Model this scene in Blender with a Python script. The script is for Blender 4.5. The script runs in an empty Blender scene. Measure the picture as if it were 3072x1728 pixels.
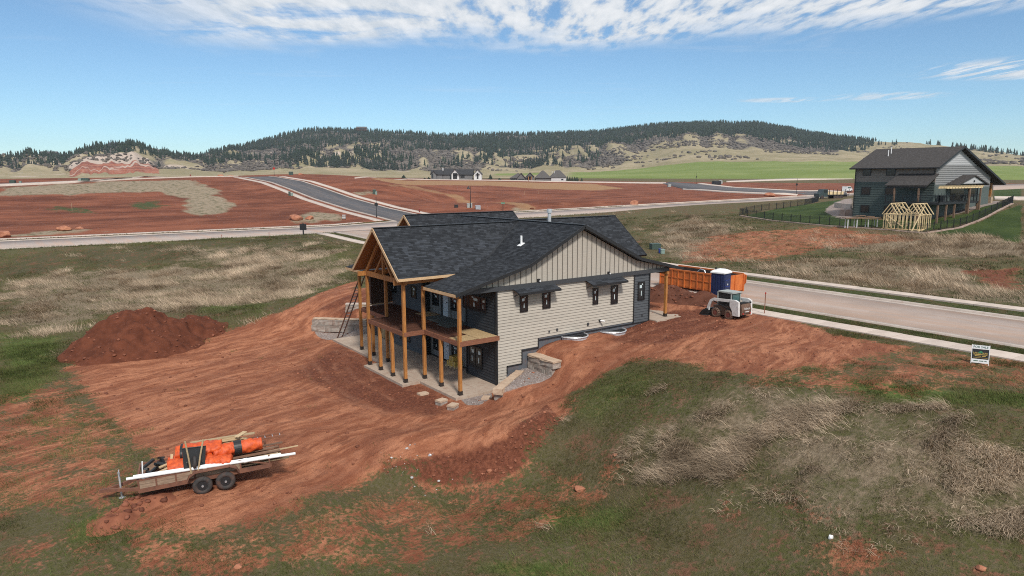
import bpy, bmesh, math, random
import numpy as np
from mathutils import Vector, Matrix
R = math.radians
rng = random.Random(7)
nr = np.random.RandomState(11)
SC = bpy.context.scene
COL = SC.collection

# ------------------------------------------------------------------ camera
# World axes follow the main house: +X away from its deck, +Y along its deck front, Z = 0 on its patio.
FPX, PITCH, ROLL, YAW, CAMH = 2080.0, R(9.03), R(-0.16), R(36.1), 12.2
CAM = np.array([-22.7316, -32.7148, CAMH])
_cp, _sp, _cr, _sr = math.cos(PITCH), math.sin(PITCH), math.cos(ROLL), math.sin(ROLL)
_M = np.array([[_cr, -_sr, 0], [_sr, _cr, 0], [0, 0, 1]]) @ np.array([[1, 0, 0], [0, -_sp, -_cp], [0, _cp, -_sp]])
_c, _s = math.cos(YAW), math.sin(YAW)
_H = np.array([[_c, _s, 0], [-_s, _c, 0], [0, 0, 1]])
MC = (_H @ _M.T).T                       # rows: right, down, forward
FWD = np.array([_s, _c, 0.0])
cam = bpy.data.cameras.new('camera')
cam.sensor_width = 36.0
cam.lens = FPX / 3072 * 36
cam.clip_start = 0.5
cam.clip_end = 20000
camo = bpy.data.objects.new('camera', cam)
COL.objects.link(camo)
camo.matrix_world = Matrix(((MC[0][0], -MC[1][0], -MC[2][0], CAM[0]), (MC[0][1], -MC[1][1], -MC[2][1], CAM[1]),
                            (MC[0][2], -MC[1][2], -MC[2][2], CAM[2]), (0, 0, 0, 1)))
SC.camera = camo

# ------------------------------------------------------------------ sky, sun, exposure
SUN_EL, SUN_DIR = R(47), np.array([-0.32, -0.947])
SUN_AZ = math.atan2(SUN_DIR[0], SUN_DIR[1])       # clockwise from +Y
W = bpy.data.worlds.new('World')
SC.world = W
W.use_nodes = True
nt = W.node_tree
nt.nodes.clear()
def nd(t, typ, **kw):
    n = t.nodes.new(typ)
    for k, v in kw.items():
        if k.startswith('_'):
            setattr(n, k[1:], v)
        else:
            n.inputs[int(k[1:]) if k[0] == 'i' and k[1:].isdigit() else k].default_value = v
    return n
def mth(t, op, a, b=None, c=None, clamp=False):
    n = t.nodes.new('ShaderNodeMath'); n.operation = op; n.use_clamp = clamp
    for i, x in enumerate((a, b, c)):
        if x is None: continue
        if isinstance(x, (int, float)): n.inputs[i].default_value = x
        else: t.links.new(x, n.inputs[i])
    return n.outputs[0]
def mixc(t, f, a, b, mode='MIX'):
    n = t.nodes.new('ShaderNodeMix'); n.data_type = 'RGBA'; n.blend_type = mode
    for i, x in ((0, f), (6, a), (7, b)):
        if isinstance(x, (int, float)): n.inputs[i].default_value = x
        elif isinstance(x, tuple): n.inputs[i].default_value = (*x, 1) if len(x) == 3 else x
        else: t.links.new(x, n.inputs[i])
    return n.outputs[2]
def sstep(t, x, a, b, lo=0.0, hi=1.0):
    n = t.nodes.new('ShaderNodeMapRange'); n.interpolation_type = 'SMOOTHSTEP'
    if isinstance(x, (int, float)): n.inputs[0].default_value = x
    else: t.links.new(x, n.inputs[0])
    for i, v in ((1, a), (2, b), (3, lo), (4, hi)):
        if isinstance(v, (int, float)): n.inputs[i].default_value = v
        else: t.links.new(v, n.inputs[i])
    return n.outputs[0]
def noise(t, vec, scale, detail=3.0, rough=0.55, dist=0.0):
    n = t.nodes.new('ShaderNodeTexNoise')
    n.inputs['Scale'].default_value = scale; n.inputs['Detail'].default_value = detail
    n.inputs['Roughness'].default_value = rough; n.inputs['Distortion'].default_value = dist
    if vec is not None: t.links.new(vec, n.inputs['Vector'])
    return n.outputs['Fac']
def vmap(t, vec, scale=(1, 1, 1), rot=(0, 0, 0), loc=(0, 0, 0)):
    n = t.nodes.new('ShaderNodeMapping')
    n.inputs['Scale'].default_value = scale; n.inputs['Rotation'].default_value = rot; n.inputs['Location'].default_value = loc
    t.links.new(vec, n.inputs['Vector'])
    return n.outputs[0]
def vstretch(t, vec, angle, long):
    n = t.nodes.new('ShaderNodeMapping'); n.vector_type = 'TEXTURE'
    n.inputs['Rotation'].default_value = (0, 0, angle); n.inputs['Scale'].default_value = (long, 1, 1)
    t.links.new(vec, n.inputs['Vector']); return n.outputs[0]
sky = nt.nodes.new('ShaderNodeTexSky'); sky.sky_type = 'NISHITA'; sky.sun_disc = False
sky.sun_elevation = SUN_EL; sky.sun_rotation = SUN_AZ
sky.altitude = 1200; sky.air_density = 1.0; sky.dust_density = 0.0; sky.ozone_density = 2.2
tc = nt.nodes.new('ShaderNodeTexCoord')
sep = nt.nodes.new('ShaderNodeSeparateXYZ'); nt.links.new(tc.outputs['Generated'], sep.inputs[0])
# a thin cloud sheet on a plane high above: direction / height gives its plane coordinates (in cloud heights)
zc = mth(nt, 'MAXIMUM', sep.outputs[2], 0.02)
yaw_r = nt.nodes.new('ShaderNodeVectorRotate'); yaw_r.rotation_type = 'Z_AXIS'; yaw_r.inputs['Angle'].default_value = YAW
nt.links.new(tc.outputs['Generated'], yaw_r.inputs['Vector'])
sp2 = nt.nodes.new('ShaderNodeSeparateXYZ'); nt.links.new(yaw_r.outputs[0], sp2.inputs[0])
cx = mth(nt, 'DIVIDE', sp2.outputs[0], zc); cy = mth(nt, 'DIVIDE', sp2.outputs[1], zc)
cmb = nt.nodes.new('ShaderNodeCombineXYZ'); nt.links.new(cx, cmb.inputs[0]); nt.links.new(cy, cmb.inputs[1])
CP = cmb.outputs[0]
# far edge of the main cloud sheet (distance in cloud heights), it slants and wanders
warp = noise(nt, CP, 0.55, 4, 0.6)
edge = mth(nt, 'MINIMUM', 5.75, mth(nt, 'SUBTRACT', 6.72, mth(nt, 'MULTIPLY', cx, 0.75)))
near_d = mth(nt, 'SUBTRACT', edge, cy)
near_d = mth(nt, 'ADD', near_d, mth(nt, 'MULTIPLY', mth(nt, 'SUBTRACT', warp, 0.5), 3.4))
sheet = sstep(nt, near_d, -0.30, 1.1)
left_fade = sstep(nt, cx, -2.9, -1.4)
puffs = noise(nt, vmap(nt, CP, (1, 0.27, 1)), 6.2, 6, 0.58, 0.1)
streaks = noise(nt, vmap(nt, CP, (0.8, 1.1, 1), (0, 0, R(14))), 1.5, 5, 0.6, 0.4)
pufl = mth(nt, 'ADD', mth(nt, 'MULTIPLY', puffs, sstep(nt, cx, -1.2, 0.5, 0.25, 0.92)), mth(nt, 'MULTIPLY', streaks, sstep(nt, cx, -1.2, 0.5, 0.75, 0.08)))
cov = mth(nt, 'MULTIPLY', mth(nt, 'MULTIPLY', sheet, left_fade), sstep(nt, pufl, 0.36, 0.53))
# a small bank further out on the right
def blob(x0, y0, rx, ry):
    dx = mth(nt, 'DIVIDE', mth(nt, 'SUBTRACT', cx, x0), rx); dy = mth(nt, 'DIVIDE', mth(nt, 'SUBTRACT', cy, y0), ry)
    r2 = mth(nt, 'ADD', mth(nt, 'MULTIPLY', dx, dx), mth(nt, 'MULTIPLY', dy, dy))
    return sstep(nt, r2, 1.6, 0.15)
band2 = mth(nt, 'MAXIMUM', blob(4.95, 6.75, 1.05, 0.75), mth(nt, 'MULTIPLY', mth(nt, 'MAXIMUM', blob(4.75, 9.0, 0.7, 0.45), blob(3.6, 9.4, 0.6, 0.3)), 0.85))
puf2 = noise(nt, vmap(nt, CP, (1, 0.19, 1)), 4.2, 6, 0.64, 0.15)
cov2 = mth(nt, 'MULTIPLY', band2, sstep(nt, puf2, 0.42, 0.55))
# faint wisps elsewhere
wis = sstep(nt, noise(nt, vmap(nt, CP, (0.35, 1.5, 1), (0, 0, R(8))), 0.8, 5, 0.65, 0.5), 0.56, 0.85, 0.0, 0.30)
cov = mth(nt, 'MAXIMUM', mth(nt, 'MAXIMUM', cov, cov2), wis)
cov = mth(nt, 'MULTIPLY', cov, sstep(nt, sep.outputs[2], 0.035, 0.13))
cov = mth(nt, 'MULTIPLY', cov, 0.93)
hsv = nt.nodes.new('ShaderNodeHueSaturation'); hsv.inputs['Saturation'].default_value = 0.97; hsv.inputs['Value'].default_value = 1.0
_tint = mixc(nt, 1.0, sky.outputs[0], (0.82, 1.05, 1.15), 'MULTIPLY')
nt.links.new(_tint, hsv.inputs['Color'])
ccol = mixc(nt, sstep(nt, puffs, 0.35, 0.7), (6.4, 6.9, 7.4), (8.9, 9.0, 9.1))
skyc = mixc(nt, cov, hsv.outputs[0], ccol)
bg = nt.nodes.new('ShaderNodeBackground'); bg.inputs['Strength'].default_value = 0.088
nt.links.new(skyc, bg.inputs['Color'])
wo = nt.nodes.new('ShaderNodeOutputWorld'); nt.links.new(bg.outputs[0], wo.inputs['Surface'])
sun = bpy.data.lights.new('sun', 'SUN'); sun.energy = 3.1; sun.angle = R(8); sun.color = (1.0, 0.955, 0.89)
suno = bpy.data.objects.new('sun', sun); COL.objects.link(suno)
_sd = Vector((SUN_DIR[0] * math.cos(SUN_EL), SUN_DIR[1] * math.cos(SUN_EL), math.sin(SUN_EL)))
suno.rotation_euler = _sd.to_track_quat('Z', 'Y').to_euler(); suno.location = (0, -60, 80)
SC.view_settings.view_transform = 'Standard'; SC.view_settings.look = 'None'
SC.view_settings.gamma = 1; SC.view_settings.use_curve_mapping = False; SC.view_settings.exposure = 0.24
SC.cycles.use_denoising = False
SC.cycles.filter_width = 1.05
SC.cycles.max_bounces = 6; SC.cycles.transparent_max_bounces = 8
SC.cycles.use_adaptive_sampling = True

# ------------------------------------------------------------------ picture point -> world helpers
def ray(p):
    return (p[0] - 1536) / FPX * MC[0] + (p[1] - 864) / FPX * MC[1] + MC[2]
def onz(p, z=0.0):
    r = ray(p); return CAM + r * ((z - CAM[2]) / r[2])
def onX(p, X):
    r = ray(p); q = CAM + r * ((X - CAM[0]) / r[0]); return float(q[1]), float(q[2])
def onY(p, Y):
    r = ray(p); q = CAM + r * ((Y - CAM[1]) / r[1]); return float(q[0]), float(q[2])
def atD(p, D):
    r = ray(p); return CAM + r * (D / float(r @ FWD))
def depth(q):
    return float((np.asarray(q, float) - CAM) @ MC[2])
def zoomer(x0, y0, k):
    return lambda x, y: (x0 + x / k, y0 + y / k)
z1 = zoomer(900, 600, 2.2286); z2 = zoomer(1350, 620, 2.3); z3 = zoomer(300, 1280, 4.025); z4 = zoomer(1900, 740, 5.573)
z5 = zoomer(2180, 420, 2.888); z6 = zoomer(0, 340, 2.5156); z7 = zoomer(1024, 340, 2.5156); z8 = zoomer(1350, 950, 4.831)
zs = zoomer(2048, 340, 2.5156); zr = zoomer(2000, 700, 2.403); zb = zoomer(2520, 430, 4.954); zf = zoomer(2180, 560, 4.954)
zc1 = zoomer(1020, 660, 4.831); zc2 = zoomer(1020, 900, 4.831); zc3 = zoomer(1200, 840, 4.831); zh = zoomer(1240, 480, 4.954)

# ------------------------------------------------------------------ noise for meshes
_perm = nr.randint(0, 1 << 30, size=4096)
def _hash(ix, iy):
    return (_perm[(ix * 73 + _perm[iy & 4095]) & 4095] & 65535) / 65535.0
def vnoise(x, y):
    x = np.asarray(x, float); y = np.asarray(y, float)
    ix = np.floor(x).astype(int); iy = np.floor(y).astype(int)
    fx = x - ix; fy = y - iy
    fx = fx * fx * (3 - 2 * fx); fy = fy * fy * (3 - 2 * fy)
    a = _hash(ix, iy); b = _hash(ix + 1, iy); c = _hash(ix, iy + 1); d = _hash(ix + 1, iy + 1)
    return (a + (b - a) * fx) * (1 - fy) + (c + (d - c) * fx) * fy
def fbm(x, y, o=4):
    s = 0; a = 1; t = 0
    for k in range(o):
        s = s + a * vnoise(x * 2 ** k + 17.3 * k, y * 2 ** k - 9.1 * k); t += a; a *= 0.5
    return s / t
def smooth(x, a, b):
    t = np.clip((np.asarray(x, float) - a) / (b - a), 0, 1); return t * t * (3 - 2 * t)

# ------------------------------------------------------------------ object helpers
def tag(o, label=None, cat=None, group=None, kind=None):
    if label: o['label'] = label
    if cat: o['category'] = cat
    if group: o['group'] = group
    if kind: o['kind'] = kind
    return o
def thing(name, label, cat, loc=(0, 0, 0), rz=0.0, group=None):
    o = bpy.data.objects.new(name, None); COL.objects.link(o)
    o.empty_display_size = 0.2
    o.location = tuple(float(v) for v in loc); o.rotation_euler = (0, 0, rz)
    return tag(o, label, cat, group)
def link(name, me, parent=None, loc=None, rot=None, scale=None):
    o = bpy.data.objects.new(name, me); COL.objects.link(o)
    if parent is not None: o.parent = parent
    if loc is not None: o.location = tuple(float(v) for v in loc)
    if rot is not None: o.rotation_euler = rot
    if scale is not None: o.scale = scale if hasattr(scale, '__len__') else (scale,) * 3
    return o
def copy_tree(o, parent=None):
    c = o.copy(); COL.objects.link(c)
    if parent is not None:
        c.parent = parent
    for ch in list(o.children):
        copy_tree(ch, c)
    return c
class MB:
    """collects simple solids and links them as one mesh object"""
    def __init__(self): self.v = []; self.f = []; self.m = []
    def add(self, vs, fs, mi=0):
        n = len(self.v); self.v += [tuple(float(c) for c in v) for v in vs]
        for f in fs: self.f.append([n + i for i in f]); self.m.append(mi)
    def box(self, c, s, rz=0.0, mi=0, ry=0.0, rx=0.0):
        M = Matrix.Rotation(rz, 3, 'Z') @ Matrix.Rotation(ry, 3, 'Y') @ Matrix.Rotation(rx, 3, 'X')
        vs = []
        for dx in (-.5, .5):
            for dy in (-.5, .5):
                for dz in (-.5, .5):
                    p = M @ Vector((dx * s[0], dy * s[1], dz * s[2])); vs.append((c[0] + p.x, c[1] + p.y, c[2] + p.z))
        self.add(vs, [(0, 1, 3, 2), (4, 6, 7, 5), (0, 4, 5, 1), (2, 3, 7, 6), (0, 2, 6, 4), (1, 5, 7, 3)], mi)
        return self
    def bb(self, x0, x1, y0, y1, z0, z1_, mi=0):
        return self.box(((x0 + x1) / 2, (y0 + y1) / 2, (z0 + z1_) / 2), (abs(x1 - x0), abs(y1 - y0), abs(z1_ - z0)), 0, mi)
    def beam(self, a, b, w, h, up=(0, 0, 1), mi=0):
        a = Vector(a); b = Vector(b); d = (b - a).normalized(); up = Vector(up)
        s = d.cross(up)
        if s.length < 1e-4: s = d.cross(Vector((1, 0, 0)))
        s.normalize(); u = s.cross(d)
        vs = []
        for p in (a, b):
            for i, j in ((-1, -1), (1, -1), (1, 1), (-1, 1)):
                vs.append(p + s * (i * w / 2) + u * (j * h / 2))
        self.add(vs, [(0, 1, 2, 3), (7, 6, 5, 4), (0, 4, 5, 1), (1, 5, 6, 2), (2, 6, 7, 3), (3, 7, 4, 0)], mi)
        return self
    def cyl(self, a, b, r0, r1=None, n=10, mi=0, caps=True):
        if r1 is None: r1 = r0
        a = Vector(a); b = Vector(b); d = (b - a).normalized()
        s = d.cross(Vector((0, 0, 1)))
        if s.length < 1e-4: s = Vector((1, 0, 0))
        s.normalize(); u = s.cross(d)
        vs = []
        for p, r in ((a, r0), (b, r1)):
            for i in range(n):
                t = 2 * math.pi * i / n; vs.append(p + s * (r * math.cos(t)) + u * (r * math.sin(t)))
        fs = [(i, (i + 1) % n, n + (i + 1) % n, n + i) for i in range(n)]
        if caps: fs += [tuple(range(n))[::-1], tuple(range(n, 2 * n))]
        self.add(vs, fs, mi)
        return self
    def tube(self, pts, r, n=8, mi=0):
        for i in range(len(pts) - 1): self.cyl(pts[i], pts[i + 1], r, r, n, mi)
        return self
    def torus(self, c, axis, R0, r, n=24, m=8, mi=0, squash=1.0):
        ax = Vector(axis).normalized(); s = ax.cross(Vector((0, 0, 1)))
        if s.length < 1e-4: s = Vector((1, 0, 0))
        s.normalize(); u = s.cross(ax); c = Vector(c); vs = []; fs = []
        for i in range(n):
            t = 2 * math.pi * i / n; d = s * math.cos(t) + u * math.sin(t)
            for j in range(m):
                q = 2 * math.pi * j / m
                vs.append(c + d * (R0 + r * math.cos(q)) + ax * (r * squash * math.sin(q)))
        for i in range(n):
            for j in range(m):
                fs.append((i * m + j, ((i + 1) % n) * m + j, ((i + 1) % n) * m + (j + 1) % m, i * m + (j + 1) % m))
        self.add(vs, fs, mi)
        return self
    def prism(self, poly, d, mi=0):
        """poly: list of 3-D points (planar), extruded by vector d"""
        n = len(poly); d = Vector(d); a = [Vector(p) for p in poly]; b = [p + d for p in a]
        nn = Vector((0, 0, 0))
        for i in range(n): nn += a[i].cross(a[(i + 1) % n])
        fs = [tuple(range(n)), tuple(range(n, 2 * n))[::-1]] + [(i, n + i, n + (i + 1) % n, (i + 1) % n) for i in range(n)]
        if nn.dot(d) > 0: fs = [f[::-1] for f in fs]
        self.add(a + b, fs, mi)
        return self
    def mesh(self, name, mats, smooth_=False):
        me = bpy.data.meshes.new(name); me.from_pydata(self.v, [], self.f)
        for m in (mats if isinstance(mats, (list, tuple)) else [mats]): me.materials.append(m)
        if any(self.m): me.polygons.foreach_set('material_index', self.m)
        if smooth_: me.polygons.foreach_set('use_smooth', [True] * len(self.f))
        me.update()
        return me
    def build(self, name, mats, parent=None, smooth_=False, loc=None, rot=None):
        return link(name, self.mesh(name, mats, smooth_), parent, loc, rot)
def npmesh(name, V, F, mats, parent=None, smooth_=False, attr=None, mi=None):
    """fast mesh from numpy; F is (n,3) or (n,4); attr: {name: (domain, array n x 4)}"""
    V = np.asarray(V, np.float32); F = np.asarray(F, np.int32)
    me = bpy.data.meshes.new(name)
    me.vertices.add(len(V)); me.vertices.foreach_set('co', V.ravel())
    k = F.shape[1]
    me.loops.add(F.size); me.loops.foreach_set('vertex_index', F.ravel())
    me.polygons.add(len(F)); me.polygons.foreach_set('loop_start', np.arange(0, F.size, k, dtype=np.int32))
    me.polygons.foreach_set('loop_total', np.full(len(F), k, np.int32))
    for m in (mats if isinstance(mats, (list, tuple)) else [mats]): me.materials.append(m)
    if mi is not None: me.polygons.foreach_set('material_index', np.asarray(mi, np.int32))
    me.update(calc_edges=True)
    if smooth_: me.polygons.foreach_set('use_smooth', np.ones(len(F), bool))
    for n_, (dom, arr) in (attr or {}).items():
        a = me.attributes.new(n_, 'FLOAT_COLOR', dom); a.data.foreach_set('color', np.asarray(arr, np.float32).ravel())
    me.validate()
    return link(name, me, parent)

# ------------------------------------------------------------------ materials
def newmat(name):
    m = bpy.data.materials.new(name); m.use_nodes = True; t = m.node_tree; t.nodes.clear()
    b = t.nodes.new('ShaderNodeBsdfPrincipled'); o = t.nodes.new('ShaderNodeOutputMaterial')
    t.links.new(b.outputs[0], o.inputs[0])
    return m, t, b
def pmat(name, c, rough=0.7, c2=None, scale=4.0, stretch=(1, 1, 1), vary=0.0, bump=0.0, metal=0.0, spec=0.5, detail=4.0, coord='Object', dirt=None):
    """colour c mottled with c2 by noise, +-vary per object, optional red-dust film (dirt: strength)"""
    m, t, b = newmat(name)
    co = t.nodes.new('ShaderNodeTexCoord')
    vec = vmap(t, co.outputs[coord], stretch)
    if c2 is None: c2 = tuple(x * 0.8 for x in c)
    f = noise(t, vec, scale, detail, 0.6)
    col = mixc(t, sstep(t, f, 0.3, 0.7), c2, c)
    if vary:
        oi = t.nodes.new('ShaderNodeObjectInfo')
        k = mth(t, 'ADD', mth(t, 'MULTIPLY', oi.outputs['Random'], 2 * vary), 1 - vary)
        vv = t.nodes.new('ShaderNodeVectorMath'); vv.operation = 'SCALE'
        t.links.new(col, vv.inputs[0]); t.links.new(k, vv.inputs['Scale']); col = vv.outputs[0]
    if dirt:
        g = t.nodes.new('ShaderNodeNewGeometry')
        f2 = noise(t, g.outputs['Position'], 3.1, 4, 0.65)
        col = mixc(t, sstep(t, f2, 0.42, 0.75, 0, dirt), col, (0.24, 0.10, 0.06))
    t.links.new(col, b.inputs['Base Color'])
    b.inputs['Roughness'].default_value = rough; b.inputs['Metallic'].default_value = metal
    b.inputs['Specular IOR Level'].default_value = spec
    if bump:
        bp = t.nodes.new('ShaderNodeBump'); bp.inputs['Strength'].default_value = bump; bp.inputs['Distance'].default_value = 0.02
        t.links.new(f, bp.inputs['Height']); t.links.new(bp.outputs[0], b.inputs['Normal'])
    return m
M = {}
M['siding_beige'] = pmat('siding_beige', (0.44, 0.397, 0.337), 0.75, (0.395, 0.355, 0.30), 2.0, (1, 1, 6), 0.045, 0.05)
M['batten'] = pmat('batten_shaded', (0.135, 0.118, 0.098), 0.75, (0.12, 0.105, 0.088), 2.0)  # darker than the siding: shadow lines of the battens painted into their colour
M['siding_dark'] = pmat('siding_dark', (0.026, 0.028, 0.031), 0.6, (0.021, 0.022, 0.025), 2.0, (1, 1, 6), 0.12, 0.05)
M['siding_blue'] = pmat('siding_blue', (0.075, 0.082, 0.090), 0.65, (0.06, 0.066, 0.073), 2.0, (1, 1, 6), 0.08, 0.05)
M['siding_pale'] = pmat('siding_pale', (0.20, 0.20, 0.195), 0.7, (0.17, 0.17, 0.165), 2.0, (1, 1, 1), 0.05, 0.05)
M['siding_brown'] = pmat('siding_brown', (0.085, 0.038, 0.022), 0.6, (0.055, 0.026, 0.016), 3.0, (3, 3, 1), 0.12, 0.1)
M['trim_black'] = pmat('trim_black', (0.018, 0.019, 0.021), 0.5)
M['belt'] = pmat('belt_grey', (0.050, 0.053, 0.058), 0.6, (0.042, 0.045, 0.05), 3)
M['found'] = pmat('foundation_grey', (0.105, 0.115, 0.13), 0.7, (0.085, 0.095, 0.108), 2, dirt=0.3)
M['window_frame'] = pmat('window_frame_black', (0.012, 0.012, 0.013), 0.35)
M['sticker'] = pmat('paper_sticker', (0.62, 0.70, 0.70), 0.7, (0.5, 0.6, 0.6), 5)
M['door_white'] = pmat('door_white', (0.60, 0.64, 0.68), 0.5)
M['timber'] = pmat('timber_stained', (0.46, 0.20, 0.055), 0.55, (0.29, 0.115, 0.03), 3.0, (7, 7, 0.9), 0.10, 0.1)
M['timber_h'] = pmat('timber_gable', (0.36, 0.155, 0.045), 0.6, (0.22, 0.085, 0.025), 3.0, (3, 3, 3), 0.12, 0.1)
M['fascia'] = pmat('fascia_pine', (0.62, 0.42, 0.24), 0.6, (0.50, 0.32, 0.17), 3.0, (6, 1, 6), 0.06, 0.05)
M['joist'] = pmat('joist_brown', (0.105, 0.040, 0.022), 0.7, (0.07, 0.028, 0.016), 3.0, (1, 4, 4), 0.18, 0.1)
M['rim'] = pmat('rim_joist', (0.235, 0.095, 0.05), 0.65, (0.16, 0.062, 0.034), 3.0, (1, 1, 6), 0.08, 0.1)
M['osb'] = pmat('osb_board', (0.50, 0.36, 0.19), 0.75, (0.28, 0.18, 0.085), 22.0, (1, 1, 1), 0.08, 0.15)
M['ply_grey'] = pmat('plywood_grey', (0.135, 0.150, 0.135), 0.75, (0.10, 0.112, 0.10), 5.0, (1, 4, 1), 0.10, 0.05)
M['postbase'] = pmat('post_base_dark', (0.03, 0.022, 0.019), 0.5)
M['concrete'] = pmat('concrete_patio', (0.43, 0.345, 0.27), 0.85, (0.385, 0.30, 0.23), 0.9, (1, 1, 1), 0, 0.05, dirt=0.42)
M['walk'] = pmat('concrete_walk', (0.56, 0.47, 0.40), 0.85, (0.47, 0.385, 0.325), 0.7, (1, 1, 1), 0.06, 0.1, coord='Object', dirt=0.15)
M['kerb'] = pmat('concrete_kerb', (0.48, 0.41, 0.355), 0.85, (0.38, 0.32, 0.275), 0.7, (1, 1, 1), 0.05, 0.1, dirt=0.3)
M['block'] = pmat('retaining_block', (0.36, 0.31, 0.265), 0.9, (0.23, 0.195, 0.165), 2.6, (1, 1, 1), 0.10, 0.6, dirt=0.45)
M['blockcap'] = pmat('block_cap', (0.52, 0.39, 0.28), 0.9, (0.43, 0.31, 0.215), 1.8, (1, 1, 1), 0.06, 0.3, dirt=0.3)
M['galv'] = pmat('galvanised', (0.62, 0.63, 0.65), 0.4, (0.5, 0.51, 0.53), 5, metal=0.4)
M['white'] = pmat('white_paint', (0.74, 0.74, 0.73), 0.5, (0.66, 0.66, 0.65), 3)
M['pvc'] = pmat('white_plastic', (0.82, 0.82, 0.81), 0.4, (0.74, 0.74, 0.73), 3)
M['black'] = pmat('black_plastic', (0.016, 0.016, 0.017), 0.5)
M['steel_dark'] = pmat('steel_dark', (0.03, 0.03, 0.032), 0.5, metal=0.3)
M['rubber'] = pmat('rubber', (0.030, 0.029, 0.029), 0.85, (0.05, 0.042, 0.038), 6, bump=0.1, dirt=0.35)
M['pine'] = pmat('new_lumber', (0.72, 0.56, 0.33), 0.7, (0.62, 0.46, 0.25), 4, (3, 3, 3), 0.12)
def glassmat(name, c, rough=0.12):
    m, t, b = newmat(name); b.inputs['Base Color'].default_value = (*c, 1); b.inputs['Roughness'].default_value = rough
    b.inputs['Specular IOR Level'].default_value = 0.7
    return m
M['glass'] = glassmat('window_glass', (0.016, 0.019, 0.021))
M['glass_cab'] = glassmat('cab_glass', (0.05, 0.11, 0.11))
# ------------------------------------------------------------------ terrain height
CP_ = []
def cz(*pts):
    for x, y, z in pts: CP_.append(onz((x, y), z))
def cD(*pts):
    for x, y, D in pts: CP_.append(atD((x, y), D))
def cw(*pts):
    for p in pts: CP_.append(np.array(p, float))
# foreground (picture point, height)
cz((0, 1728, -.4), (400, 1728, -.5), (800, 1728, -.8), (1200, 1728, -1.2), (1536, 1728, -1.3), (1900, 1728, -1.0), (2300, 1728, -.2), (2700, 1728, .6), (3072, 1728, 1.0),
   (0, 1450, -.2), (300, 1480, 0), (600, 1490, .05), (900, 1480, -.35), (1200, 1480, -.8), (1536, 1480, -.9), (1850, 1450, -.5), (2150, 1450, .6), (2500, 1450, 1.6), (2800, 1450, 2.0), (3072, 1450, 2.2),
   (0, 1200, -.1), (300, 1250, -.1), (700, 1250, -.12), (1000, 1280, -.12), (1200, 1290, -.12), (1400, 1280, 0), (1560, 1290, .45), (1560, 1395, -.6), (1350, 1345, -.05), (1350, 1410, -.75), (1150, 1375, -.15), (1130, 1420, -.6),
   (1750, 1200, 1.25), (1900, 1150, 1.8), (1680, 1330, -.1), (1850, 1300, .7), (2200, 1170, 2.55), (2600, 1225, 2.95), (3072, 1320, 3.05), (2200, 1260, 1.9), (2600, 1320, 2.4))
cw((-60, -30, -.6), (-30, -60, -2.5), (0, -60, -1), (30, -50, 2.4), (-70, 10, -.3), (-60, 60, .8), (12, -35, 2.7), (16, -20, 2.85), (-23, -33, -2.5))
# round the house
cw((-3.6, -1.2, -.15), (-5, 3.5, -.15), (-5, 9, -.15), (-3.6, 17.6, -.1), (-2.2, -1.8, -.08), (-6, -2, -.12), (0, -.7, -.05), (-1.2, -1.6, -.05), (.7, -.3, .1), (2, -.4, .76), (2.1, -1.6, .72), (1.2, -1, .72), (0.2, -2.2, .6), (-.8, -2.9, .38), (-1.8, -3, .05),
   (3, -.5, 1.72), (3.2, -2.2, 1.45), (4.2, -.5, 2.05), (5.3, -.5, 2.14), (7.2, -.5, 2.12), (10.5, -.5, 2.02), (13, -.5, 2.3), (15, .5, 2.42), (6, -2.6, 1.85), (9.5, -3.2, 2.0), (13, -3.5, 2.35), (17, -3, 2.5), (17, 3, 2.5), (3, -4.2, 1.0), (.5, -4.5, .3),
   (5, 6, 1.5), (10, 6, 2.2), (10, 15, 2.3), (14, 12, 2.5), (3, 20, 2.2), (10, 24, 2.5), (-3.2, 21.3, .1), (-1.2, 19.3, .05), (-1.5, 18.2, 0), (-2, 22.2, .95), (0, 20.3, 1.05), (0, 23.5, 1.9), (-3, 25.5, 1.3))
# swale on the left, up to the cross street
cz((0, 1000, 0), (0, 850, .9), (0, 800, 1.7), (0, 765, 2.7), (500, 900, .4), (500, 800, 1.4), (500, 745, 2.8), (850, 880, .75), (1000, 850, 1.5), (850, 800, 1.6), (900, 735, 2.85), (1040, 765, 2.5), (300, 1000, -.05), (600, 1000, .05), (800, 980, .15))
# street side field (right)
cw((40, -20, 2.75), (40, 10, 2.8), (40, 40, 2.9), (38, 70, 3.0), (55, -20, 3.0), (52, 10, 3.1), (55, 40, 3.4), (70, -25, 3.9), (66, 0, 3.9), (70, 25, 4.5), (70, 55, 4.2), (85, -10, 5.0), (82, 10, 5.3), (84, 22, 5.75), (78, 36, 5.0), (95, 40, 5.8), (100, 10, 7.4), (112, 8, 7.9), (112, 28, 7.6), (95, 27, 6.3), (110, -20, 6.5), (140, 10, 8.2), (140, 60, 6.5), (160, -40, 8.0), (90, -60, 4.5), (200, 0, 9))
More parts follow.
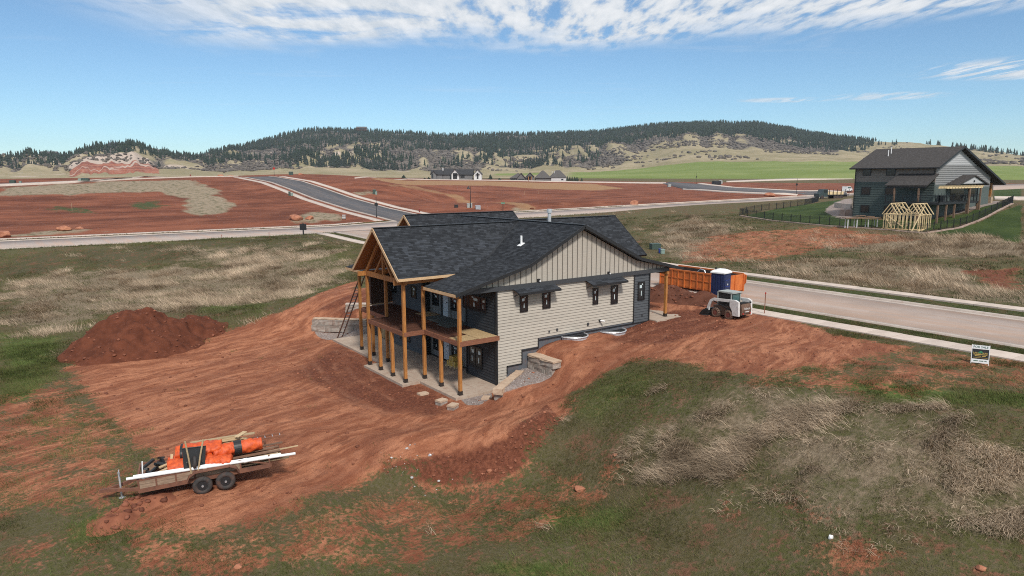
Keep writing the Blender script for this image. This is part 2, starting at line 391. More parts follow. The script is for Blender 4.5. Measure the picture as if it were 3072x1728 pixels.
# dirt fields beyond the cross street
cw((-60, 104, 3.2), (-20, 104, 3.3), (20, 104, 3.4), (-60, 150, 6.3), (-20, 150, 6.6), (20, 150, 6.9), (-100, 215, 11.3), (-50, 215, 11.9), (0, 215, 12.4), (30, 215, 12.7), (-120, 104, 3.0), (-120, 160, 6.5), (70, 215, 12.6), (80, 120, 5.6), (80, 160, 8.3), (120, 112, 5.6))
cD((0, 546, 262), (300, 540, 268), (600, 532, 275), (800, 524, 285), (950, 523, 292), (1100, 531, 300), (1300, 550, 318), (1500, 556, 330), (1800, 563, 335), (2050, 568, 345), (1300, 600, 215), (1600, 600, 205), (1900, 605, 205), (1300, 541, 400), (1600, 543, 405), (1900, 551, 410), (2200, 566, 330), (2450, 566, 300), (2450, 549, 420), (2200, 548, 430), (3072, 560, 300), (3072, 545, 420),
   (0, 541, 420), (300, 537, 430), (700, 530, 430), (1000, 531, 430), (0, 540, 600), (600, 536, 600), (1000, 533, 600), (1500, 534, 600), (2000, 535, 600), (2500, 533, 600), (3072, 533, 600), (-800, 545, 500), (-800, 545, 250), (3900, 545, 500), (3900, 555, 300))
cw((-200, 60, 1.5), (-150, -100, -2), (100, -150, 3), (-50, -150, -3), (250, -120, 9), (-300, 200, 9), (30, -100, 2.5))
CPS = np.array(CP_)
_dist = np.hypot(CPS[:, 0] - CAM[0], CPS[:, 1] - CAM[1])
_cc = np.clip(0.045 * _dist, 0.9, 60)
# nearby points get a smaller smoothing radius round the house
_cc = np.where((np.abs(CPS[:, 0] - 3) < 9) & (np.abs(CPS[:, 1] - 4) < 14), 0.6, _cc)
def _phi(P, Q, c):
    d2 = (P[:, None, 0] - Q[None, :, 0]) ** 2 + (P[:, None, 1] - Q[None, :, 1]) ** 2
    return np.sqrt(d2 + c[None, :] ** 2)
_A = _phi(CPS, CPS, _cc)
_n = len(CPS)
_B = np.zeros((_n + 1, _n + 1)); _B[:_n, :_n] = _A; _B[:_n, _n] = 1; _B[_n, :_n] = 1
_W = np.linalg.solve(_B, np.append(CPS[:, 2], 0))
def z_street(v): return 2.70 + 0.40 * smooth(v, 60, 82)
def z_cross(u): return np.interp(u, [-500, 30, 55, 115, 170, 240, 400, 800], [3.0, 3.0, 3.95, 4.8, 5.5, 6.4, 8.5, 12])
def z_side(v): return np.interp(v, [90, 98, 103, 120, 143, 160, 178, 204, 222, 300], [3.2, 3.5, 3.9, 5.0, 7.1, 9.2, 11.2, 12.65, 13.0, 12.4])
def band(x, a, b, soft): return smooth(x, a - soft, a) * (1 - smooth(x, b, b + soft))
def pdist(u, v, poly):
    """signed distance to a polygon, positive inside"""
    P = np.asarray(poly, float); n = len(P)
    d = np.full(np.shape(u), 1e18); ins = np.zeros(np.shape(u), bool)
    for i in range(n):
        x1, y1 = P[i][:2]; x2, y2 = P[(i + 1) % n][:2]
        ex, ey = x2 - x1, y2 - y1
        t = np.clip(((u - x1) * ex + (v - y1) * ey) / (ex * ex + ey * ey + 1e-12), 0, 1)
        d = np.minimum(d, (u - x1 - t * ex) ** 2 + (v - y1 - t * ey) ** 2)
        if y1 != y2:
            c = ((y1 > v) != (y2 > v)) & (u < (x2 - x1) * (v - y1) / (y2 - y1) + x1)
            ins ^= c
    return np.where(ins, 1, -1) * np.sqrt(d)
PATIO = [(-3.25, -0.62), (0.9, -0.62), (0.9, 17.5), (-3.25, 17.5), (-3.25, 9.0), (-4.45, 9.0), (-4.45, 3.5), (-3.25, 3.5)]
TERRACE = [(-1.35, -2.5), (1.45, -0.1), (2.3, 0.3), (2.3, -2.3), (1.0, -2.7)]
GZ = None
def T(u, v):
    """ground height"""
    u = np.asarray(u, float); v = np.asarray(v, float); sh = np.broadcast(u, v).shape
    u = np.broadcast_to(u, sh).ravel(); v = np.broadcast_to(v, sh).ravel()
    z = np.empty(len(u))
    for i in range(0, len(u), 20000):
        P = np.stack([u[i:i + 20000], v[i:i + 20000]], 1)
        z[i:i + 20000] = _phi(P, CPS, _cc) @ _W[:_n] + _W[_n]
    w = band(u, 19.0, 36.6, 3.5) * (1 - smooth(v, 78, 84)); z = z * (1 - w) + z_street(v) * w
    w = band(v, 80.5, 103, 5); z = z * (1 - w) + z_cross(u) * w
    w = band(u, 39, 56, 6) * band(v, 101, 214, 5); z = z * (1 - w) + (z_side(v) + 0.02 * (u - 47)) * w
    # flat ground under the patio and terrace
    d = pdist(u, v, PATIO); w = smooth(d, -0.9, 0.0); z = z * (1 - w) - 0.15 * w
    w = smooth(pdist(u, v, [(-.2, 0.05), (12.7, 0.05), (12.7, 13), (3, 19), (-.2, 17)]), 0.05, 0.5); z = np.where(w > 0, np.minimum(z, z * (1 - w) - 0.15 * w), z)
    d = pdist(u, v, TERRACE); w = smooth(d, -0.35, 0.1); z = z * (1 - w) + 0.70 * w
    # foot of the low caps wall, house side
    return z.reshape(sh)
def hit(p, tmax=2500):
    """first ground point under picture point p"""
    r = ray(p)
    t = np.geomspace(6, tmax, 700); q = CAM[None] + t[:, None] * r[None]
    h = q[:, 2] - T(q[:, 0], q[:, 1])
    k = np.where(h < 0)[0]
    if len(k) == 0: return None
    a, b = t[k[0] - 1], t[k[0]]
    for _ in range(22):
        m = (a + b) / 2; q = CAM + m * r
        if q[2] - T(q[0], q[1]) < 0: b = m
        else: a = m
    q = CAM + b * r
    return np.array([q[0], q[1], float(T(q[0], q[1]))])
def G(x, y):
    for dy in (0, 2, 4, 7, 11):
        q = hit((x, y + dy), 700)
        if q is not None: return q
    q = atD((x, y), 275); return np.array([q[0], q[1], float(T(q[0], q[1]))])
_hitcache = {}
def hitpoly(pts):
    out = []
    for p in pts:
        q = hit(p)
        if q is None:
            q = hit((p[0], p[1] + 3)) if hit((p[0], p[1] + 3)) is not None else atD(p, 320)
        out.append((q[0], q[1]))
    return out
# ------------------------------------------------------------------ the ground sheet
def axis(lo, hi, step, far_lo, far_hi, g=1.045, cap=9.0):
    a = list(np.arange(lo, hi + 1e-6, step))
    s = step; x = a[-1]
    while x < far_hi: s = min(s * g, cap * (1 + max(0, (x - 300) / 120))); x += s; a.append(x)
    s = step; x = lo; pre = []
    while x > far_lo: s = min(s * g, cap * (1 + max(0, (-x - 300) / 120))); x -= s; pre.append(x)
    return np.array(pre[::-1] + a)
AU = axis(-27, 26, 0.19, -620, 760, 1.03, 8.0)
AV = axis(-26, 24, 0.19, -260, 760, 1.03, 6.0)
UU, VV = np.meshgrid(AU, AV)
ZZ = T(UU, VV)
# ---- what covers the ground, painted from outlines on the ground
def zone(poly_px, soft, val=1.0, world=False):
    P = poly_px if world else hitpoly(poly_px)
    return val * smooth(pdist(UU, VV, P), -soft, soft)
near = lambda pts: [(x * 1.1925, y * 1.1925) for x, y in pts]
S0 = UU * 0
wob = (fbm(UU / 3.1, VV / 3.1, 4) - .5)
def zonew(poly_px, soft, val=1.0, amp=2.0, world=False):
    P = poly_px if world else hitpoly(poly_px)
    return val * smooth(pdist(UU, VV, P) + wob * amp, -soft, soft)
dirt = zonew([(190, 1100), (420, 1070), (680, 1000), (790, 945), (960, 902), (1065, 868), (1120, 880), (1100, 990), (1040, 1030), (1390, 1190), (1500, 1160), (1640, 1050), (1960, 950), (2200, 930), (2300, 940), (2480, 1000), (2760, 1045), (2550, 1100), (2200, 1130), (1990, 1085), (1850, 1080), (1720, 1150), (1660, 1250),
              (1610, 1330), (1560, 1400), (1350, 1440), (1120, 1450), (1000, 1480), (850, 1540), (700, 1570), (520, 1590), (420, 1560), (440, 1480), (420, 1390), (330, 1260)], 1.6)
dirt = np.maximum(dirt, zonew([(1060, 868), (1075, 840), (1040, 850), (900, 905), (820, 960), (960, 950)], 0.5))
# dirt all round the house and in front of the street
dirt = np.maximum(dirt, zonew([(-6, -4), (3, -5.5), (12, -5), (20.5, -8), (20.3, 16), (14, 26), (4, 26), (-3, 26), (-6, 22)], 0.8, 1, 1.2, True))
patch = zonew([(-200, 1200), (60, 1180), (180, 1120), (420, 1300), (480, 1480), (330, 1560), (-200, 1540)], 1.6, .58)
patch = np.maximum(patch, zonew([(1560, 1400), (1900, 1420), (1700, 1600), (1200, 1728), (700, 1728), (300, 1700), (420, 1610), (850, 1550), (1130, 1440)], 1.2, .47))
patch = np.maximum(patch, zonew([(300, 1620), (0, 1560), (0, 1728), (1000, 1728), (900, 1600)], 1.2, .36))
patch = np.maximum(patch, zonew([(1990, 1085), (2200, 1120), (2700, 1050), (3400, 1090), (3400, 1190), (2700, 1180), (2250, 1160)], 1.0, .50))
patch = np.maximum(patch, zonew([(1620, 1350), (1900, 1340), (1850, 1500), (1500, 1470)], .8, .40))
patch = np.maximum(patch, zonew([(2400, 1640), (2850, 1640), (3072, 1700), (3072, 1728), (2450, 1728)], .8, .52))
patch = np.maximum(patch, zonew([(2100, 1390), (2600, 1450), (2500, 1640), (2100, 1560)], .8, .30))
patch = np.maximum(patch, zonew([(2050, 730), (2200, 695), (2500, 680), (2800, 720), (2500, 745), (2250, 790), (2050, 790)], 2.0, .60, 4))
patch = np.maximum(patch, zonew([(2880, 810), (3072, 800), (3072, 880), (2960, 860)], 1.5, .72, 3))
dirt = np.maximum(dirt, patch)
moist = np.maximum.reduce([
    zonew([(1040, 1045), (1390, 1215), (1300, 1260), (1050, 1220), (860, 1130), (960, 1060)], 1.4, .68),
    zonew([(1900, 960), (2020, 930), (2230, 920), (2200, 975), (2040, 1030), (1900, 1040), (1800, 1020)], .8, .70),
    zonew([(1640, 1215), (1690, 1230), (1620, 1335), (1520, 1400), (1330, 1425), (1150, 1440), (1130, 1405), (1340, 1352), (1520, 1312)], .3, .95, .6),
    zonew([(2560, 965), (2800, 1010), (2780, 1040), (2560, 1000)], .4, .75),
    zonew([(2880, 810), (3072, 800), (3072, 880), (2960, 860)], 1.5, .7, 3),
    zonew([(19, 18), (14, 26), (4, 25), (-3, 23.5), (-1, 20), (4, 20)], 1, .6, 1, True)])
straw = np.maximum.reduce([
    zonew([(0, 850), (250, 810), (600, 800), (800, 760), (1000, 740), (1060, 790), (1010, 850), (880, 900), (600, 930), (350, 950), (120, 1010), (0, 960)], 3.0, .78, 7),
    zonew([(560, 740), (960, 730), (900, 800), (500, 800)], 3.0, .5, 6),
    zonew([(1960, 690), (2080, 650), (2200, 690), (2140, 790), (1990, 770)], 3.0, .78, 5),
    zonew([(2300, 700), (2700, 705), (3500, 730), (3500, 790), (2700, 770), (2450, 745)], 4.0, .82, 6),
    zonew([(2180, 800), (2500, 770), (2900, 800), (2950, 860), (2800, 880), (2500, 850), (2300, 830)], 3.0, .76, 5),
    zonew([(2850, 860), (3400, 900), (3400, 965), (2880, 900)], 2.0, .8, 3),
    zonew([(2080, 1150), (2350, 1160), (2600, 1215), (3072, 1290), (3450, 1330), (3450, 1750), (2800, 1640), (2450, 1570), (2250, 1500), (1850, 1440), (1820, 1300), (2050, 1290)], 1.5, .92, 4)])
lush = np.maximum.reduce([
    zonew([(0, 1000), (170, 1010), (180, 1080), (120, 1200), (0, 1230)], 1.5, .9),
    zonew([(1700, 1480), (1900, 1520), (1870, 1620), (1650, 1600), (1560, 1530)], 1.2, .8),
    zonew([(1780, 1110), (1960, 1080), (2050, 1140), (1800, 1280), (1700, 1260)], 1.4, .50),
    zonew([(2450, 1140), (2800, 1160), (3400, 1200), (3400, 1270), (2700, 1200)], 1.0, .8),
    zonew([(1400, 1690), (1700, 1680), (1780, 1728), (1420, 1728)], .8, .7),
    zonew([(850, 820), (1060, 730), (1080, 800), (1060, 840), (950, 900)], 2.5, .5),
    zonew([(600, 900), (900, 880), (800, 930), (560, 940)], 2, .6),
    zonew([(220, 1560), (420, 1500), (330, 1600), (200, 1640)], .8, .6)])
darkveg = zonew([(0, 770), (560, 725), (1000, 690), (1050, 720), (900, 760), (500, 790), (0, 830)], 2.0, .75, 4)
# beyond the streets: bare red fields
field = smooth(VV, 97.5, 99.5) * (1 - smooth(np.hypot(UU - CAM[0], VV - CAM[1]), 440, 475))
fpale = np.maximum.reduce([
    zonew([z6(*p) for p in [(0, 560), (800, 515), (1450, 503), (1600, 560), (1700, 650), (1790, 745), (1500, 775), (1420, 740), (1380, 650), (1200, 600), (700, 600), (0, 640)]], 3, .85, 8),
    zonew([z6(*p) for p in [(0, 940), (880, 890), (1000, 885), (640, 872), (400, 885), (0, 925)]], 1.5, .8, 3),
    zonew([z6(*p) for p in [(2200, 780), (2350, 740), (2576, 755), (2576, 815), (2200, 830)]], 1.5, .7, 3),
    zonew([z7(*p) for p in [(60, 590), (200, 580), (300, 610), (150, 625)]], 1, .6, 2),
    zonew([z7(*p) for p in [(1270, 700), (1480, 725), (1400, 750), (1290, 750)]], 1.5, .7, 2)])
ftan = np.maximum.reduce([
    zonew([z7(*p) for p in [(230, 492), (600, 506), (1000, 512), (1500, 524), (1900, 532), (2150, 566), (1950, 582), (1500, 572), (1100, 545), (700, 542), (400, 530)]], 2, .85, 3),
    zonew([z7(*p) for p in [(330, 545), (520, 545), (900, 610), (1480, 722), (1400, 742), (800, 622)]], .6, .55, 1)])
fgreen = np.maximum(zonew([z6(*p) for p in [(950, 690), (1200, 655), (1270, 710), (1050, 735)]], 2, .7, 5), zonew([z6(*p) for p in [(380, 700), (700, 720), (720, 760), (430, 740)]], 2, .6, 5))
# the neighbour's lawn and gravel
LAWN_PX = [zf(*p) for p in [(300, 425), (640, 350), (1300, 250), (1700, 190), (1740, 190), (1600, 250), (1480, 330), (1470, 370), (1560, 430), (1680, 470), (2300, 490)]]
lawn = zonew(LAWN_PX + [zb(*p) for p in [(700, 1130), (1350, 1130), (1900, 1040), (2250, 900), (2560, 860), (2540, 920), (2080, 1130), (1330, 1300), (200, 1230)]] + [zf(*p) for p in [(1200, 560), (600, 480), (320, 445)]], .5, 1, .2)
lawn = np.maximum(lawn, zonew([zb(*p) for p in [(1400, 1330), (2000, 1200), (2576, 950), (2700, 900), (2700, 1500), (2200, 1370)]], .7, .95, .5))
lawn = np.maximum(lawn, zonew([zb(*p) for p in [(2270, 700), (2700, 670), (2700, 790), (2280, 800)]], 1.0, .9, .2))
gravel = np.maximum(zonew([zf(*p) for p in [(1480, 330), (1600, 250), (1740, 190), (1860, 170), (1860, 470), (1700, 470), (1560, 430), (1465, 370)]], .3, 1, .2),
                    zonew([zb(*p) for p in [(1330, 1115), (1330, 1020), (1700, 930), (2060, 900), (2380, 850), (2360, 890), (2020, 980), (1700, 1060)]], .3, .9, .2))
gravel = np.maximum(gravel, smooth(pdist(UU, VV, TERRACE), -.25, .05))
gravel = np.maximum(gravel, zonew([z8(*p) for p in [(140, 1190), (420, 1110), (620, 1060), (610, 1180), (450, 1270), (250, 1290)]], .15, 1, .3))
gravel = np.maximum(gravel, zonew([(900, 1350), (1010, 1370), (1180, 1395), (1100, 1440), (900, 1460), (850, 1400)], .8, .40, 1.5))
gravel = np.maximum(gravel, zonew([(-3.1, 17.6), (-3.4, 21.2), (0, 18.2), (0, 17.6)], .2, 1, .2, True))
verge = np.maximum(band(UU, 32.7, 35.0, .12) * (VV < 80), band(VV, 97.3, 99.2, .2))
verge = np.maximum(verge, band(UU, 20.95, 22.4, .12) * (VV < 80) * np.clip(0.9 - 0.8 * dirt, 0, 1))
far_verge = band(VV, 97.0, 98.6, .2)
# ---- relief: clods and ruts in bare soil, tussocks in grass
bare = np.clip(dirt, 0, 1)
nearw = (1 - smooth(np.hypot(UU - CAM[0], VV - CAM[1]), 90, 140))
flatw = nearw * (1 - smooth(pdist(UU, VV, PATIO), -.5, .2)) * (1 - smooth(pdist(UU, VV, TERRACE), -.5, .0)) * (1 - band(UU, 18.8, 37, .4))
rough_bank = moist
ZZ = ZZ + flatw * (bare * (0.10 * (fbm(UU / 1.7, VV / 1.7, 4) - .5) + 0.05 * (fbm(UU / .55, VV / .55, 2) - .5)) + (1 - bare) * 0.34 * (fbm(UU / 2.3, VV / 2.3, 4) - .5))
ZZ = ZZ + flatw * np.clip(rough_bank - .3, 0, 1) * (0.55 * (fbm(UU / 1.1, VV / 1.1, 5) - .5) + .14 * (fbm(UU / .4, VV / .4, 2) - .5))
# wheel ruts (tracks pressed into the soil) along polylines
def polyline_d(P):
    d = np.full(UU.shape, 1e9)
    for i in range(len(P) - 1):
        x1, y1 = P[i]; x2, y2 = P[i + 1]; ex, ey = x2 - x1, y2 - y1
        t = np.clip(((UU - x1) * ex + (VV - y1) * ey) / (ex * ex + ey * ey), 0, 1)
        d = np.minimum(d, (UU - x1 - t * ex) ** 2 + (VV - y1 - t * ey) ** 2)
    return np.sqrt(d)
TRACKS = [[(1960, 985), (1800, 1060), (1640, 1190), (1450, 1270), (1200, 1330), (900, 1370), (700, 1400)],
          [(2000, 1005), (1850, 1075), (1690, 1200), (1500, 1300), (1250, 1350), (1000, 1380)],
          [(1060, 880), (900, 960), (760, 1040), (560, 1110), (400, 1160), (250, 1230)],
          [(1090, 890), (950, 965), (820, 1050), (620, 1140), (450, 1210)],
          [(560, 1110), (800, 1150), (1040, 1200), (1200, 1260)],
          [(330, 1420), (520, 1330), (760, 1270), (1000, 1250)], [(360, 1440), (560, 1350), (800, 1290), (1010, 1275)], [(600, 1560), (800, 1480), (980, 1400), (1120, 1350)], [(640, 1580), (850, 1500), (1030, 1420), (1150, 1370)],
          [(900, 1090), (960, 1180), (1080, 1240), (1250, 1290)], [(930, 1075), (1000, 1160), (1110, 1220), (1270, 1270)], [(1010, 1050), (1060, 1130), (1180, 1200)], [(300, 1250), (520, 1200), (760, 1120), (900, 1040)], [(350, 1270), (560, 1225), (800, 1140), (930, 1060)],
          [(1030, 1060), (1000, 1100), (1040, 1150), (1120, 1140), (1090, 1080), (1030, 1060)], [(2300, 960), (2150, 1010), (1950, 1060), (1820, 1085)], [(2420, 1000), (2200, 1050), (2000, 1080)], [(1500, 1180), (1620, 1110), (1760, 1040), (1900, 990)], [(1540, 1200), (1670, 1120), (1800, 1050), (1930, 1000)],
          [(2230, 930), (2100, 980), (1960, 1010)], [(2260, 950), (2120, 1010), (1980, 1030)], [(2190, 940), (2000, 975), (1890, 1010)]]
rut = UU * 0
for tr in TRACKS:
    d = polyline_d(hitpoly(tr))
    rut = np.maximum(rut, np.exp(-(d / 0.17) ** 2) * bare * (.55 + .9 * (fbm(UU / 2.5 + len(tr), VV / 2.5, 2) - .3)))
ZZ = ZZ - np.clip(rut, 0, 1) * 0.075 * flatw + .03 * flatw * np.clip(bare, 0, 1) * (fbm(UU / .38, VV / .38, 2) - .5)
# the cut bank under the dirt track: a ledge about half a metre high
_L = np.array(hitpoly([(1090, 1398), (1200, 1378), (1345, 1343), (1460, 1318), (1540, 1292), (1610, 1245), (1650, 1200)]))
_bd = np.full(UU.shape, 1e9); _bt = UU * 0; _bs = UU * 0
for i in range(len(_L) - 1):
    (x1, y1), (x2, y2) = _L[i], _L[i + 1]; ex, ey = x2 - x1, y2 - y1
    t_ = np.clip(((UU - x1) * ex + (VV - y1) * ey) / (ex * ex + ey * ey), 0, 1); d_ = np.hypot(UU - x1 - t_ * ex, VV - y1 - t_ * ey)
    k_ = d_ < _bd; _bd = np.where(k_, d_, _bd); _bt = np.where(k_, (i + t_) / (len(_L) - 1), _bt); _bs = np.where(k_, (UU - x1) * ey - (VV - y1) * ex, _bs)
_cs = 1 if ((CAM[0] - _L[2][0]) * (_L[3][1] - _L[2][1]) - (CAM[1] - _L[2][1]) * (_L[3][0] - _L[2][0])) > 0 else -1
ZZ = ZZ - .55 * (_bs * _cs > 0) * smooth(_bd + .5 * (fbm(UU / .7, VV / .7, 3) - .5), 0.05, .95) * (1 - smooth(_bd, 3.0, 8.0)) * smooth(_bt, 0, .15) * (1 - smooth(_bt, .85, 1))
# the ground drops away under the paved strips so that those lie on it as slabs
under = np.maximum(band(UU, 22.75, 32.25, .05) * (VV < 82), band(VV, 82.3, 96.2, .1) * 1.0)
under = np.maximum(under, band(UU, 42.3, 51.9, .1) * band(VV, 95, 208, .1))
ZZ = ZZ - 0.30 * under
ZZ = ZZ - 60 * smooth(np.hypot(UU - CAM[0], VV - CAM[1]), 620, 760)
ny, nx = UU.shape
idx = np.arange(ny * nx).reshape(ny, nx)
F = np.stack([idx[:-1, :-1], idx[:-1, 1:], idx[1:, 1:], idx[1:, :-1]], -1).reshape(-1, 4)
V = np.stack([UU, VV, ZZ], -1).reshape(-1, 3)
one = np.ones_like(UU)
far_patch = np.clip(fgreen, 0, 1)
_sd = np.hypot(UU - CAM[0], VV - CAM[1])
zoneA = np.stack([dirt, moist, straw * (.5 + .5 * smooth(_sd, 45, 75)), gravel], -1).reshape(-1, 4)
zoneB = np.stack([lush, lawn, np.clip(verge, 0, 1), np.clip(darkveg, 0, 1)], -1).reshape(-1, 4)
zoneC = np.stack([field, fpale, ftan, far_patch], -1).reshape(-1, 4)
zoneD = np.stack([rut, one * 0, one * 0, one], -1).reshape(-1, 4)
# interpolators for later scattering
def _bil(A):
    def f(u, v):
        i = np.clip(np.searchsorted(AU, u) - 1, 0, nx - 2); j = np.clip(np.searchsorted(AV, v) - 1, 0, ny - 2)
        a = (u - AU[i]) / (AU[i + 1] - AU[i]); b = (v - AV[j]) / (AV[j + 1] - AV[j])
        return (A[j, i] * (1 - a) + A[j, i + 1] * a) * (1 - b) + (A[j + 1, i] * (1 - a) + A[j + 1, i + 1] * a) * b
    return f
gz = _bil(ZZ); f_dirt = _bil(dirt); f_straw = _bil(straw); f_lush = _bil(lush); f_moist = _bil(moist); f_lawn = _bil(lawn); f_gravel = _bil(gravel); f_verge = _bil(verge); f_dark = _bil(darkveg); f_field = _bil(field); f_fpale = _bil(fpale)
# ---- ground material
def ground_mat():
    m, t, b = newmat('ground')
    g = t.nodes.new('ShaderNodeNewGeometry'); P = g.outputs['Position']
    def attr(n):
        a = t.nodes.new('ShaderNodeAttribute'); a.attribute_name = n
        s = t.nodes.new('ShaderNodeSeparateColor'); t.links.new(a.outputs['Color'], s.inputs[0])
        return s.outputs[0], s.outputs[1], s.outputs[2], a.outputs['Alpha']
    A = attr('zoneA'); B = attr('zoneB'); C = attr('zoneC'); D = attr('zoneD')
    n1 = noise(t, P, 0.9, 6, 0.65); n2 = noise(t, P, 6.0, 5, 0.65); n3 = noise(t, P, 0.16, 4, 0.6); n4 = noise(t, P, 24.0, 3, 0.6)
    wv = t.nodes.new('ShaderNodeTexNoise'); wv.inputs['Scale'].default_value = .16; wv.inputs['Detail'].default_value = 2; t.links.new(P, wv.inputs['Vector'])
    wa = t.nodes.new('ShaderNodeVectorMath'); wa.operation = 'MULTIPLY_ADD'; t.links.new(wv.outputs['Color'], wa.inputs[0]); wa.inputs[1].default_value = (3.5, 3.5, 0); t.links.new(P, wa.inputs[2]); PW = wa.outputs[0]
    nst = noise(t, vstretch(t, PW, R(20), 4.5), 1.9, 6, 0.68)
    nst2 = noise(t, vstretch(t, PW, R(24), 5.0), 0.5, 5, 0.62)
    nfar = noise(t, vmap(t, P, (0.35, 1, 1), (0, 0, R(35))), 0.16, 7, 0.72)
    def thr(mask, nz, k=0.9, w=0.13):
        x = mth(t, 'ADD', mask, mth(t, 'MULTIPLY', mth(t, 'SUBTRACT', nz, 0.5), k))
        return sstep(t, x, 0.5 - w, 0.5 + w)
    # soil and sparse grass
    grass = mixc(t, sstep(t, n3, 0.35, 0.65), (0.108, 0.084, 0.040), (0.088, 0.092, 0.029))
    grass = mixc(t, sstep(t, n2, 0.40, 0.62), grass, (0.128, 0.106, 0.061))
    grass = mixc(t, sstep(t, n4, 0.52, 0.7, 0, .7), grass, (0.055, 0.062, 0.024))
    grass = mixc(t, thr(B[3], n1, .6, .25), grass, mixc(t, n2, (0.068, 0.066, 0.028), (0.105, 0.088, 0.050)))
    grass = mixc(t, thr(B[0], n1, .9, .25), grass, mixc(t, sstep(t, n2, .35, .65), (0.066, 0.098, 0.022), (0.125, 0.155, 0.042)))
    st = mixc(t, sstep(t, n2, .3, .7), (0.17, 0.125, 0.080), (0.30, 0.235, 0.16))  # straw ground darkened: bare soil plus painted-in shade under the blades
    st = mixc(t, sstep(t, n4, .5, .7, 0, .6), st, (0.11, 0.085, 0.05))
    nsw = mth(t, 'ADD', mth(t, 'MULTIPLY', n1, .65), mth(t, 'MULTIPLY', n3, .35))
    soil = mixc(t, sstep(t, n2, .35, .65), (0.13, 0.058, 0.034), (0.21, 0.098, 0.060))
    nso = mth(t, 'ADD', mth(t, 'MULTIPLY', n1, .6), mth(t, 'MULTIPLY', n2, .4))
    grass = mixc(t, mth(t, 'MULTIPLY', sstep(t, nso, .50, .60), mth(t, 'SUBTRACT', .8, mth(t, 'MULTIPLY', B[0], .7))), grass, soil)
    col = mixc(t, thr(A[2], nsw, 2.0, .2), grass, st)
    dl = mixc(t, sstep(t, nst, .36, .62), (0.275, 0.096, 0.048), (0.50, 0.213, 0.115))
    dl = mixc(t, sstep(t, nst2, .42, .66, 0, .75), dl, (0.225, 0.078, 0.042))
    nst3 = noise(t, vstretch(t, PW, R(15), 5.0), 4.6, 5, .68)
    dl = mixc(t, sstep(t, nst3, .50, .70, 0, .8), dl, (0.185, 0.062, 0.033))
    dl = mixc(t, sstep(t, n1, .52, .70, 0, .65), dl, (0.20, 0.070, 0.038))
    dl = mixc(t, sstep(t, n4, .52, .70, 0, .7), dl, (0.13, 0.044, 0.024))
    dm = mixc(t, sstep(t, n2, .35, .68), (0.120, 0.040, 0.023), (0.225, 0.080, 0.045))
    dm = mixc(t, sstep(t, n4, .55, .72, 0, .6), dm, (0.095, 0.032, 0.019))
    dcol = mixc(t, thr(A[1], n1, .9, .22), dl, dm)
    dcol = mixc(t, mth(t, 'MULTIPLY', D[0], mth(t, 'ADD', mth(t, 'MULTIPLY', n2, .9), .1)), dcol, mixc(t, sstep(t, n1, .4, .6), (0.20, 0.072, 0.04), (0.45, 0.21, 0.125)))
    npat = mth(t, 'ADD', mth(t, 'MULTIPLY', n1, .5), mth(t, 'MULTIPLY', n2, .5))
    col = mixc(t, thr(A[0], npat, 2.4, .16), col, dcol)
    vg = mixc(t, sstep(t, n2, .35, .65), (0.048, 0.050, 0.018), (0.072, 0.090, 0.026))
    vg = mixc(t, sstep(t, n1, .5, .62, 0, .5), vg, (0.16, 0.09, 0.05))
    col = mixc(t, thr(B[2], n2, .5, .2), col, vg)
    # bare red fields beyond the street
    fr = mixc(t, sstep(t, nfar, .36, .64), (0.120, 0.040, 0.023), (0.255, 0.090, 0.050))
    fr = mixc(t, sstep(t, n1, .54, .72, 0, .5), fr, (0.10, 0.036, 0.021))
    fr = mixc(t, sstep(t, n3, .5, .75, 0, .5), fr, (0.30, 0.125, 0.075))
    fr = mixc(t, thr(C[1], mth(t, 'ADD', mth(t, 'MULTIPLY', n3, .5), mth(t, 'MULTIPLY', n1, .5)), .9, .2), fr, mixc(t, sstep(t, n1, .45, .68), (0.30, 0.235, 0.165), (0.105, 0.098, 0.05)))
    fr = mixc(t, thr(C[2], n3, .6, .2), fr, mixc(t, n1, (0.34, 0.20, 0.105), (0.27, 0.15, 0.075)))
    fr = mixc(t, thr(C[3], n1, 1.4, .2), fr, (0.06, 0.075, 0.028))
    col = mixc(t, thr(C[0], n3, .15, .1), col, fr)
    lw = mixc(t, sstep(t, n3, .35, .65), (0.034, 0.056, 0.014), (0.062, 0.088, 0.022))
    lw = mixc(t, sstep(t, n2, .4, .7, 0, .4), lw, (0.03, 0.045, 0.014))
    col = mixc(t, thr(B[1], n1, .15, .12), col, lw)
    vo = t.nodes.new('ShaderNodeTexVoronoi'); vo.inputs['Scale'].default_value = 11.0; t.links.new(P, vo.inputs['Vector'])
    gr = mixc(t, vo.outputs['Color'], (0.20, 0.165, 0.15), (0.40, 0.34, 0.31))
    gr = mixc(t, sstep(t, n2, .4, .7, 0, .5), gr, (0.27, 0.16, 0.115))
    col = mixc(t, thr(A[3], n4, .35, .12), col, gr)
    t.links.new(col, b.inputs['Base Color'])
    b.inputs['Roughness'].default_value = 0.95; b.inputs['Specular IOR Level'].default_value = 0.15
    hsum = mth(t, 'ADD', mth(t, 'MULTIPLY', n2, 1.0), mth(t, 'MULTIPLY', n4, .5))
    hsum = mth(t, 'ADD', hsum, mth(t, 'MULTIPLY', nst, .6))
    bp = t.nodes.new('ShaderNodeBump'); bp.inputs['Strength'].default_value = 0.9; bp.inputs['Distance'].default_value = 0.10
    t.links.new(hsum, bp.inputs['Height']); t.links.new(bp.outputs[0], b.inputs['Normal'])
    return m
M['ground'] = ground_mat()
gnd = npmesh('ground', V, F, M['ground'], smooth_=True, attr={'zoneA': ('POINT', zoneA), 'zoneB': ('POINT', zoneB), 'zoneC': ('POINT', zoneC), 'zoneD': ('POINT', zoneD)})
tag(gnd, kind='structure')
print('ground', UU.shape, CPS.shape)
_G0 = G
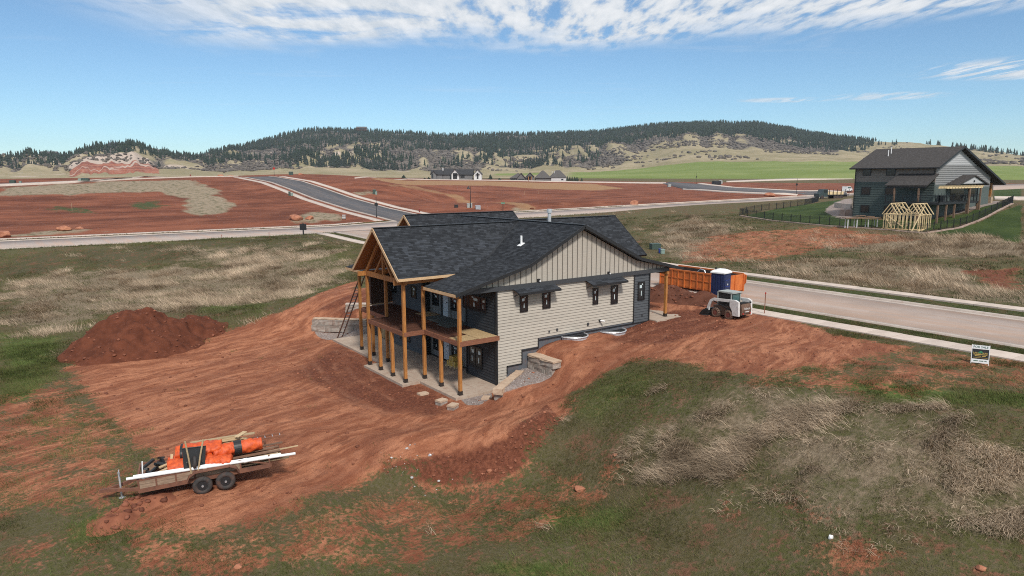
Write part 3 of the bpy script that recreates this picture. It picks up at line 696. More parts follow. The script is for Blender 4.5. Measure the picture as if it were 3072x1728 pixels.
def G(x, y):
    q = _G0(x, y); q[2] = float(gz(q[0], q[1])); return q
# ------------------------------------------------------------------ hills on the horizon
HR = np.array([560, 620, 850, 1100, 1400, 1700, 2000, 2600, 3600.])
# picture height of the bare ground at those distances, for columns of the photograph
HT = {-900: [545, 545, 535, 520, 505, 495, 488, 510, 525],
      -400: [545, 545, 533, 515, 500, 490, 485, 505, 520],
      0: [541, 541, 533, 514, 484, 482, 480, 500, 520], 120: [541, 541, 533, 514, 476, 470, 466, 500, 520],
      190: [541, 541, 532, 514, 490, 478, 474, 500, 520], 240: [540, 539, 528, 500, 466, 470, 476, 505, 525],
      290: [540, 538, 520, 484, 452, 462, 470, 505, 525], 346: [540, 538, 522, 474, 444, 455, 470, 505, 525], 400: [540, 538, 517, 474, 449, 458, 470, 505, 525],
      477: [540, 538, 520, 484, 459, 462, 470, 500, 520], 572: [540, 537, 526, 505, 484, 472, 470, 495, 520],
      668: [536, 535, 527, 509, 484, 464, 453, 480, 515], 740: [535, 534, 525, 506, 478, 452, 438, 470, 510], 811: [533, 532, 523, 502, 474, 443, 423, 460, 505], 880: [533, 531, 521, 499, 465, 430, 400, 440, 500],
      954: [533, 531, 521, 498, 462, 427, 391, 430, 495], 1192: [533, 530, 522, 501, 472, 437, 400, 430, 490], 1359: [533, 532, 523, 506, 482, 443, 406, 435, 490],
      1538: [533, 532, 523, 507, 480, 443, 404, 430, 490], 1789: [532, 530, 520, 501, 472, 437, 402, 430, 490], 1908: [530, 528, 516, 488, 455, 418, 386, 420, 490],
      1990: [530, 528, 510, 470, 440, 405, 377, 410, 485], 2080: [530, 526, 506, 462, 428, 398, 374, 405, 485], 2150: [530, 525, 502, 462, 432, 402, 374, 405, 485], 2266: [530, 524, 500, 470, 442, 408, 376, 405, 485],
      2361: [530, 522, 498, 474, 452, 420, 391, 415, 485], 2456: [530, 522, 498, 476, 456, 430, 410, 430, 485], 2564: [530, 522, 500, 480, 462, 440, 421, 440, 490],
      2743: [530, 522, 500, 480, 460, 442, 430, 450, 495], 2862: [532, 524, 505, 485, 466, 452, 441, 460, 500], 3072: [534, 528, 510, 491, 480, 472, 466, 480, 505],
      3500: [540, 535, 520, 505, 492, 484, 478, 490, 515], 4200: [545, 542, 535, 520, 505, 497, 490, 500, 520]}
_hx = np.array(sorted(HT)); _ht = np.array([HT[k] for k in _hx], float)
def _tan_el(x, y):
    r = np.array([ray((a, b)) for a, b in zip(np.ravel(x), np.ravel(y))])
    return r[:, 2] / np.hypot(r[:, 0], r[:, 1])
_haz = np.array([math.atan2(*(lambda r: (r[0], r[1]))(ray((x, 540)))) for x in _hx])     # bearing from +Y towards +X
_hz = np.array([[CAMH + HR[j] * _tan_el([x], [_ht[i, j]])[0] for j in range(len(HR))] for i, x in enumerate(_hx)])
HA = np.linspace(_haz[0], _haz[-1], 620)
HRR = np.concatenate([np.linspace(560, 900, 26), np.geomspace(915, 2100, 120)[0:], np.linspace(2140, 3600, 18)])
_col = np.stack([np.interp(HA, _haz, _hz[:, j]) for j in range(len(HR))], 1)
# a little smoothing across bearings
for _ in range(3): _col[1:-1] = 0.25 * _col[:-2] + 0.5 * _col[1:-1] + 0.25 * _col[2:]
HZ = np.empty((len(HRR), len(HA)))
for i in range(len(HA)):
    HZ[:, i] = np.interp(HRR, HR, _col[i])
for _ in range(4): HZ[1:-1] = 0.25 * HZ[:-2] + 0.5 * HZ[1:-1] + 0.25 * HZ[2:]
HRg, HAg = np.meshgrid(HRR, HA, indexing='ij')
HU = CAM[0] + HRg * np.sin(HAg); HV = CAM[1] + HRg * np.cos(HAg)
Tn = T(HU[:8], HV[:8])
amp = smooth(HRR, 820, 1250) * (1 - 0.78 * smooth(HRR, 1380, 1850))
ridge = 1 - np.abs(2 * fbm(HU / 190, HV / 190, 4) - 1) * 1.6
bumps = 16 * (ridge - .35) + 24 * (fbm(HU / 330 + 5, HV / 330, 4) - .5) + 7 * (fbm(HU / 60, HV / 60, 3) - .5)
rx = 1536 + FPX * np.tan(HAg - YAW)                         # photograph column of each bearing
calm = 1 - .72 * smooth(rx, 1750, 1950) * (1 - smooth(HRg, 1250, 1500))
ang = (HAg - YAW) * 57.3
wz = 1.6 * (fbm(HU / 260 + 50, HV / 260, 3) - .5)
drain = np.abs(2 * vnoise(ang * .55 + wz + 40, HRg / 900) - 1) * .6 + np.abs(2 * vnoise(ang * 1.35 + wz * 2, HRg / 420 + 9) - 1) * .4
bumps = .8 * bumps + 24 * (drain - .42) + 14 * (fbm(HU / 40, HV / 40 + 8, 4) - .5)
HZ = HZ + bumps * amp[:, None] * calm
for _ in range(1): HZ[1:-1, 1:-1] = (HZ[1:-1, 1:-1] * 2 + HZ[:-2, 1:-1] + HZ[2:, 1:-1] + HZ[1:-1, :-2] + HZ[1:-1, 2:]) / 6
_cl = band(rx, 225, 490, 25) * band(HRg, 850, 1060, 30); HZ = HZ + _cl * 9 * (np.abs(2 * vnoise((HAg - YAW) * 57.3 * 2.6, HRg / 400) - 1) + .5 * vnoise((HAg - YAW) * 57.3 * 7, HRg / 300) - .6)
w = smooth(HRR[:8], 580, 640)[:, None]; HZ[:8] = (Tn - 0.4) * (1 - w) + HZ[:8] * w
def hz_at(u, v):
    r = np.hypot(u - CAM[0], v - CAM[1]); a = np.arctan2(u - CAM[0], v - CAM[1])
    i = np.clip(np.searchsorted(HRR, r) - 1, 0, len(HRR) - 2); j = np.clip(np.searchsorted(HA, a) - 1, 0, len(HA) - 2)
    fr = (r - HRR[i]) / (HRR[i + 1] - HRR[i]); fa = (a - HA[j]) / (HA[j + 1] - HA[j])
    return (HZ[i, j] * (1 - fa) + HZ[i, j + 1] * fa) * (1 - fr) + (HZ[i + 1, j] * (1 - fa) + HZ[i + 1, j + 1] * fa) * fr
ny2, nx2 = HU.shape
# picture height of each hill vertex: only used to know which slope is which
dv = np.stack([HU - CAM[0], HV - CAM[1], HZ - CAM[2]], -1)
hy = 864 + FPX * (dv @ MC[1]) / (dv @ MC[2])
lap = HZ * 0; lap[1:-1, 1:-1] = (HZ[:-2, 1:-1] + HZ[2:, 1:-1] + HZ[1:-1, :-2] + HZ[1:-1, 2:]) / 4 - HZ[1:-1, 1:-1]
for _ in range(3): lap[1:-1, 1:-1] = (lap[1:-1, 1:-1] * 2 + lap[:-2, 1:-1] + lap[2:, 1:-1] + lap[1:-1, :-2] + lap[1:-1, 2:]) / 6
gully = smooth(lap, 0.02, 0.45)
nz1 = fbm(HU / 120 + 3, HV / 120 - 8, 4); nz2 = fbm(HU / 45, HV / 45 + 30, 4)
scrub = np.clip(.30 + 0.45 * gully + 1.3 * (.46 - drain) + 1.5 * (nz1 - .44) + .7 * (nz2 - .5), 0, 1) * smooth(HRg, 930, 1080)
scrub *= 1 - .9 * smooth(rx, 1800, 1950) * (1 - smooth(HRg, 1150, 1500) * (rx < 2500))
scrub = np.maximum(scrub, .75 * smooth(HRg, 1550, 1750) * smooth(rx, 600, 900) * (1 - smooth(rx, 2450, 2600)))
green = smooth(rx, 1620, 1800) * (1 - smooth(HRg, 860 + 70 * smooth(rx, 1800, 2150) + 90 * (nz1 - .5), 920 + 80 * smooth(rx, 1800, 2150) + 90 * (nz1 - .5)))
green = np.maximum(green, smooth(rx, 1440, 1520) * (1 - smooth(rx, 1600, 1680)) * band(HRg, 760, 860, 40) * .8)
cliff = band(rx, 240, 480, 25) * band(HRg, 840, 1000, 15)
white = band(rx, 240, 480, 25) * band(HRg, 1000, 1065, 20)
white = np.maximum(white, np.clip(3.2 * (fbm(HU / 55 + 40, HV / 55, 4) - .58), 0, 1) * band(HRg, 900, 1900, 100) * (rx < 1250))
white = np.maximum(white, band(rx, -600, 150, 80) * band(HRg, 980, 1200, 100) * np.clip(2.4 * (nz2 - .45), 0, 1))
hA = np.stack([scrub, green, cliff, white], -1).reshape(-1, 4)
def hill_mat():
    m, t, b = newmat('hills')
    g = t.nodes.new('ShaderNodeNewGeometry'); P = g.outputs['Position']
    a = t.nodes.new('ShaderNodeAttribute'); a.attribute_name = 'hA'
    s = t.nodes.new('ShaderNodeSeparateColor'); t.links.new(a.outputs['Color'], s.inputs[0])
    n1 = noise(t, P, .012, 5, .6); n2 = noise(t, P, .06, 5, .65); n3 = noise(t, P, .25, 3, .6)
    dry = mixc(t, sstep(t, n1, .35, .65), (0.255, 0.215, 0.128), (0.36, 0.295, 0.195))
    dry = mixc(t, sstep(t, n2, .45, .68, 0, .7), dry, (0.22, 0.20, 0.11))
    dry = mixc(t, sstep(t, n3, .52, .7, 0, .45), dry, (0.16, 0.145, 0.09))
    sc = mixc(t, sstep(t, n3, .35, .65), (0.10, 0.088, 0.078), (0.175, 0.15, 0.125))
    col = mixc(t, sstep(t, mth(t, 'ADD', s.outputs[0], mth(t, 'MULTIPLY', mth(t, 'SUBTRACT', n2, .5), .9)), .25, .6), dry, sc)
    col = mixc(t, sstep(t, mth(t, 'ADD', s.outputs[1], mth(t, 'MULTIPLY', mth(t, 'SUBTRACT', n1, .5), .5)), .35, .65), col, mixc(t, sstep(t, n1, .35, .7), (0.155, 0.20, 0.058), (0.225, 0.255, 0.095)))
    sz = t.nodes.new('ShaderNodeSeparateXYZ'); t.links.new(P, sz.inputs[0])
    lay = noise(t, vmap(t, P, (.01, .01, .5)), 1.0, 3, .6)
    red = mixc(t, sstep(t, lay, .40, .62), (0.34, 0.125, 0.08), (0.20, 0.066, 0.048))
    red = mixc(t, sstep(t, n3, .45, .7, 0, .6), red, (0.42, 0.27, 0.20))
    col = mixc(t, sstep(t, mth(t, 'ADD', s.outputs[2], mth(t, 'MULTIPLY', mth(t, 'SUBTRACT', n2, .5), .7)), .4, .6), col, red)
    col = mixc(t, sstep(t, mth(t, 'ADD', a.outputs['Alpha'], mth(t, 'MULTIPLY', mth(t, 'SUBTRACT', n2, .5), .9)), .35, .7), col, mixc(t, n3, (0.52, 0.43, 0.36), (0.40, 0.31, 0.25)))
    t.links.new(col, b.inputs['Base Color']); b.inputs['Roughness'].default_value = 1.0; b.inputs['Specular IOR Level'].default_value = 0.05
    bp = t.nodes.new('ShaderNodeBump'); bp.inputs['Strength'].default_value = 0.6; bp.inputs['Distance'].default_value = 3.0
    t.links.new(n2, bp.inputs['Height']); t.links.new(bp.outputs[0], b.inputs['Normal'])
    return m
idx = np.arange(ny2 * nx2).reshape(ny2, nx2)
hF = np.stack([idx[:-1, :-1], idx[:-1, 1:], idx[1:, 1:], idx[1:, :-1]], -1).reshape(-1, 4)
hills = npmesh('hills', np.stack([HU, HV, HZ], -1).reshape(-1, 3), hF, hill_mat(), smooth_=True, attr={'hA': ('POINT', hA)})
tag(hills, kind='structure')
# ------------------------------------------------------------------ pines and bare scrub on the hills
M['pine_crown'] = pmat('pine_needles', (0.026, 0.040, 0.026), 0.9, (0.014, 0.022, 0.015), 0.9, (1, 1, 1), 0.25, 0, coord='Object')
def tintmat(name, rough=0.9, spec=0.2, attr='tint', trans=0.0):
    m, t, b = newmat(name); a = t.nodes.new('ShaderNodeAttribute'); a.attribute_name = attr
    t.links.new(a.outputs['Color'], b.inputs['Base Color']); b.inputs['Roughness'].default_value = rough; b.inputs['Specular IOR Level'].default_value = spec
    return m
M['tint'] = tintmat('leaf_tint')
def pine_arrays(seed, n=7, tiers=4):
    """unit-height ponderosa: ragged stacked skirts over a bare lower trunk"""
    r = np.random.RandomState(seed); V = []; F = []
    base = r.uniform(.10, .2)
    for k in range(tiers):
        z0 = base + (1 - base) * k / tiers * .92; z1_ = min(1.0, z0 + (1 - base) / tiers * 1.55)
        rad = (0.20 - .045 * k * 4 / tiers) * r.uniform(.85, 1.15)
        n0 = len(V); off = r.uniform(-.02, .02, 2)
        for i in range(n):
            a = 2 * math.pi * (i + r.uniform(-.25, .25)) / n; q = rad * r.uniform(.65, 1.2)
            V.append((off[0] + q * math.cos(a), off[1] + q * math.sin(a), z0 + r.uniform(-.03, .05)))
        V.append((off[0] * .3, off[1] * .3, z1_))
        for i in range(n): F.append((n0 + i, n0 + (i + 1) % n, n0 + n))
    n0 = len(V)
    for i in range(4):
        a = math.pi / 2 * i; V.append((.016 * math.cos(a), .016 * math.sin(a), -.05))
    V.append((0, 0, .6))
    for i in range(4): F.append((n0 + i, n0 + (i + 1) % 4, n0 + 4))
    return np.array(V), np.array(F)
PV = [pine_arrays(40 + i) for i in range(6)]
def pick(n, wfun, rmin, rmax, seed):
    r = np.random.RandomState(seed); U = []; 
    a = r.uniform(YAW - R(42), YAW + R(42), n); rr = np.sqrt(r.uniform(rmin ** 2, rmax ** 2, n))
    u = CAM[0] + rr * np.sin(a); v = CAM[1] + rr * np.cos(a); px = 1536 + FPX * np.tan(a - YAW)
    k = r.uniform(0, 1, n) < wfun(u, v, rr, px)
    return u[k], v[k], rr[k], px[k]
def pine_w(u, v, rr, px):
    c = fbm(u / 70 + 9, v / 70 + 3, 3); c2 = fbm(u / 210 - 4, v / 210 + 12, 3)
    sky_ = band(rr, 1640, 2060, 170) * smooth(px, 560, 760) * (1 - smooth(px, 2480, 2620))
    wgt = sky_ * np.clip(.30 + 3.2 * (c - .42) + .6 * smooth(px, 1750, 1950), .10, 1)
    wgt = np.maximum(wgt, np.clip(4.2 * (c - .56) + 2.4 * (c2 - .53), 0, .55) * band(rr, 1050, 1650, 60) * (px < 1800))
    wgt = np.maximum(wgt, band(rr, 1200, 1460, 60) * np.clip(.20 + 2.2 * (c - .45), 0, .8) * (px < 700) * (px > 150))
    wgt = np.maximum(wgt, band(rr, 1290, 1420, 40) * .75 * (px < 640))
    wgt = np.maximum(wgt, band(rr, 1000, 1420, 40) * np.clip(.12 + 2.0 * (c - .5), 0, .5) * (px < 230))
    wgt = np.maximum(wgt, np.clip(3 * (c - .52), 0, .6) * band(rr, 1750, 2060, 60) * (px > 2480))
    wgt = np.maximum(wgt, np.clip(3 * (c2 - .60), 0, .5) * band(rr, 1450, 1700, 60) * (px > 2000) * (px < 2500))
    wgt *= 1 - band(px, 235, 480, 15) * band(rr, 800, 1080, 10)
    return wgt
pu, pv, pr, ppx = pick(46000, pine_w, 1000, 2070, 5)
pz = hz_at(pu, pv)
inview = (ppx > -40) & (ppx < 3110)
order = np.argsort(pr / (1 + 0 * pr) + 5000 * (~inview)); pu, pv, pr, pz, ppx = pu[order], pv[order], pr[order], pz[order], ppx[order]
ph = np.random.RandomState(3).uniform(8.0, 15.5, len(pu)); ph = np.where(ppx < 640, ph * .82, ph)
crown_me = []
for i, (a, f) in enumerate(PV):
    me = bpy.data.meshes.new('pine_tree'); me.from_pydata(a.tolist(), [], f.tolist()); me.materials.append(M['pine_crown']); crown_me.append(me)
NI = min(300, len(pu))
for i in range(NI):
    s = ph[i]; wd = rng.uniform(.9, 1.35)
    o = link('pine_tree', crown_me[i % 6], None, (pu[i], pv[i], pz[i] - .3), (0, 0, rng.uniform(0, 6.28)), (s * wd, s * wd, s))
    _reg = 0 if ppx[i] < 230 else 1 if ppx[i] < 640 else 2 if ppx[i] < 1750 else 3
    tag(o, ['dark green pine on the leftmost wooded hill in the distance', 'dark green pine on the hill around the red cliff in the distance', 'dark green pine on the slopes of the long central ridge', 'dark green pine on the right hill above the green field'][_reg], 'tree', ['pines on the leftmost hill', 'pines on the red cliff hill', 'pines on the central ridge', 'pines on the right hill'][_reg])
def scatter_merge(name, shapes, U, Vv, Z, S, SXY, tints, mat, seed, label=None):
    r = np.random.RandomState(seed); Vs = []; Fs = []; Ts = []; n = 0
    which = r.randint(0, len(shapes), len(U)); rot = r.uniform(0, 6.28, len(U))
    for k, (sv, sf) in enumerate(shapes):
        q = np.where(which == k)[0]
        if len(q) == 0: continue
        c, s_ = np.cos(rot[q])[:, None], np.sin(rot[q])[:, None]
        X = (sv[None, :, 0] * c - sv[None, :, 1] * s_) * SXY[q][:, None] + U[q][:, None]
        Y = (sv[None, :, 0] * s_ + sv[None, :, 1] * c) * SXY[q][:, None] + Vv[q][:, None]
        Zz = sv[None, :, 2] * S[q][:, None] + Z[q][:, None]
        Vs.append(np.stack([X, Y, Zz], -1).reshape(-1, 3))
        Fs.append((sf[None] + (np.arange(len(q)) * len(sv))[:, None, None]).reshape(-1, sf.shape[1]) + n); n += len(q) * len(sv)
        Ts.append(np.repeat(tints[q], len(sf), 0))
    o = npmesh(name, np.concatenate(Vs), np.concatenate(Fs), mat, attr={'tint': ('FACE', np.concatenate(Ts))})
    return o
def tints(n, c0, c1, seed, vary=.2):
    r = np.random.RandomState(seed); k = r.uniform(0, 1, (n, 1)); c = np.array(c0)[None] * (1 - k) + np.array(c1)[None] * k
    c = c * r.uniform(1 - vary, 1 + vary, (n, 1))
    return np.concatenate([c, np.ones((n, 1))], 1)
nf = len(pu) - NI
fo = scatter_merge('pine_forest', PV, pu[NI:], pv[NI:], pz[NI:] - .3, ph[NI:], ph[NI:] * nr.uniform(.85, 1.3, nf), tints(nf, (0.015, 0.026, 0.018), (0.032, 0.046, 0.028), 8), M['tint'], 9)
tag(fo, kind='stuff')
# bare scrub oak: ragged low domes
def scrub_arrays(seed):
    r = np.random.RandomState(seed); bm = bmesh.new(); bmesh.ops.create_icosphere(bm, subdivisions=1, radius=1.0)
    V = np.array([v.co[:] for v in bm.verts]); F = np.array([[v.index for v in f.verts] for f in bm.faces]); bm.free()
    V = V * r.uniform(.7, 1.25, (len(V), 1)); V[:, 2] = V[:, 2] * .8 + .35
    return V, F
SVs = [scrub_arrays(i) for i in range(5)]
def scrub_w(u, v, rr, px):
    c = fbm(u / 80 + 19, v / 80 - 3, 3); i = np.clip(np.searchsorted(HRR, rr) - 1, 0, len(HRR) - 1); j = np.clip(np.searchsorted(HA, np.arctan2(u - CAM[0], v - CAM[1])) - 1, 0, len(HA) - 1)
    return np.clip(scrub[i, j] * 1.1 - .14 + 2.0 * (c - .5), 0, 1) * (rr > 960)
su, sv_, sr, spx = pick(62000, scrub_w, 960, 1950, 21)
sz_ = hz_at(su, sv_); ns = len(su); sh = np.random.RandomState(4).uniform(1.0, 2.9, ns)
sb = scatter_merge('hillside_scrub', SVs, su, sv_, sz_, sh, sh * nr.uniform(1.0, 1.6, ns), tints(ns, (0.085, 0.072, 0.064), (0.15, 0.128, 0.105), 6), M['tint'], 12)
tag(sb, kind='stuff')
hb = MB().bb(-3900, 3900, -3900, 3900, -80, float(max(HZ.max() + 22, CAMH + 20))); hzo = hb.build('haze', [])
hm = bpy.data.materials.new('haze'); hm.use_nodes = True; hm.node_tree.nodes.clear(); _v = hm.node_tree.nodes.new('ShaderNodeVolumePrincipled'); _o = hm.node_tree.nodes.new('ShaderNodeOutputMaterial')
_v.inputs['Color'].default_value = (0.80, 0.88, 1.0, 1); _v.inputs['Density'].default_value = 0.000085; _v.inputs['Anisotropy'].default_value = 0.2; hm.node_tree.links.new(_v.outputs[0], _o.inputs['Volume']); hzo.data.materials.append(hm); tag(hzo, kind='stuff')
print('pines', len(pu), 'scrub', ns)
# ------------------------------------------------------------------ roads, kerbs, pavements
def road_mat(name, c1, c2, stain, coordrot=0.0):
    m, t, b = newmat(name); g = t.nodes.new('ShaderNodeNewGeometry'); P = g.outputs['Position']
    n1 = noise(t, P, .35, 5, .6); n2 = noise(t, P, 12, 3, .6); n3 = noise(t, vmap(t, P, (1.2, .05, 1), (0, 0, coordrot)), .9, 4, .6)
    col = mixc(t, sstep(t, n1, .35, .65), c1, c2)
    col = mixc(t, sstep(t, n3, .42, .66, 0, .85), col, stain)
    col = mixc(t, sstep(t, n2, .5, .75, 0, .3), col, tuple(x * .7 for x in c1))
    t.links.new(col, b.inputs['Base Color']); b.inputs['Roughness'].default_value = .9; b.inputs['Specular IOR Level'].default_value = .25
    return m
M['road_concrete'] = road_mat('road_concrete', (0.335, 0.265, 0.225), (0.405, 0.325, 0.28), (0.385, 0.265, 0.20))
M['road_concrete_x'] = road_mat('road_concrete_x', (0.325, 0.270, 0.240), (0.39, 0.325, 0.29), (0.40, 0.285, 0.23), R(90))
M['asphalt'] = road_mat('asphalt_old', (0.085, 0.085, 0.092), (0.105, 0.102, 0.108), (0.15, 0.125, 0.115))
def strip(name, P0, P1, mat, th=0.35, parent=None, dz=0.0, kind='structure', n=None):
    """slab between two matching polylines [(x,y,z)...]"""
    a = np.asarray(P0, float); b = np.asarray(P1, float); n = len(a); V = []; F = []
    V = np.concatenate([a + [0, 0, dz], b + [0, 0, dz], a + [0, 0, dz - th], b + [0, 0, dz - th]])
    for i in range(n - 1):
        F += [(i, i + 1, n + i + 1, n + i), (2 * n + i, 2 * n + i + 1, i + 1, i), (n + i, n + i + 1, 3 * n + i + 1, 3 * n + i)]
    F += [(0, n, 3 * n, 2 * n), (n - 1, 3 * n - 1, 4 * n - 1, 2 * n - 1)]
    # make top faces point up
    p = V[list(F[0])]; nn = np.cross(p[1] - p[0], p[2] - p[0])
    if nn[2] < 0: F = [f[::-1] for f in F]
    o = npmesh(name, V, F, mat, parent)
    if kind: tag(o, kind=kind)
    return o
def along_v(u, v0, v1, step, zf): vs = np.linspace(v0, v1, max(2, int((v1 - v0) / step) + 1)); return [(u, v, zf(v)) for v in vs]
def along_u(v, u0, u1, step, zf): us = np.linspace(u0, u1, max(2, int((u1 - u0) / step) + 1)); return [(u, v, zf(u)) for u in us]
zst = lambda v: float(z_street(v)); zcr = lambda u: float(z_cross(u)); zsd = lambda v: float(z_side(v))
strip('street', along_v(22.98, -60, 82.6, 2, zst), along_v(32.02, -60, 82.6, 2, zst), M['road_concrete'])
strip('cross_street', along_u(82.2, -300, 300, 4, zcr), along_u(96.0, -300, 300, 4, zcr), M['road_concrete_x'], dz=.004)
strip('hill_road', [(42.6 + .02 * 0, v, zsd(v) + .02 * (42.6 - 47)) for v in np.linspace(96, 212, 60)], [(51.6, v, zsd(v) + .02 * (51.6 - 47)) for v in np.linspace(96, 212, 60)], M['asphalt'], dz=.012)
def kerb(name, line, w, h, side=(0, 0)):
    a = np.asarray(line, float); d = np.gradient(a[:, :2], axis=0); d /= np.linalg.norm(d, axis=1)[:, None]; n_ = np.stack([-d[:, 1], d[:, 0]], 1)
    L = a.copy(); L[:, :2] += n_ * w / 2; Rr = a.copy(); Rr[:, :2] -= n_ * w / 2
    return strip(name, L, Rr, M['kerb'], h + .3, None, h)
kerb('kerb', along_v(22.80, -60, 81, 2, zst), .34, .10)
kerb('kerb', along_v(32.20, -60, 81, 2, zst), .34, .10)
for a_, b_ in ((-300, 22.4), (32.6, 300)): kerb('kerb', along_u(82.0, a_, b_, 4, zcr), .4, .10)
for a_, b_ in ((-300, 41.5), (52.6, 300)): kerb('kerb', along_u(96.2, a_, b_, 4, zcr), .5, .12)
kerb('kerb', [(42.3, v, zsd(v) - .09) for v in np.linspace(97, 211, 60)], .55, .10)
kerb('kerb', [(51.9, v, zsd(v) + .09) for v in np.linspace(97, 211, 60)], .55, .10)
strip('gutter', along_v(31.35, -60, 80, 2, zst), along_v(32.02, -60, 80, 2, zst), M['kerb'], .05, None, .006)
strip('gutter', along_v(22.98, -60, 80, 2, zst), along_v(23.5, -60, 80, 2, zst), M['kerb'], .05, None, .006)
# pavements: slabs laid one by one near the camera
def pavement(name, u0, u1, v0, v1, zf, step, near_v=None):
    root = thing(name, None, None, (0, 0, 0)); root['kind'] = 'structure'
    uc = (u0 + u1) / 2; mb = MB().bb(u0 + .01 - uc, u1 - .01 - uc, -step / 2 + .012, step / 2 - .012, -.22, 0)
    me = mb.mesh('slab', M['walk']); v = v0
    while v < v1:
        z = zf(v + step / 2); s = math.atan2(zf(v + step) - zf(v), step)
        link('slab', me, root, (uc, v + step / 2, z + rng.uniform(-.006, .006)), (s, rng.uniform(-.003, .003), 0)); v += step
    return root
pavement('pavement', 19.15, 20.75, -46, 16, lambda v: zst(v) + .07, 1.55)
pavement('pavement', 35.0, 36.45, -46, 64, lambda v: zst(v) + .12, 1.55)
strip('pavement', along_v(19.15, 16, 80, 2, lambda v: zst(v) + .07), along_v(20.75, 16, 80, 2, lambda v: zst(v) + .07), M['walk'])
strip('pavement', along_u(99.6, -300, 38.2, 4, lambda u: zcr(u) + .12), along_u(101.3, -300, 38.2, 4, lambda u: zcr(u) + .12), M['walk'])
strip('pavement', along_u(99.6, 56.2, 300, 4, lambda u: zcr(u) + .12), along_u(101.3, 56.2, 300, 4, lambda u: zcr(u) + .12), M['walk'])
strip('pavement', [(38.9, v, zsd(v) - .10) for v in np.linspace(99.6, 206, 60)], [(40.7, v, zsd(v) - .08) for v in np.linspace(99.6, 206, 60)], M['walk'])
strip('pavement', [(53.6, v, zsd(v) + .20) for v in np.linspace(99.6, 206, 60)], [(55.4, v, zsd(v) + .22) for v in np.linspace(99.6, 206, 60)], M['walk'])
# far streets, traced on the ground
def far_strip(name, A_, B_, mat, dz=.35):
    n = 26
    def rs(P):
        P = np.array([p for p in P]); d = np.r_[0, np.cumsum(np.hypot(*(P[1:] - P[:-1])[:, :2].T))]; t = np.linspace(0, d[-1], n)
        q = np.stack([np.interp(t, d, P[:, 0]), np.interp(t, d, P[:, 1])], 1); return np.c_[q, T(q[:, 0], q[:, 1])]
    return strip(name, rs(hitpoly(A_)), rs(hitpoly(B_)), mat, .9, None, dz)
far_strip('ridge_road', [z6(*p) for p in [(0, 552), (600, 525), (1000, 500), (1500, 474), (1800, 470)]], [z6(*p) for p in [(0, 541), (600, 515), (1000, 491), (1500, 468), (1800, 463)]], M['walk'])
far_strip('far_road', [z7(*p) for p in [(100, 492), (500, 498), (1000, 506), (1500, 516), (2000, 524), (2450, 530)]], [z7(*p) for p in [(100, 488), (500, 493), (1000, 501), (1500, 510), (2000, 517), (2450, 522)]], M['walk'], .2)
far_strip('side_street', [zs(*p) for p in [(-150, 532), (0, 570), (300, 590), (640, 604), (900, 615), (1240, 618)]], [zs(*p) for p in [(-100, 520), (100, 534), (300, 556), (640, 578), (900, 592), (1240, 600)]], M['asphalt'], .2)
far_strip('side_pavement', [zs(*p) for p in [(110, 534), (300, 556), (640, 579), (900, 593), (1240, 601)]], [zs(*p) for p in [(130, 528), (320, 550), (640, 573), (900, 587), (1240, 594)]], M['walk'], .26)
far_strip('side_pavement', [zs(*p) for p in [(0, 577), (300, 596), (640, 612), (860, 622)]], [zs(*p) for p in [(0, 570), (300, 589), (640, 604), (870, 614)]], M['walk'], .26)
far_strip('far_road', [zs(*p) for p in [(330, 520), (700, 508), (1285, 496)]], [zs(*p) for p in [(330, 512), (700, 496), (1285, 483)]], M['walk'], .25)
far_strip('far_road', [zb(*p) for p in [(2270, 695), (2600, 680), (3000, 660)]], [zb(*p) for p in [(2270, 620), (2600, 610), (3000, 600)]], M['road_concrete'], .2)
far_strip('driveway', [zb(*p) for p in [(2300, 835), (2600, 845), (2900, 850)]], [zb(*p) for p in [(2290, 795), (2600, 800), (2900, 800)]], M['walk'], .15)
# ------------------------------------------------------------------ the main house
H1 = thing('house', 'new dark roofed house under construction with beige lap siding and timber porch posts', 'house')
def laps(parent, origin, du, L, z0, z1_, exp, out, m, th=0.016, cut=None, seglen=None, name='siding_board', gap=.018):
    """horizontal lap boards on a vertical wall: origin (x,y), du unit direction, out outward normal; cut(z)->(a,b) range"""
    z = z0; k = 0
    while z < z1_ - .02:
        h = min(exp, z1_ - z)
        a, b = (0, L) if cut is None else cut(z + h * .5)
        if b - a > .05:
            segs = [(a, b)]
            if seglen:
                segs = []; s = a; off = (k * 1.37) % seglen
                e = a + max(.6, off)
                while s < b:
                    e = min(e, b)
                    if b - e < .5: e = b
                    segs.append((s, e)); s = e; e = s + seglen
            for s, e in segs:
                p = [(origin[0] + du[0] * t, origin[1] + du[1] * t) for t in (s + .0015, e - .0015)]; hb = h; h = h - gap
                mb = MB(); A_, B_ = p; lip = th + .022
                vs = [(A_[0], A_[1], z), (B_[0], B_[1], z), (B_[0], B_[1], z + h), (A_[0], A_[1], z + h)]
                o0 = (out[0] * lip, out[1] * lip); o1 = (out[0] * .006, out[1] * .006)
                vs += [(A_[0] + o0[0], A_[1] + o0[1], z), (B_[0] + o0[0], B_[1] + o0[1], z), (B_[0] + o1[0], B_[1] + o1[1], z + h), (A_[0] + o1[0], A_[1] + o1[1], z + h)]
                fs = [(4, 5, 6, 7), (0, 1, 5, 4), (3, 7, 6, 2), (0, 4, 7, 3), (1, 2, 6, 5)]
                q = np.array(vs); nn = np.cross(q[5] - q[4], q[6] - q[4])
                if nn[0] * out[0] + nn[1] * out[1] < 0: fs = [f[::-1] for f in fs]
                mb.add(vs, fs); mb.build(name, m, parent); h = hb
        z += h; k += 1
def wall_quad(parent, x0, x1, y0, y1, z0, z1_, m, name='wall'):
    return MB().bb(x0, x1, y0, y1, z0, z1_).build(name, m, parent)
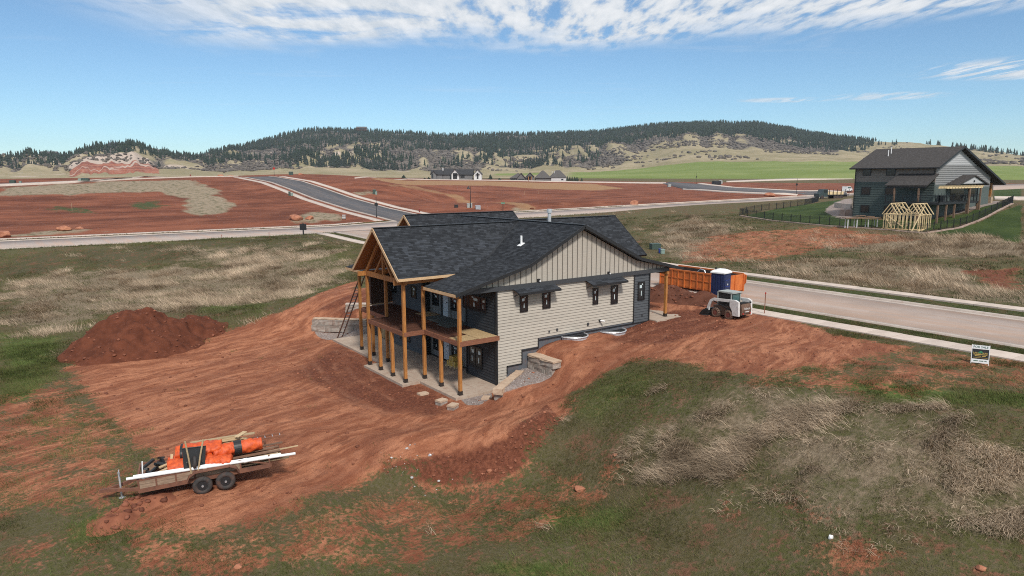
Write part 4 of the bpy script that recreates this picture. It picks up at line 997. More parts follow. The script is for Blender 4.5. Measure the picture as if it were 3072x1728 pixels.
def window(parent, plane, val, r, out, sashes=1, fr=.055, stickers=True, parts=(1,), proud=.05, door=False):
    """r=(a0,a1,z0,z1) on plane x=val ('X') or y=val ('Y'); out = +-1"""
    a0, a1 = sorted(r[:2]); z0, z1_ = sorted(r[2:])
    def bx(mb, p, q, s, t, d0, d1, mi=0):
        d0, d1 = sorted((val + out * d0, val + out * d1))
        return mb.bb(p, q, d0, d1, s, t, mi) if plane == 'Y' else mb.bb(d0, d1, p, q, s, t, mi)
    w = MB(); n = len(parts); tot = sum(parts); xs = [a0]
    for p in parts: xs.append(xs[-1] + (a1 - a0) * p / tot)
    bx(w, a0, a1, z0, z0 + fr, .0, proud); bx(w, a0, a1, z1_ - fr, z1_, .0, proud)
    for i, x in enumerate(xs):
        f0, f1 = (x, x + fr) if i == 0 else ((x - fr, x) if i == n else (x - fr / 2, x + fr / 2))
        bx(w, f0, f1, z0 + fr, z1_ - fr, .0, proud - .002)
    wo_ = w.build('window', M['window_frame'], parent)
    for i in range(n):
        g = MB(); bx(g, xs[i] + fr * .5, xs[i + 1] - fr * .5, z0 + fr * .5, z1_ - fr * .5, .003, proud - .022); g.build('pane', M['glass'], wo_)
        if stickers:
            cx_ = (xs[i] + xs[i + 1]) / 2; ww = xs[i + 1] - xs[i] - 2 * fr; hh = z1_ - z0
            for (fx, fz, sw, sh) in ((-.12, .74, .42, .16), (.02, .38, .13, .26), (.18, .86, .16, .07)):
                if rng.random() < .88:
                    s = MB(); bx(s, cx_ + fx * ww - sw * ww / 2, cx_ + fx * ww + sw * ww / 2, z0 + fz * hh - sh * hh / 2, z0 + fz * hh + sh * hh / 2, proud - .024, proud - .018)
                    s.build('sticker', M['sticker'], wo_)
    return wo_
ZB = 5.69                                  # underside of the dark belt board
XL, XD = 12.90, 11.33                      # far end of the gable wall; start of its dark end panel
# --- gable wall (faces -Y): sheathing, foundation steps, lap boards
steps = [(0.70, .62), (1.81, 1.07), (3.07, 1.86), (XL, 2.36)]          # up to x: bottom of siding at that stretch
def siding_bottom(x):
    if x < .70: return -.02
    if x < 1.81: return 1.08
    if x < 3.07: return 1.88
    return 2.45 - .0165 * (x - 3.07)
def cut_beige(z):
    a = 0.0
    if z < 1.08: return (0.0, .70)
    if z < 1.88: return (0.0, 1.81)
    if z < 2.42: return (0.0, 3.07)
    return (0.0, XD)
wall_quad(H1, 0, XL, .02, .18, -.4, ZB + .1, M['found'], 'foundation_wall')
laps(H1, (0, .02), (1, 0), XD, -.02, ZB, .178, (0, -1), M['siding_beige'], cut=cut_beige, seglen=3.66)
laps(H1, (XD + .07, .02), (1, 0), XL - XD - .14, 2.36, ZB, .178, (0, -1), M['siding_blue'])
for (x0, x1, z0, z1_) in ((.70, .76, .60, 1.08), (.70, 1.87, 1.02, 1.08), (1.81, 1.87, 1.08, 1.88), (1.87, 3.13, 1.82, 1.88), (3.07, 3.13, 1.88, 2.43), (3.13, XL, 2.30, 2.355)):
    wall_quad(H1, x0, x1, -.045, .02, z0, z1_, M['trim_black'], 'flashing')
for x0, x1, z0 in ((-.05, .045, -.15), (XD, XD + .07, 2.3), (XL - .07, XL + .03, 2.2)):
    wall_quad(H1, x0, x1, -.06, .02, z0, ZB, M['trim_black'], 'corner_board')
wall_quad(H1, -.06, .018, .02, .10, -.15, ZB, M['trim_black'], 'corner_board')
# belt board and board-and-batten gable
MB().beam((-2.95, -.05, ZB + .13), (14.75, -.05, ZB + .13), .16, .26).build('belt_beam', M['belt'], H1)
RL0, RLK, RR0, RRK, RRT = (-3.06, 5.85), (2.21, 7.16), (6.45, 9.27), (11.54, 6.88), (15.84, 5.88)
def roof_z(x):
    return float(np.interp(x, [RL0[0], RLK[0], RR0[0], RRK[0], RRT[0]], [RL0[1], RLK[1], RR0[1], RRK[1], RRT[1]]))
gp = [(-2.3, -.0, ZB + .26), (14.7, 0, ZB + .26)] + [(x, 0, roof_z(x) - .22) for x in (14.7, RRK[0], RR0[0], RLK[0], -2.3)]
MB().prism(gp, (0, .15, 0)).build('gable_panel', M['siding_beige'], H1)
x = -1.9
while x < 14.4:
    zt = roof_z(x) - .24
    if zt > ZB + .33: MB().bb(x - .022, x + .022, -.022, -.001, ZB + .262, zt).build('batten', M['batten'], H1)
    x += .4064
# --- deck side walls (face -X)
def dark_wall(y0, y1, x, z0, z1_, m, seg=None):
    wall_quad(H1, x + .02, x + .15, y0, y1, z0, z1_, m)
    laps(H1, (x + .02, y0), (0, 1), y1 - y0, z0 + .05, z1_, .178, (-1, 0), m, seglen=seg)
Y1, Y2, Y3 = 3.28, 8.85, 13.45
dark_wall(.10, Y1 - .06, 0, -.02, 6.35, M['siding_dark'])
dark_wall(Y2 + .06, Y3, -.05, -.02, 6.35, M['siding_blue'])
for y, x0 in ((Y1, -.05), (Y2, -.1)):
    wall_quad(H1, x0, .6, y - .06, y + .06, -.02, 6.25, M['trim_black'], 'corner_board')
# recessed pale board-and-batten bay
wall_quad(H1, .52, .65, Y1 + .06, Y2 - .06, -.02, 6.45, M['siding_pale'])
y = Y1 + .3
while y < Y2 - .1:
    MB().bb(.498, .519, y - .022, y + .022, .1, 6.4).build('batten', M['siding_pale'], H1); y += .4064
wall_quad(H1, .47, .519, Y1 + .06, Y2 - .06, -.02, .10, M['trim_black'], 'base_trim')
# back of the building: plain walls that close it
wall_quad(H1, XL - .15, XL, .18, 16.0, -.3, 6.4, M['siding_blue'])
wall_quad(H1, 12.9, 15.2, 3.9, 4.05, 1.8, 6.5, M['siding_beige'])
wall_quad(H1, 15.05, 15.2, 4.05, 10, 1.8, 6.5, M['siding_beige'])
wall_quad(H1, 3.2, 12.6, 18.75, 18.9, -.2, 6.5, M['siding_beige'])
wall_quad(H1, 3.2, 3.35, 13.2, 18.75, -.2, 8.6, M['siding_beige'])
wall_quad(H1, 12.45, 12.6, 13.2, 18.75, -.2, 6.5, M['siding_beige'])
# brown end wall at the far end of the deck, with its window
wall_quad(H1, -1.75, -.05, Y3, Y3 + .5, 3.16, 6.6, M['siding_brown'])
for k in range(7): MB().bb(-1.70 + k * .27, -1.66 + k * .27, Y3 - .022, Y3 - .001, 3.2, 6.5).build('batten', M['siding_brown'], H1)
MB().bb(-2.6, -.05, Y3 - .05, Y3 - .002, 3.10, 3.155).build('ledger', M['fascia'], H1)
# OSB sheets over the lower opening at the far end
wall_quad(H1, .0, .12, Y3, 17.2, -.1, 3.0, M['siding_dark'])
for k, yy in enumerate((Y3 + .35, Y3 + 1.58)):
    MB().bb(-.03, -.002, yy, yy + 1.2, .05, 2.5).build('osb_sheet', M['osb'], H1)
# --- windows
def rY(p0, p1, v=0.0):
    a = onY(p0, v); b = onY(p1, v); return (a[0], b[0], b[1], a[1])
def rX(p0, p1, u):
    a = onX(p0, u); b = onX(p1, u); return (b[0], a[0], b[1], a[1])
def win_from(cs, f, plane, val, out, zt=None, **kw):
    """corner picture points (mid left, mid right, mid top, mid bottom)"""
for (a, b, zt, zb_) in ((482, 537, 612, 726), (638, 693, 586, 702), (985, 1022, 560, 674), (1110, 1157, 542, 670), (1296, 1342, 518, 645)):
    xm0 = onY(z2(a, (zt + zb_) / 2), -.03)[0]; xm1 = onY(z2(b, (zt + zb_) / 2), -.03)[0]
    zt_ = onY(z2((a + b) / 2, zt), -.03)[1]; zz = onY(z2((a + b) / 2, zb_), -.03)[1]
    window(H1, 'Y', -.012, (xm0, xm1, zz, zt_), -1, fr=.085)
def winX(a, b, zt, zb_, f, u, parts=(1,), **kw):
    y0 = onX(f(b, (zt + zb_) / 2), u)[0]; y1 = onX(f(a, (zt + zb_) / 2), u)[0]
    t_ = onX(f((a + b) / 2, zt), u)[1]; b_ = onX(f((a + b) / 2, zb_), u)[1]
    return window(H1, 'X', u, (y0, y1, b_, t_), -1, parts=parts, **kw)
winX(915, 1255, 222, 440, zc3, -.012, (1, 1.9, 1), fr=.09)
winX(1005, 1195, 960, 1265, zc3, -.012, (1, 1), fr=.08)
winX(475, 560, 190, 368, zc3, .51)
winX(745, 840, 250, 445, zc3, .51)
winX(490, 570, 845, 1012, zc3, .51)
winX(757, 845, 945, 1110, zc3, .51)
winX(745, 816, 815, 1048, zc1, -.07)
winX(1032, 1105, 955, 1130, zc1, -.07)
winX(870, 1015, 440, 590, zc2, -.07)
xm0, xm1 = -1.28, -.82
window(H1, 'Y', Y3 - .02, (xm0, xm1, 5.0, 6.05), -1)
for (a, b, t_, b_, f) in ((628, 703, 200, 530, zc3), (643, 716, 885, 1150, zc3)):
    y0 = onX(f(b, (t_ + b_) / 2), .5)[0]; y1 = onX(f(a, (t_ + b_) / 2), .5)[0]; zt = onX(f((a + b) / 2, t_), .5)[1]; zz = onX(f((a + b) / 2, b_), .5)[1]
    d = MB().bb(.46, .515, y0, y1, zz, zt).build('door', M['door_white'], H1)
    MB().bb(.44, .517, y0 - .32, y0 - .02, zz, zt).build('door_trim', M['siding_pale'], H1)
    MB().bb(.42, .518, y1, y1 + .22, zz, zt + .1).build('door_trim', M['trim_black'], H1)
    MB().cyl((.46, y0 + .1, zz + 1.0), (.40, y0 + .1, zz + 1.0), .03).build('handle', M['steel_dark'], d)
# --- roof
def shingle_mat():
    m, t, b = newmat('roof_shingles'); a = t.nodes.new('ShaderNodeAttribute'); a.attribute_name = 'tint'
    g = t.nodes.new('ShaderNodeNewGeometry'); n = noise(t, g.outputs['Position'], 30, 2, .6)
    oi = t.nodes.new('ShaderNodeObjectInfo')
    col = mixc(t, sstep(t, n, .3, .7), a.outputs['Color'], (0.5, 0.5, 0.5), 'OVERLAY')
    t.links.new(a.outputs['Color'], b.inputs['Base Color']); b.inputs['Roughness'].default_value = .9; b.inputs['Specular IOR Level'].default_value = .3
    return m
M['shingle'] = shingle_mat()
M['shingle_one'] = pmat('shingle_single', (0.034, 0.038, 0.045), .9, (0.027, 0.030, 0.036), 20, vary=.5, spec=.3)
def inside(poly, x, y):
    c = False; n = len(poly)
    for i in range(n):
        x1, y1 = poly[i]; x2, y2 = poly[(i + 1) % n]
        if (y1 > y) != (y2 > y) and x < (x2 - x1) * (y - y1) / (y2 - y1) + x1: c = not c
    return c
def cuts(poly, y):
    xs = []; n = len(poly)
    for i in range(n):
        x1, y1 = poly[i]; x2, y2 = poly[(i + 1) % n]
        if (y1 > y) != (y2 > y): xs.append((x2 - x1) * (y - y1) / (y2 - y1) + x1)
    xs.sort(); return list(zip(xs[::2], xs[1::2]))
ONE_TABS = [0]
def roof_plane(parent, poly3, th=.16, exp=.143, tint=((0.0185, 0.0203, 0.0240), (0.046, 0.0505, 0.0585)), singles=0, deck=None, course_h=.012):
    """poly3: planar outline, first edge along the eave. Makes a slab and lays shingle tabs on it."""
    P = [Vector(p) for p in poly3]; e = (P[1] - P[0]).normalized(); n = None
    for i in range(2, len(P)):
        n = e.cross(P[i] - P[0])
        if n.length > .1: break
    n.normalize()
    if n.z < 0: n = -n
    up = n.cross(e)
    if up.z < 0: up = -up
    MB().prism(P, -n * th).build('roof_panel', deck or M['trim_black'], parent)
    q = [((p - P[0]).dot(e), (p - P[0]).dot(up)) for p in P]
    lo = min(y for _, y in q); hi = max(y for _, y in q); y = lo; k = 0
    Vs = []; Fs = []; Ts = []; tri = 0
    r = np.random.RandomState(int(abs(P[0].x * 37 + P[0].y * 91)) + 1)
    left = singles
    while y < hi - .03:
        h = min(exp, hi - y)
        for (a, b) in cuts(q, y + h * .5):
            x = a - r.uniform(0, .25)
            while x < b:
                w = r.uniform(.16, .42); s, t_ = max(x, a), min(x + w, b); x += w
                if t_ - s < .03: continue
                lift = course_h + (r.uniform(0, .012) if r.rand() < .5 else 0)
                p0 = P[0] + e * s + up * (y - .004); p1 = P[0] + e * t_ + up * (y - .004); p2 = P[0] + e * t_ + up * (y + h); p3 = P[0] + e * s + up * (y + h)
                vs = [p0 + n * lift, p1 + n * lift, p2 + n * .004, p3 + n * .004, p0 + n * .001, p1 + n * .001]
                if left > 0 and y > lo + .2 and r.rand() < .6:
                    left -= 1
                    MB().add(vs, [(0, 1, 2, 3), (4, 5, 1, 0)]) if False else None
                    mb = MB(); fs = [(0, 1, 2, 3), (4, 5, 1, 0)]
                    mb.add(vs, fs); mb.build('shingle', M['shingle_one'], parent); continue
                n0 = len(Vs); Vs += [tuple(v) for v in vs]
                for f in ((0, 1, 2, 3), (4, 5, 1, 0)): Fs.append([n0 + i for i in f])
                kk = r.rand() ** 1.7; c = [tint[0][i] * (1 - kk) + tint[1][i] * kk for i in range(3)] + [1]
                Ts += [c, c]
        y += h; k += 1
    o = npmesh('shingles', Vs, Fs, M['shingle'], parent, attr={'tint': ('FACE', Ts)})
    o['kind'] = 'stuff'
    return n
YR = -.45                                      # rake overhang
gz_ = lambda y: 9.19 - .872 * abs(y - 6.4)     # front gable planes
gy = lambda z: (9.19 - z) / .872               # half width at height z
def zl(x): return roof_z(x)
xe = float(np.interp(6.42, [RL0[1], RLK[1]], [RL0[0], RLK[0]]))
R1 = [(RL0[0], YR, RL0[1]), (RL0[0], 3.15, RL0[1]), (xe, 3.2, zl(xe)), (RLK[0], 6.4 - gy(RLK[1]), RLK[1]), (RLK[0], YR, RLK[1])]
roof_plane(H1, R1)
xg = float(np.interp(9.19, [RLK[1], RR0[1]], [RLK[0], RR0[0]]))
R2 = [(RLK[0], YR, RLK[1]), (RLK[0], 6.4 - gy(RLK[1]), RLK[1]), (xg, 6.4, 9.19), (RLK[0], 6.4 + gy(RLK[1]), RLK[1]), (RLK[0], 14.0, RLK[1]), (RR0[0], 14.0, RR0[1]), (RR0[0], YR, RR0[1])]
roof_plane(H1, R2)
R3 = [(RL0[0], 9.7, RL0[1]), (RL0[0], 14.75, RL0[1]), (RLK[0], 14.75, RLK[1]), (RLK[0], 6.4 + gy(RLK[1]), RLK[1]), (xe, 9.6, zl(xe))]
roof_plane(H1, R3)
roof_plane(H1, [(RRK[0], YR, RRK[1]), (RRK[0], 14, RRK[1]), (RR0[0], 14, RR0[1]), (RR0[0], YR, RR0[1])])
roof_plane(H1, [(RRT[0], YR, RRT[1]), (RRT[0], 4.2, RRT[1]), (RRK[0], 4.2, RRK[1]), (RRK[0], YR, RRK[1])])
UG = -4.7                                      # front of the deck gable
roof_plane(H1, [(UG, 3.2, gz_(3.2)), (xe, 3.2, gz_(3.2)), (RLK[0], 6.4 - gy(RLK[1]), RLK[1]), (xg, 6.4, 9.19), (UG, 6.4, 9.19)], th=.13, deck=M['timber_h'], singles=300)
roof_plane(H1, [(UG, 9.6, gz_(9.6)), (xe, 9.6, gz_(9.6)), (RLK[0], 6.4 + gy(RLK[1]), RLK[1]), (xg, 6.4, 9.19), (UG, 6.4, 9.19)], th=.13, deck=M['timber_h'])
# garage wing and entry wing
WY, WZ = 16.0, 9.36
roof_plane(H1, [(2.4, 12.4, WZ - 3.6 * .80), (12.9, 12.4, WZ - 3.6 * .80), (12.9, WY, WZ), (2.4, WY, WZ)], th=.13, deck=M['timber_h'])
roof_plane(H1, [(2.4, 19.6, WZ - 3.6 * .80), (12.9, 19.6, WZ - 3.6 * .80), (12.9, WY, WZ), (2.4, WY, WZ)], th=.13, deck=M['timber_h'])
EY, EZ = 7.0, 9.23
roof_plane(H1, [(11.0, 3.5, EZ - 3.5 * .80), (16.3, 3.5, EZ - 3.5 * .80), (16.3, EY, EZ), (6.8, EY, EZ)])
roof_plane(H1, [(11.0, 10.5, EZ - 3.5 * .80), (16.3, 10.5, EZ - 3.5 * .80), (16.3, EY, EZ), (6.8, EY, EZ)])
# fascias, rake boards, ridge caps
for s_ in (-1, 1):
    yv = lambda z: 6.4 + s_ * gy(z)
    for (xa, za), (xb, zb_) in (((xe, zl(xe)), RLK), (RLK, (xg, 9.19))):
        a_ = Vector((xa, yv(za), za + .015)); b_ = Vector((xb, yv(zb_), zb_ + .015)); MB().beam(a_, b_, .34, .05).build('valley_flashing', M['trim_black'], H1)
def board(a, b, w, h, m, name, parent=H1): return MB().beam(a, b, w, h).build(name, m, parent)
board((RL0[0] - .02, YR, RL0[1] - .10), (RL0[0] - .02, 3.15, RL0[1] - .10), .035, .16, M['fascia'], 'fascia')
board((RL0[0] - .02, 9.65, RL0[1] - .10), (RL0[0] - .02, 14.75, RL0[1] - .10), .035, .16, M['fascia'], 'fascia')
board((UG, 3.18, gz_(3.2) - .06), (xe - .05, 3.18, gz_(3.2) - .06), .04, .16, M['fascia'], 'fascia')
board((UG, 9.62, gz_(9.6) - .06), (xe - .05, 9.62, gz_(9.6) - .06), .04, .16, M['fascia'], 'fascia')
board((UG - .02, 3.15, gz_(3.15) - .07), (UG - .02, 6.4, 9.19 - .07), .04, .17, M['fascia'], 'rake_board')
board((UG - .02, 9.65, gz_(9.65) - .07), (UG - .02, 6.4, 9.19 - .07), .04, .17, M['fascia'], 'rake_board')
board((2.38, 12.4, WZ - 3.6 * .8 - .07), (2.38, WY, WZ - .07), .04, .17, M['fascia'], 'rake_board')
board((2.38, 19.6, WZ - 3.6 * .8 - .07), (2.38, WY, WZ - .07), .04, .17, M['fascia'], 'rake_board')
pr_ = [RL0, RLK, RR0, RRK, RRT]
for (xa, za), (xb, zb_) in zip(pr_[:-1], pr_[1:]):
    board((xa, YR - .02, za - .08), (xb, YR - .02, zb_ - .08), .04, .20, M['trim_black'], 'rake_board')
def ridge(a, b): board((a[0], a[1], a[2] + .02), (b[0], b[1], b[2] + .02), .26, .045, M['trim_black'], 'ridge_cap')
ridge((RR0[0], YR, RR0[1]), (RR0[0], 14.3, RR0[1])); ridge((UG, 6.4, 9.19), (xg, 6.4, 9.19)); ridge((2.4, WY, WZ), (12.9, WY, WZ)); ridge((6.8, EY, EZ), (16.3, EY, EZ))
board((16.3, 3.5, EZ - 2.8 - .07), (16.3, EY, EZ - .07), .04, .17, M['trim_black'], 'rake_board')
board((12.9, 12.4, WZ - 2.88 - .07), (12.9, WY, WZ - .07), .04, .17, M['trim_black'], 'rake_board')
# timbers in the deck gable: beams, king posts, braces, ceiling boards
board((-4.06, 3.5, 6.12), (-4.06, 9.3, 6.12), .16, .30, M['timber_h'], 'tie_beam')
board((UG + .05, 3.85, 6.12), (-.1, 3.85, 6.12), .16, .28, M['timber'], 'header_beam')
board((UG + .05, 8.95, 6.12), (-.1, 8.95, 6.12), .16, .28, M['timber'], 'header_beam')
for yy in (3.85, 8.95):
    s = 1 if yy < 6.4 else -1
    board((-4.06, yy, 6.2), (-4.06, 6.4, gz_(6.4) - .35), .14, .2, M['timber_h'], 'rafter')
    board((-2.4, yy, 6.2), (-2.4, 6.4, gz_(6.4) - .35), .14, .2, M['timber_h'], 'rafter')
board((-4.06, 6.4, 6.25), (-4.06, 6.4, 8.8), .16, .16, M['timber_h'], 'king_post')
board((-4.06, 5.2, 6.25), (-4.06, 6.4, 7.5), .12, .12, M['timber_h'], 'brace'); board((-4.06, 7.6, 6.25), (-4.06, 6.4, 7.5), .12, .12, M['timber_h'], 'brace')
MB().prism([(.0, 3.5, 6.2), (.0, 9.3, 6.2), (.0, 9.1, 6.65), (.0, 6.4, 8.9), (.0, 3.7, 6.65)], (.12, 0, 0)).build('gable_panel', M['siding_brown'], H1)
for (a, b) in (((-2.72, YR + .3, 5.66), (-2.72, 3.9, 5.66)), ((-2.72, 8.95, 5.66), (-2.72, 14.5, 5.66))): board(a, b, .16, .24, M['timber'], 'header_beam')
board((14.55, -.2, 5.60), (14.55, 4.1, 5.60), .16, .22, M['timber'], 'header_beam')
# --- porch posts on steel bases
post = MB().bb(-.085, .085, -.085, .085, .2, 1).mesh('post', M['timber'])
base = MB().bb(-.105, .105, -.105, .105, .0, .235).bb(-.13, .13, -.13, .13, .0, .02).mesh('post_base', M['postbase'])
def porch_post(x, y, z0, z1_):
    o = MB().bb(-.088, .088, -.088, .088, z0 + .22, z1_).build('post', M['timber'], H1, loc=(x, y, 0))
    link('post_base', base, o, (0, 0, z0))
ZD = 3.08                                     # deck joist tops
for (x, y, top) in ((-2.71, -.24, 5.56), (-2.70, 3.90, 5.56), (-4.05, 3.84, 6.0), (-4.05, 8.90, 6.0), (-2.78, 13.06, 5.56), (-2.75, 8.9, 5.56)): porch_post(x, y, 0, top)
for (x, y) in ((-2.70, 1.89), (-4.04, 5.55), (-4.04, 7.28), (-2.80, 11.02)): porch_post(x, y, 0, ZD - .26)
porch_post(14.6, .0, 2.42, 5.5)
# --- deck frame: rim boards, joists, loose sheets
def rim(a, b, m='rim'): return MB().beam((*a, ZD - .13), (*b, ZD - .13), .09, .27).build('rim_beam', M[m], H1)
rim((-2.72, -.30), (-2.72, 3.78)); rim((-2.76, -.30), (-.03, -.30)); rim((-4.07, 3.78), (-2.66, 3.78)); rim((-4.07, 3.74), (-4.07, 8.98)); rim((-4.07, 8.94), (-2.70, 8.94)); rim((-2.74, 8.98), (-2.74, 13.35))
k = 0; y = -.02
while y < 13.3:
    x0 = -4.02 if 3.82 < y < 8.9 else -2.68; x1 = .5 if Y1 + .06 < y < Y2 - .06 else (-.04 if y < Y2 else -.1)
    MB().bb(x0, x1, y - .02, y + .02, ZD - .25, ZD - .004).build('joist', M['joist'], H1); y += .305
for x, ya, yb in ((-1.3, 0, 13.3), (-2.68, 3.85, 8.9)): MB().bb(x - .02, x + .02, ya, yb, ZD - .246, ZD - .02).build('blocking', M['joist'], H1)
def sheet(x0, x1, y0, y1, z, m, label, rz=0.0):
    o = MB().box((0, 0, .009), (x1 - x0, y1 - y0, .018), 0).build('plywood_sheet', M[m], None, loc=((x0 + x1) / 2, (y0 + y1) / 2, z), rot=(0, 0, rz))
    return tag(o, label, 'board', 'loose sheets on the deck')
sheet(-2.66, -1.45, -.2, 1.0, ZD, 'osb', 'pale strand board sheet on the deck by the corner post', .02)
sheet(-1.4, -.12, -.25, 2.3, ZD, 'osb', 'long strand board sheet lying along the dark wall of the deck', -.01)
sheet(-1.35, .38, 3.45, 4.7, ZD, 'ply_grey', 'grey green plywood sheet on deck joists before the white door', .03)
sheet(-1.05, .40, 4.7, 7.2, ZD + .002, 'ply_grey', 'long grey plywood sheet on deck joists beyond the white door', -.02)
sheet(-.7, .38, 7.2, 8.7, ZD + .001, 'osb', 'tan sheet at the far end of the pale recessed wall on deck', .04)
# --- awnings over the gable wall windows
def awning(x0, x1, z):
    root = MB()
    n = Vector((0, -.28, .96)).normalized()
    a = [(x0, -.05, z + .26), (x1, -.05, z + .26), (x1, -.72, z + .06), (x0, -.72, z + .06)]
    root.prism(a, (0, 0, -.04)); o = root.build('awning', M['trim_black'], H1)
    r_ = np.random.RandomState(int(x0 * 10)); 
    for k in range(4):
        t0, t1 = k / 4, (k + 1) / 4
        x = x0
        while x < x1:
            w = r_.uniform(.3, .6); e = min(x1, x + w); p = lambda xx, t: (xx, -.72 + .67 * t, z + .06 + .2 * t + .006)
            mb = MB().prism([p(x + .004, t0), p(e - .004, t0), p(e - .004, t1), p(x + .004, t1)], (0, 0, .012)); mb.build('shingle', M['shingle_one'], o); x = e
    MB().bb(x0, x1, -.745, -.715, z - .06, z + .07).build('fascia', M['trim_black'], o)
    for xx in (x0 + .1, x1 - .1): MB().beam((xx, -.62, z + .02), (xx, -.04, z - .22), .05, .05).build('bracket', M['trim_black'], o)
def awx(p, yy=-.72): return onY(z2(*p), yy)
a0 = awx((478, 605)); a1 = awx((768, 576)); awning(a0[0], a1[0], (a0[1] + a1[1]) / 2 - .0)
a0 = awx((985, 546)); a1 = awx((1230, 518)); awning(a0[0], a1[0], (a0[1] + a1[1]) / 2 - .0)
# --- small fittings
for (px, py, s) in ((614, 510, .17), (1098, 458, .15)):
    x, z = onY(z2(px, py), -.1); o = MB().bb(x - s / 2, x + s / 2, -.13, -.003, z - s * .7, z + s * .6).build('light_fitting', M['black'], H1)
    MB().bb(x + .01, x + s * .5 + .02, -.16, -.131, z - s * .5, z + s * .1).build('lens', M['white'], o)
for (px, py, s) in ((953, 810, .12), (740, 848, .10), (1327, 748, .08), (685, 862, .07)):
    x, z = onY(z2(px, py), -.05); MB().bb(x - s / 2, x + s / 2, -.09, -.012, z - s * .7, z + s * .7).build('outlet_box', M['belt'], H1)
x, z = onY(z2(1040, 786), -.06); MB().cyl((x - .06, -.01, z), (x - .06, -.10, z), .09, n=14).build('vent_flange', M['black'], H1)
MB().cyl((x - .04, -.08, z), (x + .10, -.34, z - .02), .055, n=12).build('vent_pipe', M['pvc'], H1)
# roof vents
q = onz(z1(1478, 300), 8.3)
def on_roof(p, zfun):
    r = ray(p); ts = np.linspace(20, 80, 4000); Q = CAM + ts[:, None] * r; h = Q[:, 2] - np.array([zfun(x) for x in Q[:, 0]]); return Q[np.where(h < 0)[0][0]]
q = on_roof(z1(1480, 299), roof_z)
o = MB().cyl((q[0], q[1], q[2] - .1), (q[0], q[1], q[2] + .58), .07, n=12).build('vent_pipe', M['pvc'], H1)
MB().box((q[0] - .03, q[1], q[2] + .02), (.42, .36, .03), 0, 0, math.atan(-.5)).build('flashing', M['white'], o)
q = (RR0[0] + 2.2, 0, 0); yq, zq = onX(z7(1570, 812), RR0[0] + .35); zq = roof_z(RR0[0] + .35)
o = MB().cyl((RR0[0] + .35, yq, zq - .2), (RR0[0] + .35, yq, zq + .98), .12, n=14).build('flue_pipe', M['galv'], H1)
MB().cyl((RR0[0] + .35, yq, zq + .78), (RR0[0] + .35, yq, zq + 1.03), .18, .18, n=14).build('flue_cap', M['galv'], o)
# --- patio slab with cut joints, porch slab
pat = thing('patio', 'L shaped concrete patio slab dusted with red soil under the deck', 'patio')
jx = [-3.25, -1.35, .53]; jy = [-.62, 1.6, 3.5, 5.35, 7.2, 9.0, 11.1, 13.2, 15.3, 17.45]
for i in range(len(jx) - 1):
    for j in range(len(jy) - 1):
        MB().bb(jx[i] + .006, jx[i + 1] - .006, jy[j] + .006, jy[j + 1] - .006, -.24, rng.uniform(-.003, .0)).build('slab', M['concrete'], pat)
for j in range(2, 5): MB().bb(-4.45, -3.262, jy[j] + .006, jy[j + 1] - .006, -.24, -.001).build('slab', M['concrete'], pat)
ps = MB().bb(12.95, 16.2, -.75, 4.0, 2.2, 2.43).build('porch_slab', M['concrete']); tag(ps, 'pale concrete porch slab under the timber post by the gable wall', 'slab')
# ------------------------------------------------------------------ the neighbour's house across the street
M['n_taupe'] = pmat('neighbour_taupe', (0.235, 0.205, 0.182), .8, (0.21, 0.183, 0.162), 1.0, (1, 1, 5))
M['n_green'] = pmat('neighbour_green', (0.088, 0.112, 0.104), .8, (0.078, 0.10, 0.092), 1.0, (1, 1, 5))
M['n_grey'] = pmat('neighbour_grey', (0.27, 0.27, 0.267), .8, (0.24, 0.24, 0.238), 1.0, (1, 1, 5))
M['n_light'] = pmat('neighbour_pale', (0.46, 0.465, 0.47), .8, (0.41, 0.415, 0.42), 1.0, (1, 1, 5))
M['n_roof'] = pmat('neighbour_roof', (0.070, 0.063, 0.060), .9, (0.045, 0.041, 0.039), 3.2, (1, 1, 1), 0, .3, detail=6, spec=.2)
M['stone'] = pmat('porch_stone', (0.46, 0.36, 0.25), .9, (0.30, 0.22, 0.15), 2.5, bump=.5)
M['wood_brown'] = pmat('post_brown', (0.23, 0.14, 0.09), .7, (0.16, 0.095, 0.06), 3)
M['n_win'] = glassmat('neighbour_glass', (0.012, 0.010, 0.010), .15)
M['rockwall'] = pmat('retaining_concrete', (0.40, 0.30, 0.25), .9, (0.30, 0.20, 0.155), 1.2, bump=.3)
N0, NZ = np.array([87.5, 13.6]), 5.95             # nearest corner of its west face; ground there
XA, XR, XB, YA_, YB = 87.5, 94.6, 107.3, 13.6, 25.5
ZE, ZR = 13.72, 16.6
H2 = thing('house', 'three storey green and taupe house with brown roof behind the iron fence', 'house', (XA, YA_, NZ))
def n2(mb, name, m, parent=H2): 
    mb.v = [(v[0] - XA, v[1] - YA_, v[2] - NZ) for v in mb.v]; return mb.build(name, m, parent)
n2(MB().bb(XA, XA + .2, YA_, YB, NZ - .6, 11.32), 'wall', M['n_green']); n2(MB().bb(XA - .015, XA + .2, YA_ - .015, YB, 11.32, ZE + .1), 'wall', M['n_taupe'])
n2(MB().bb(XA - .05, XA, YA_, YB, 11.26, 11.42), 'band_board', M['n_green'])
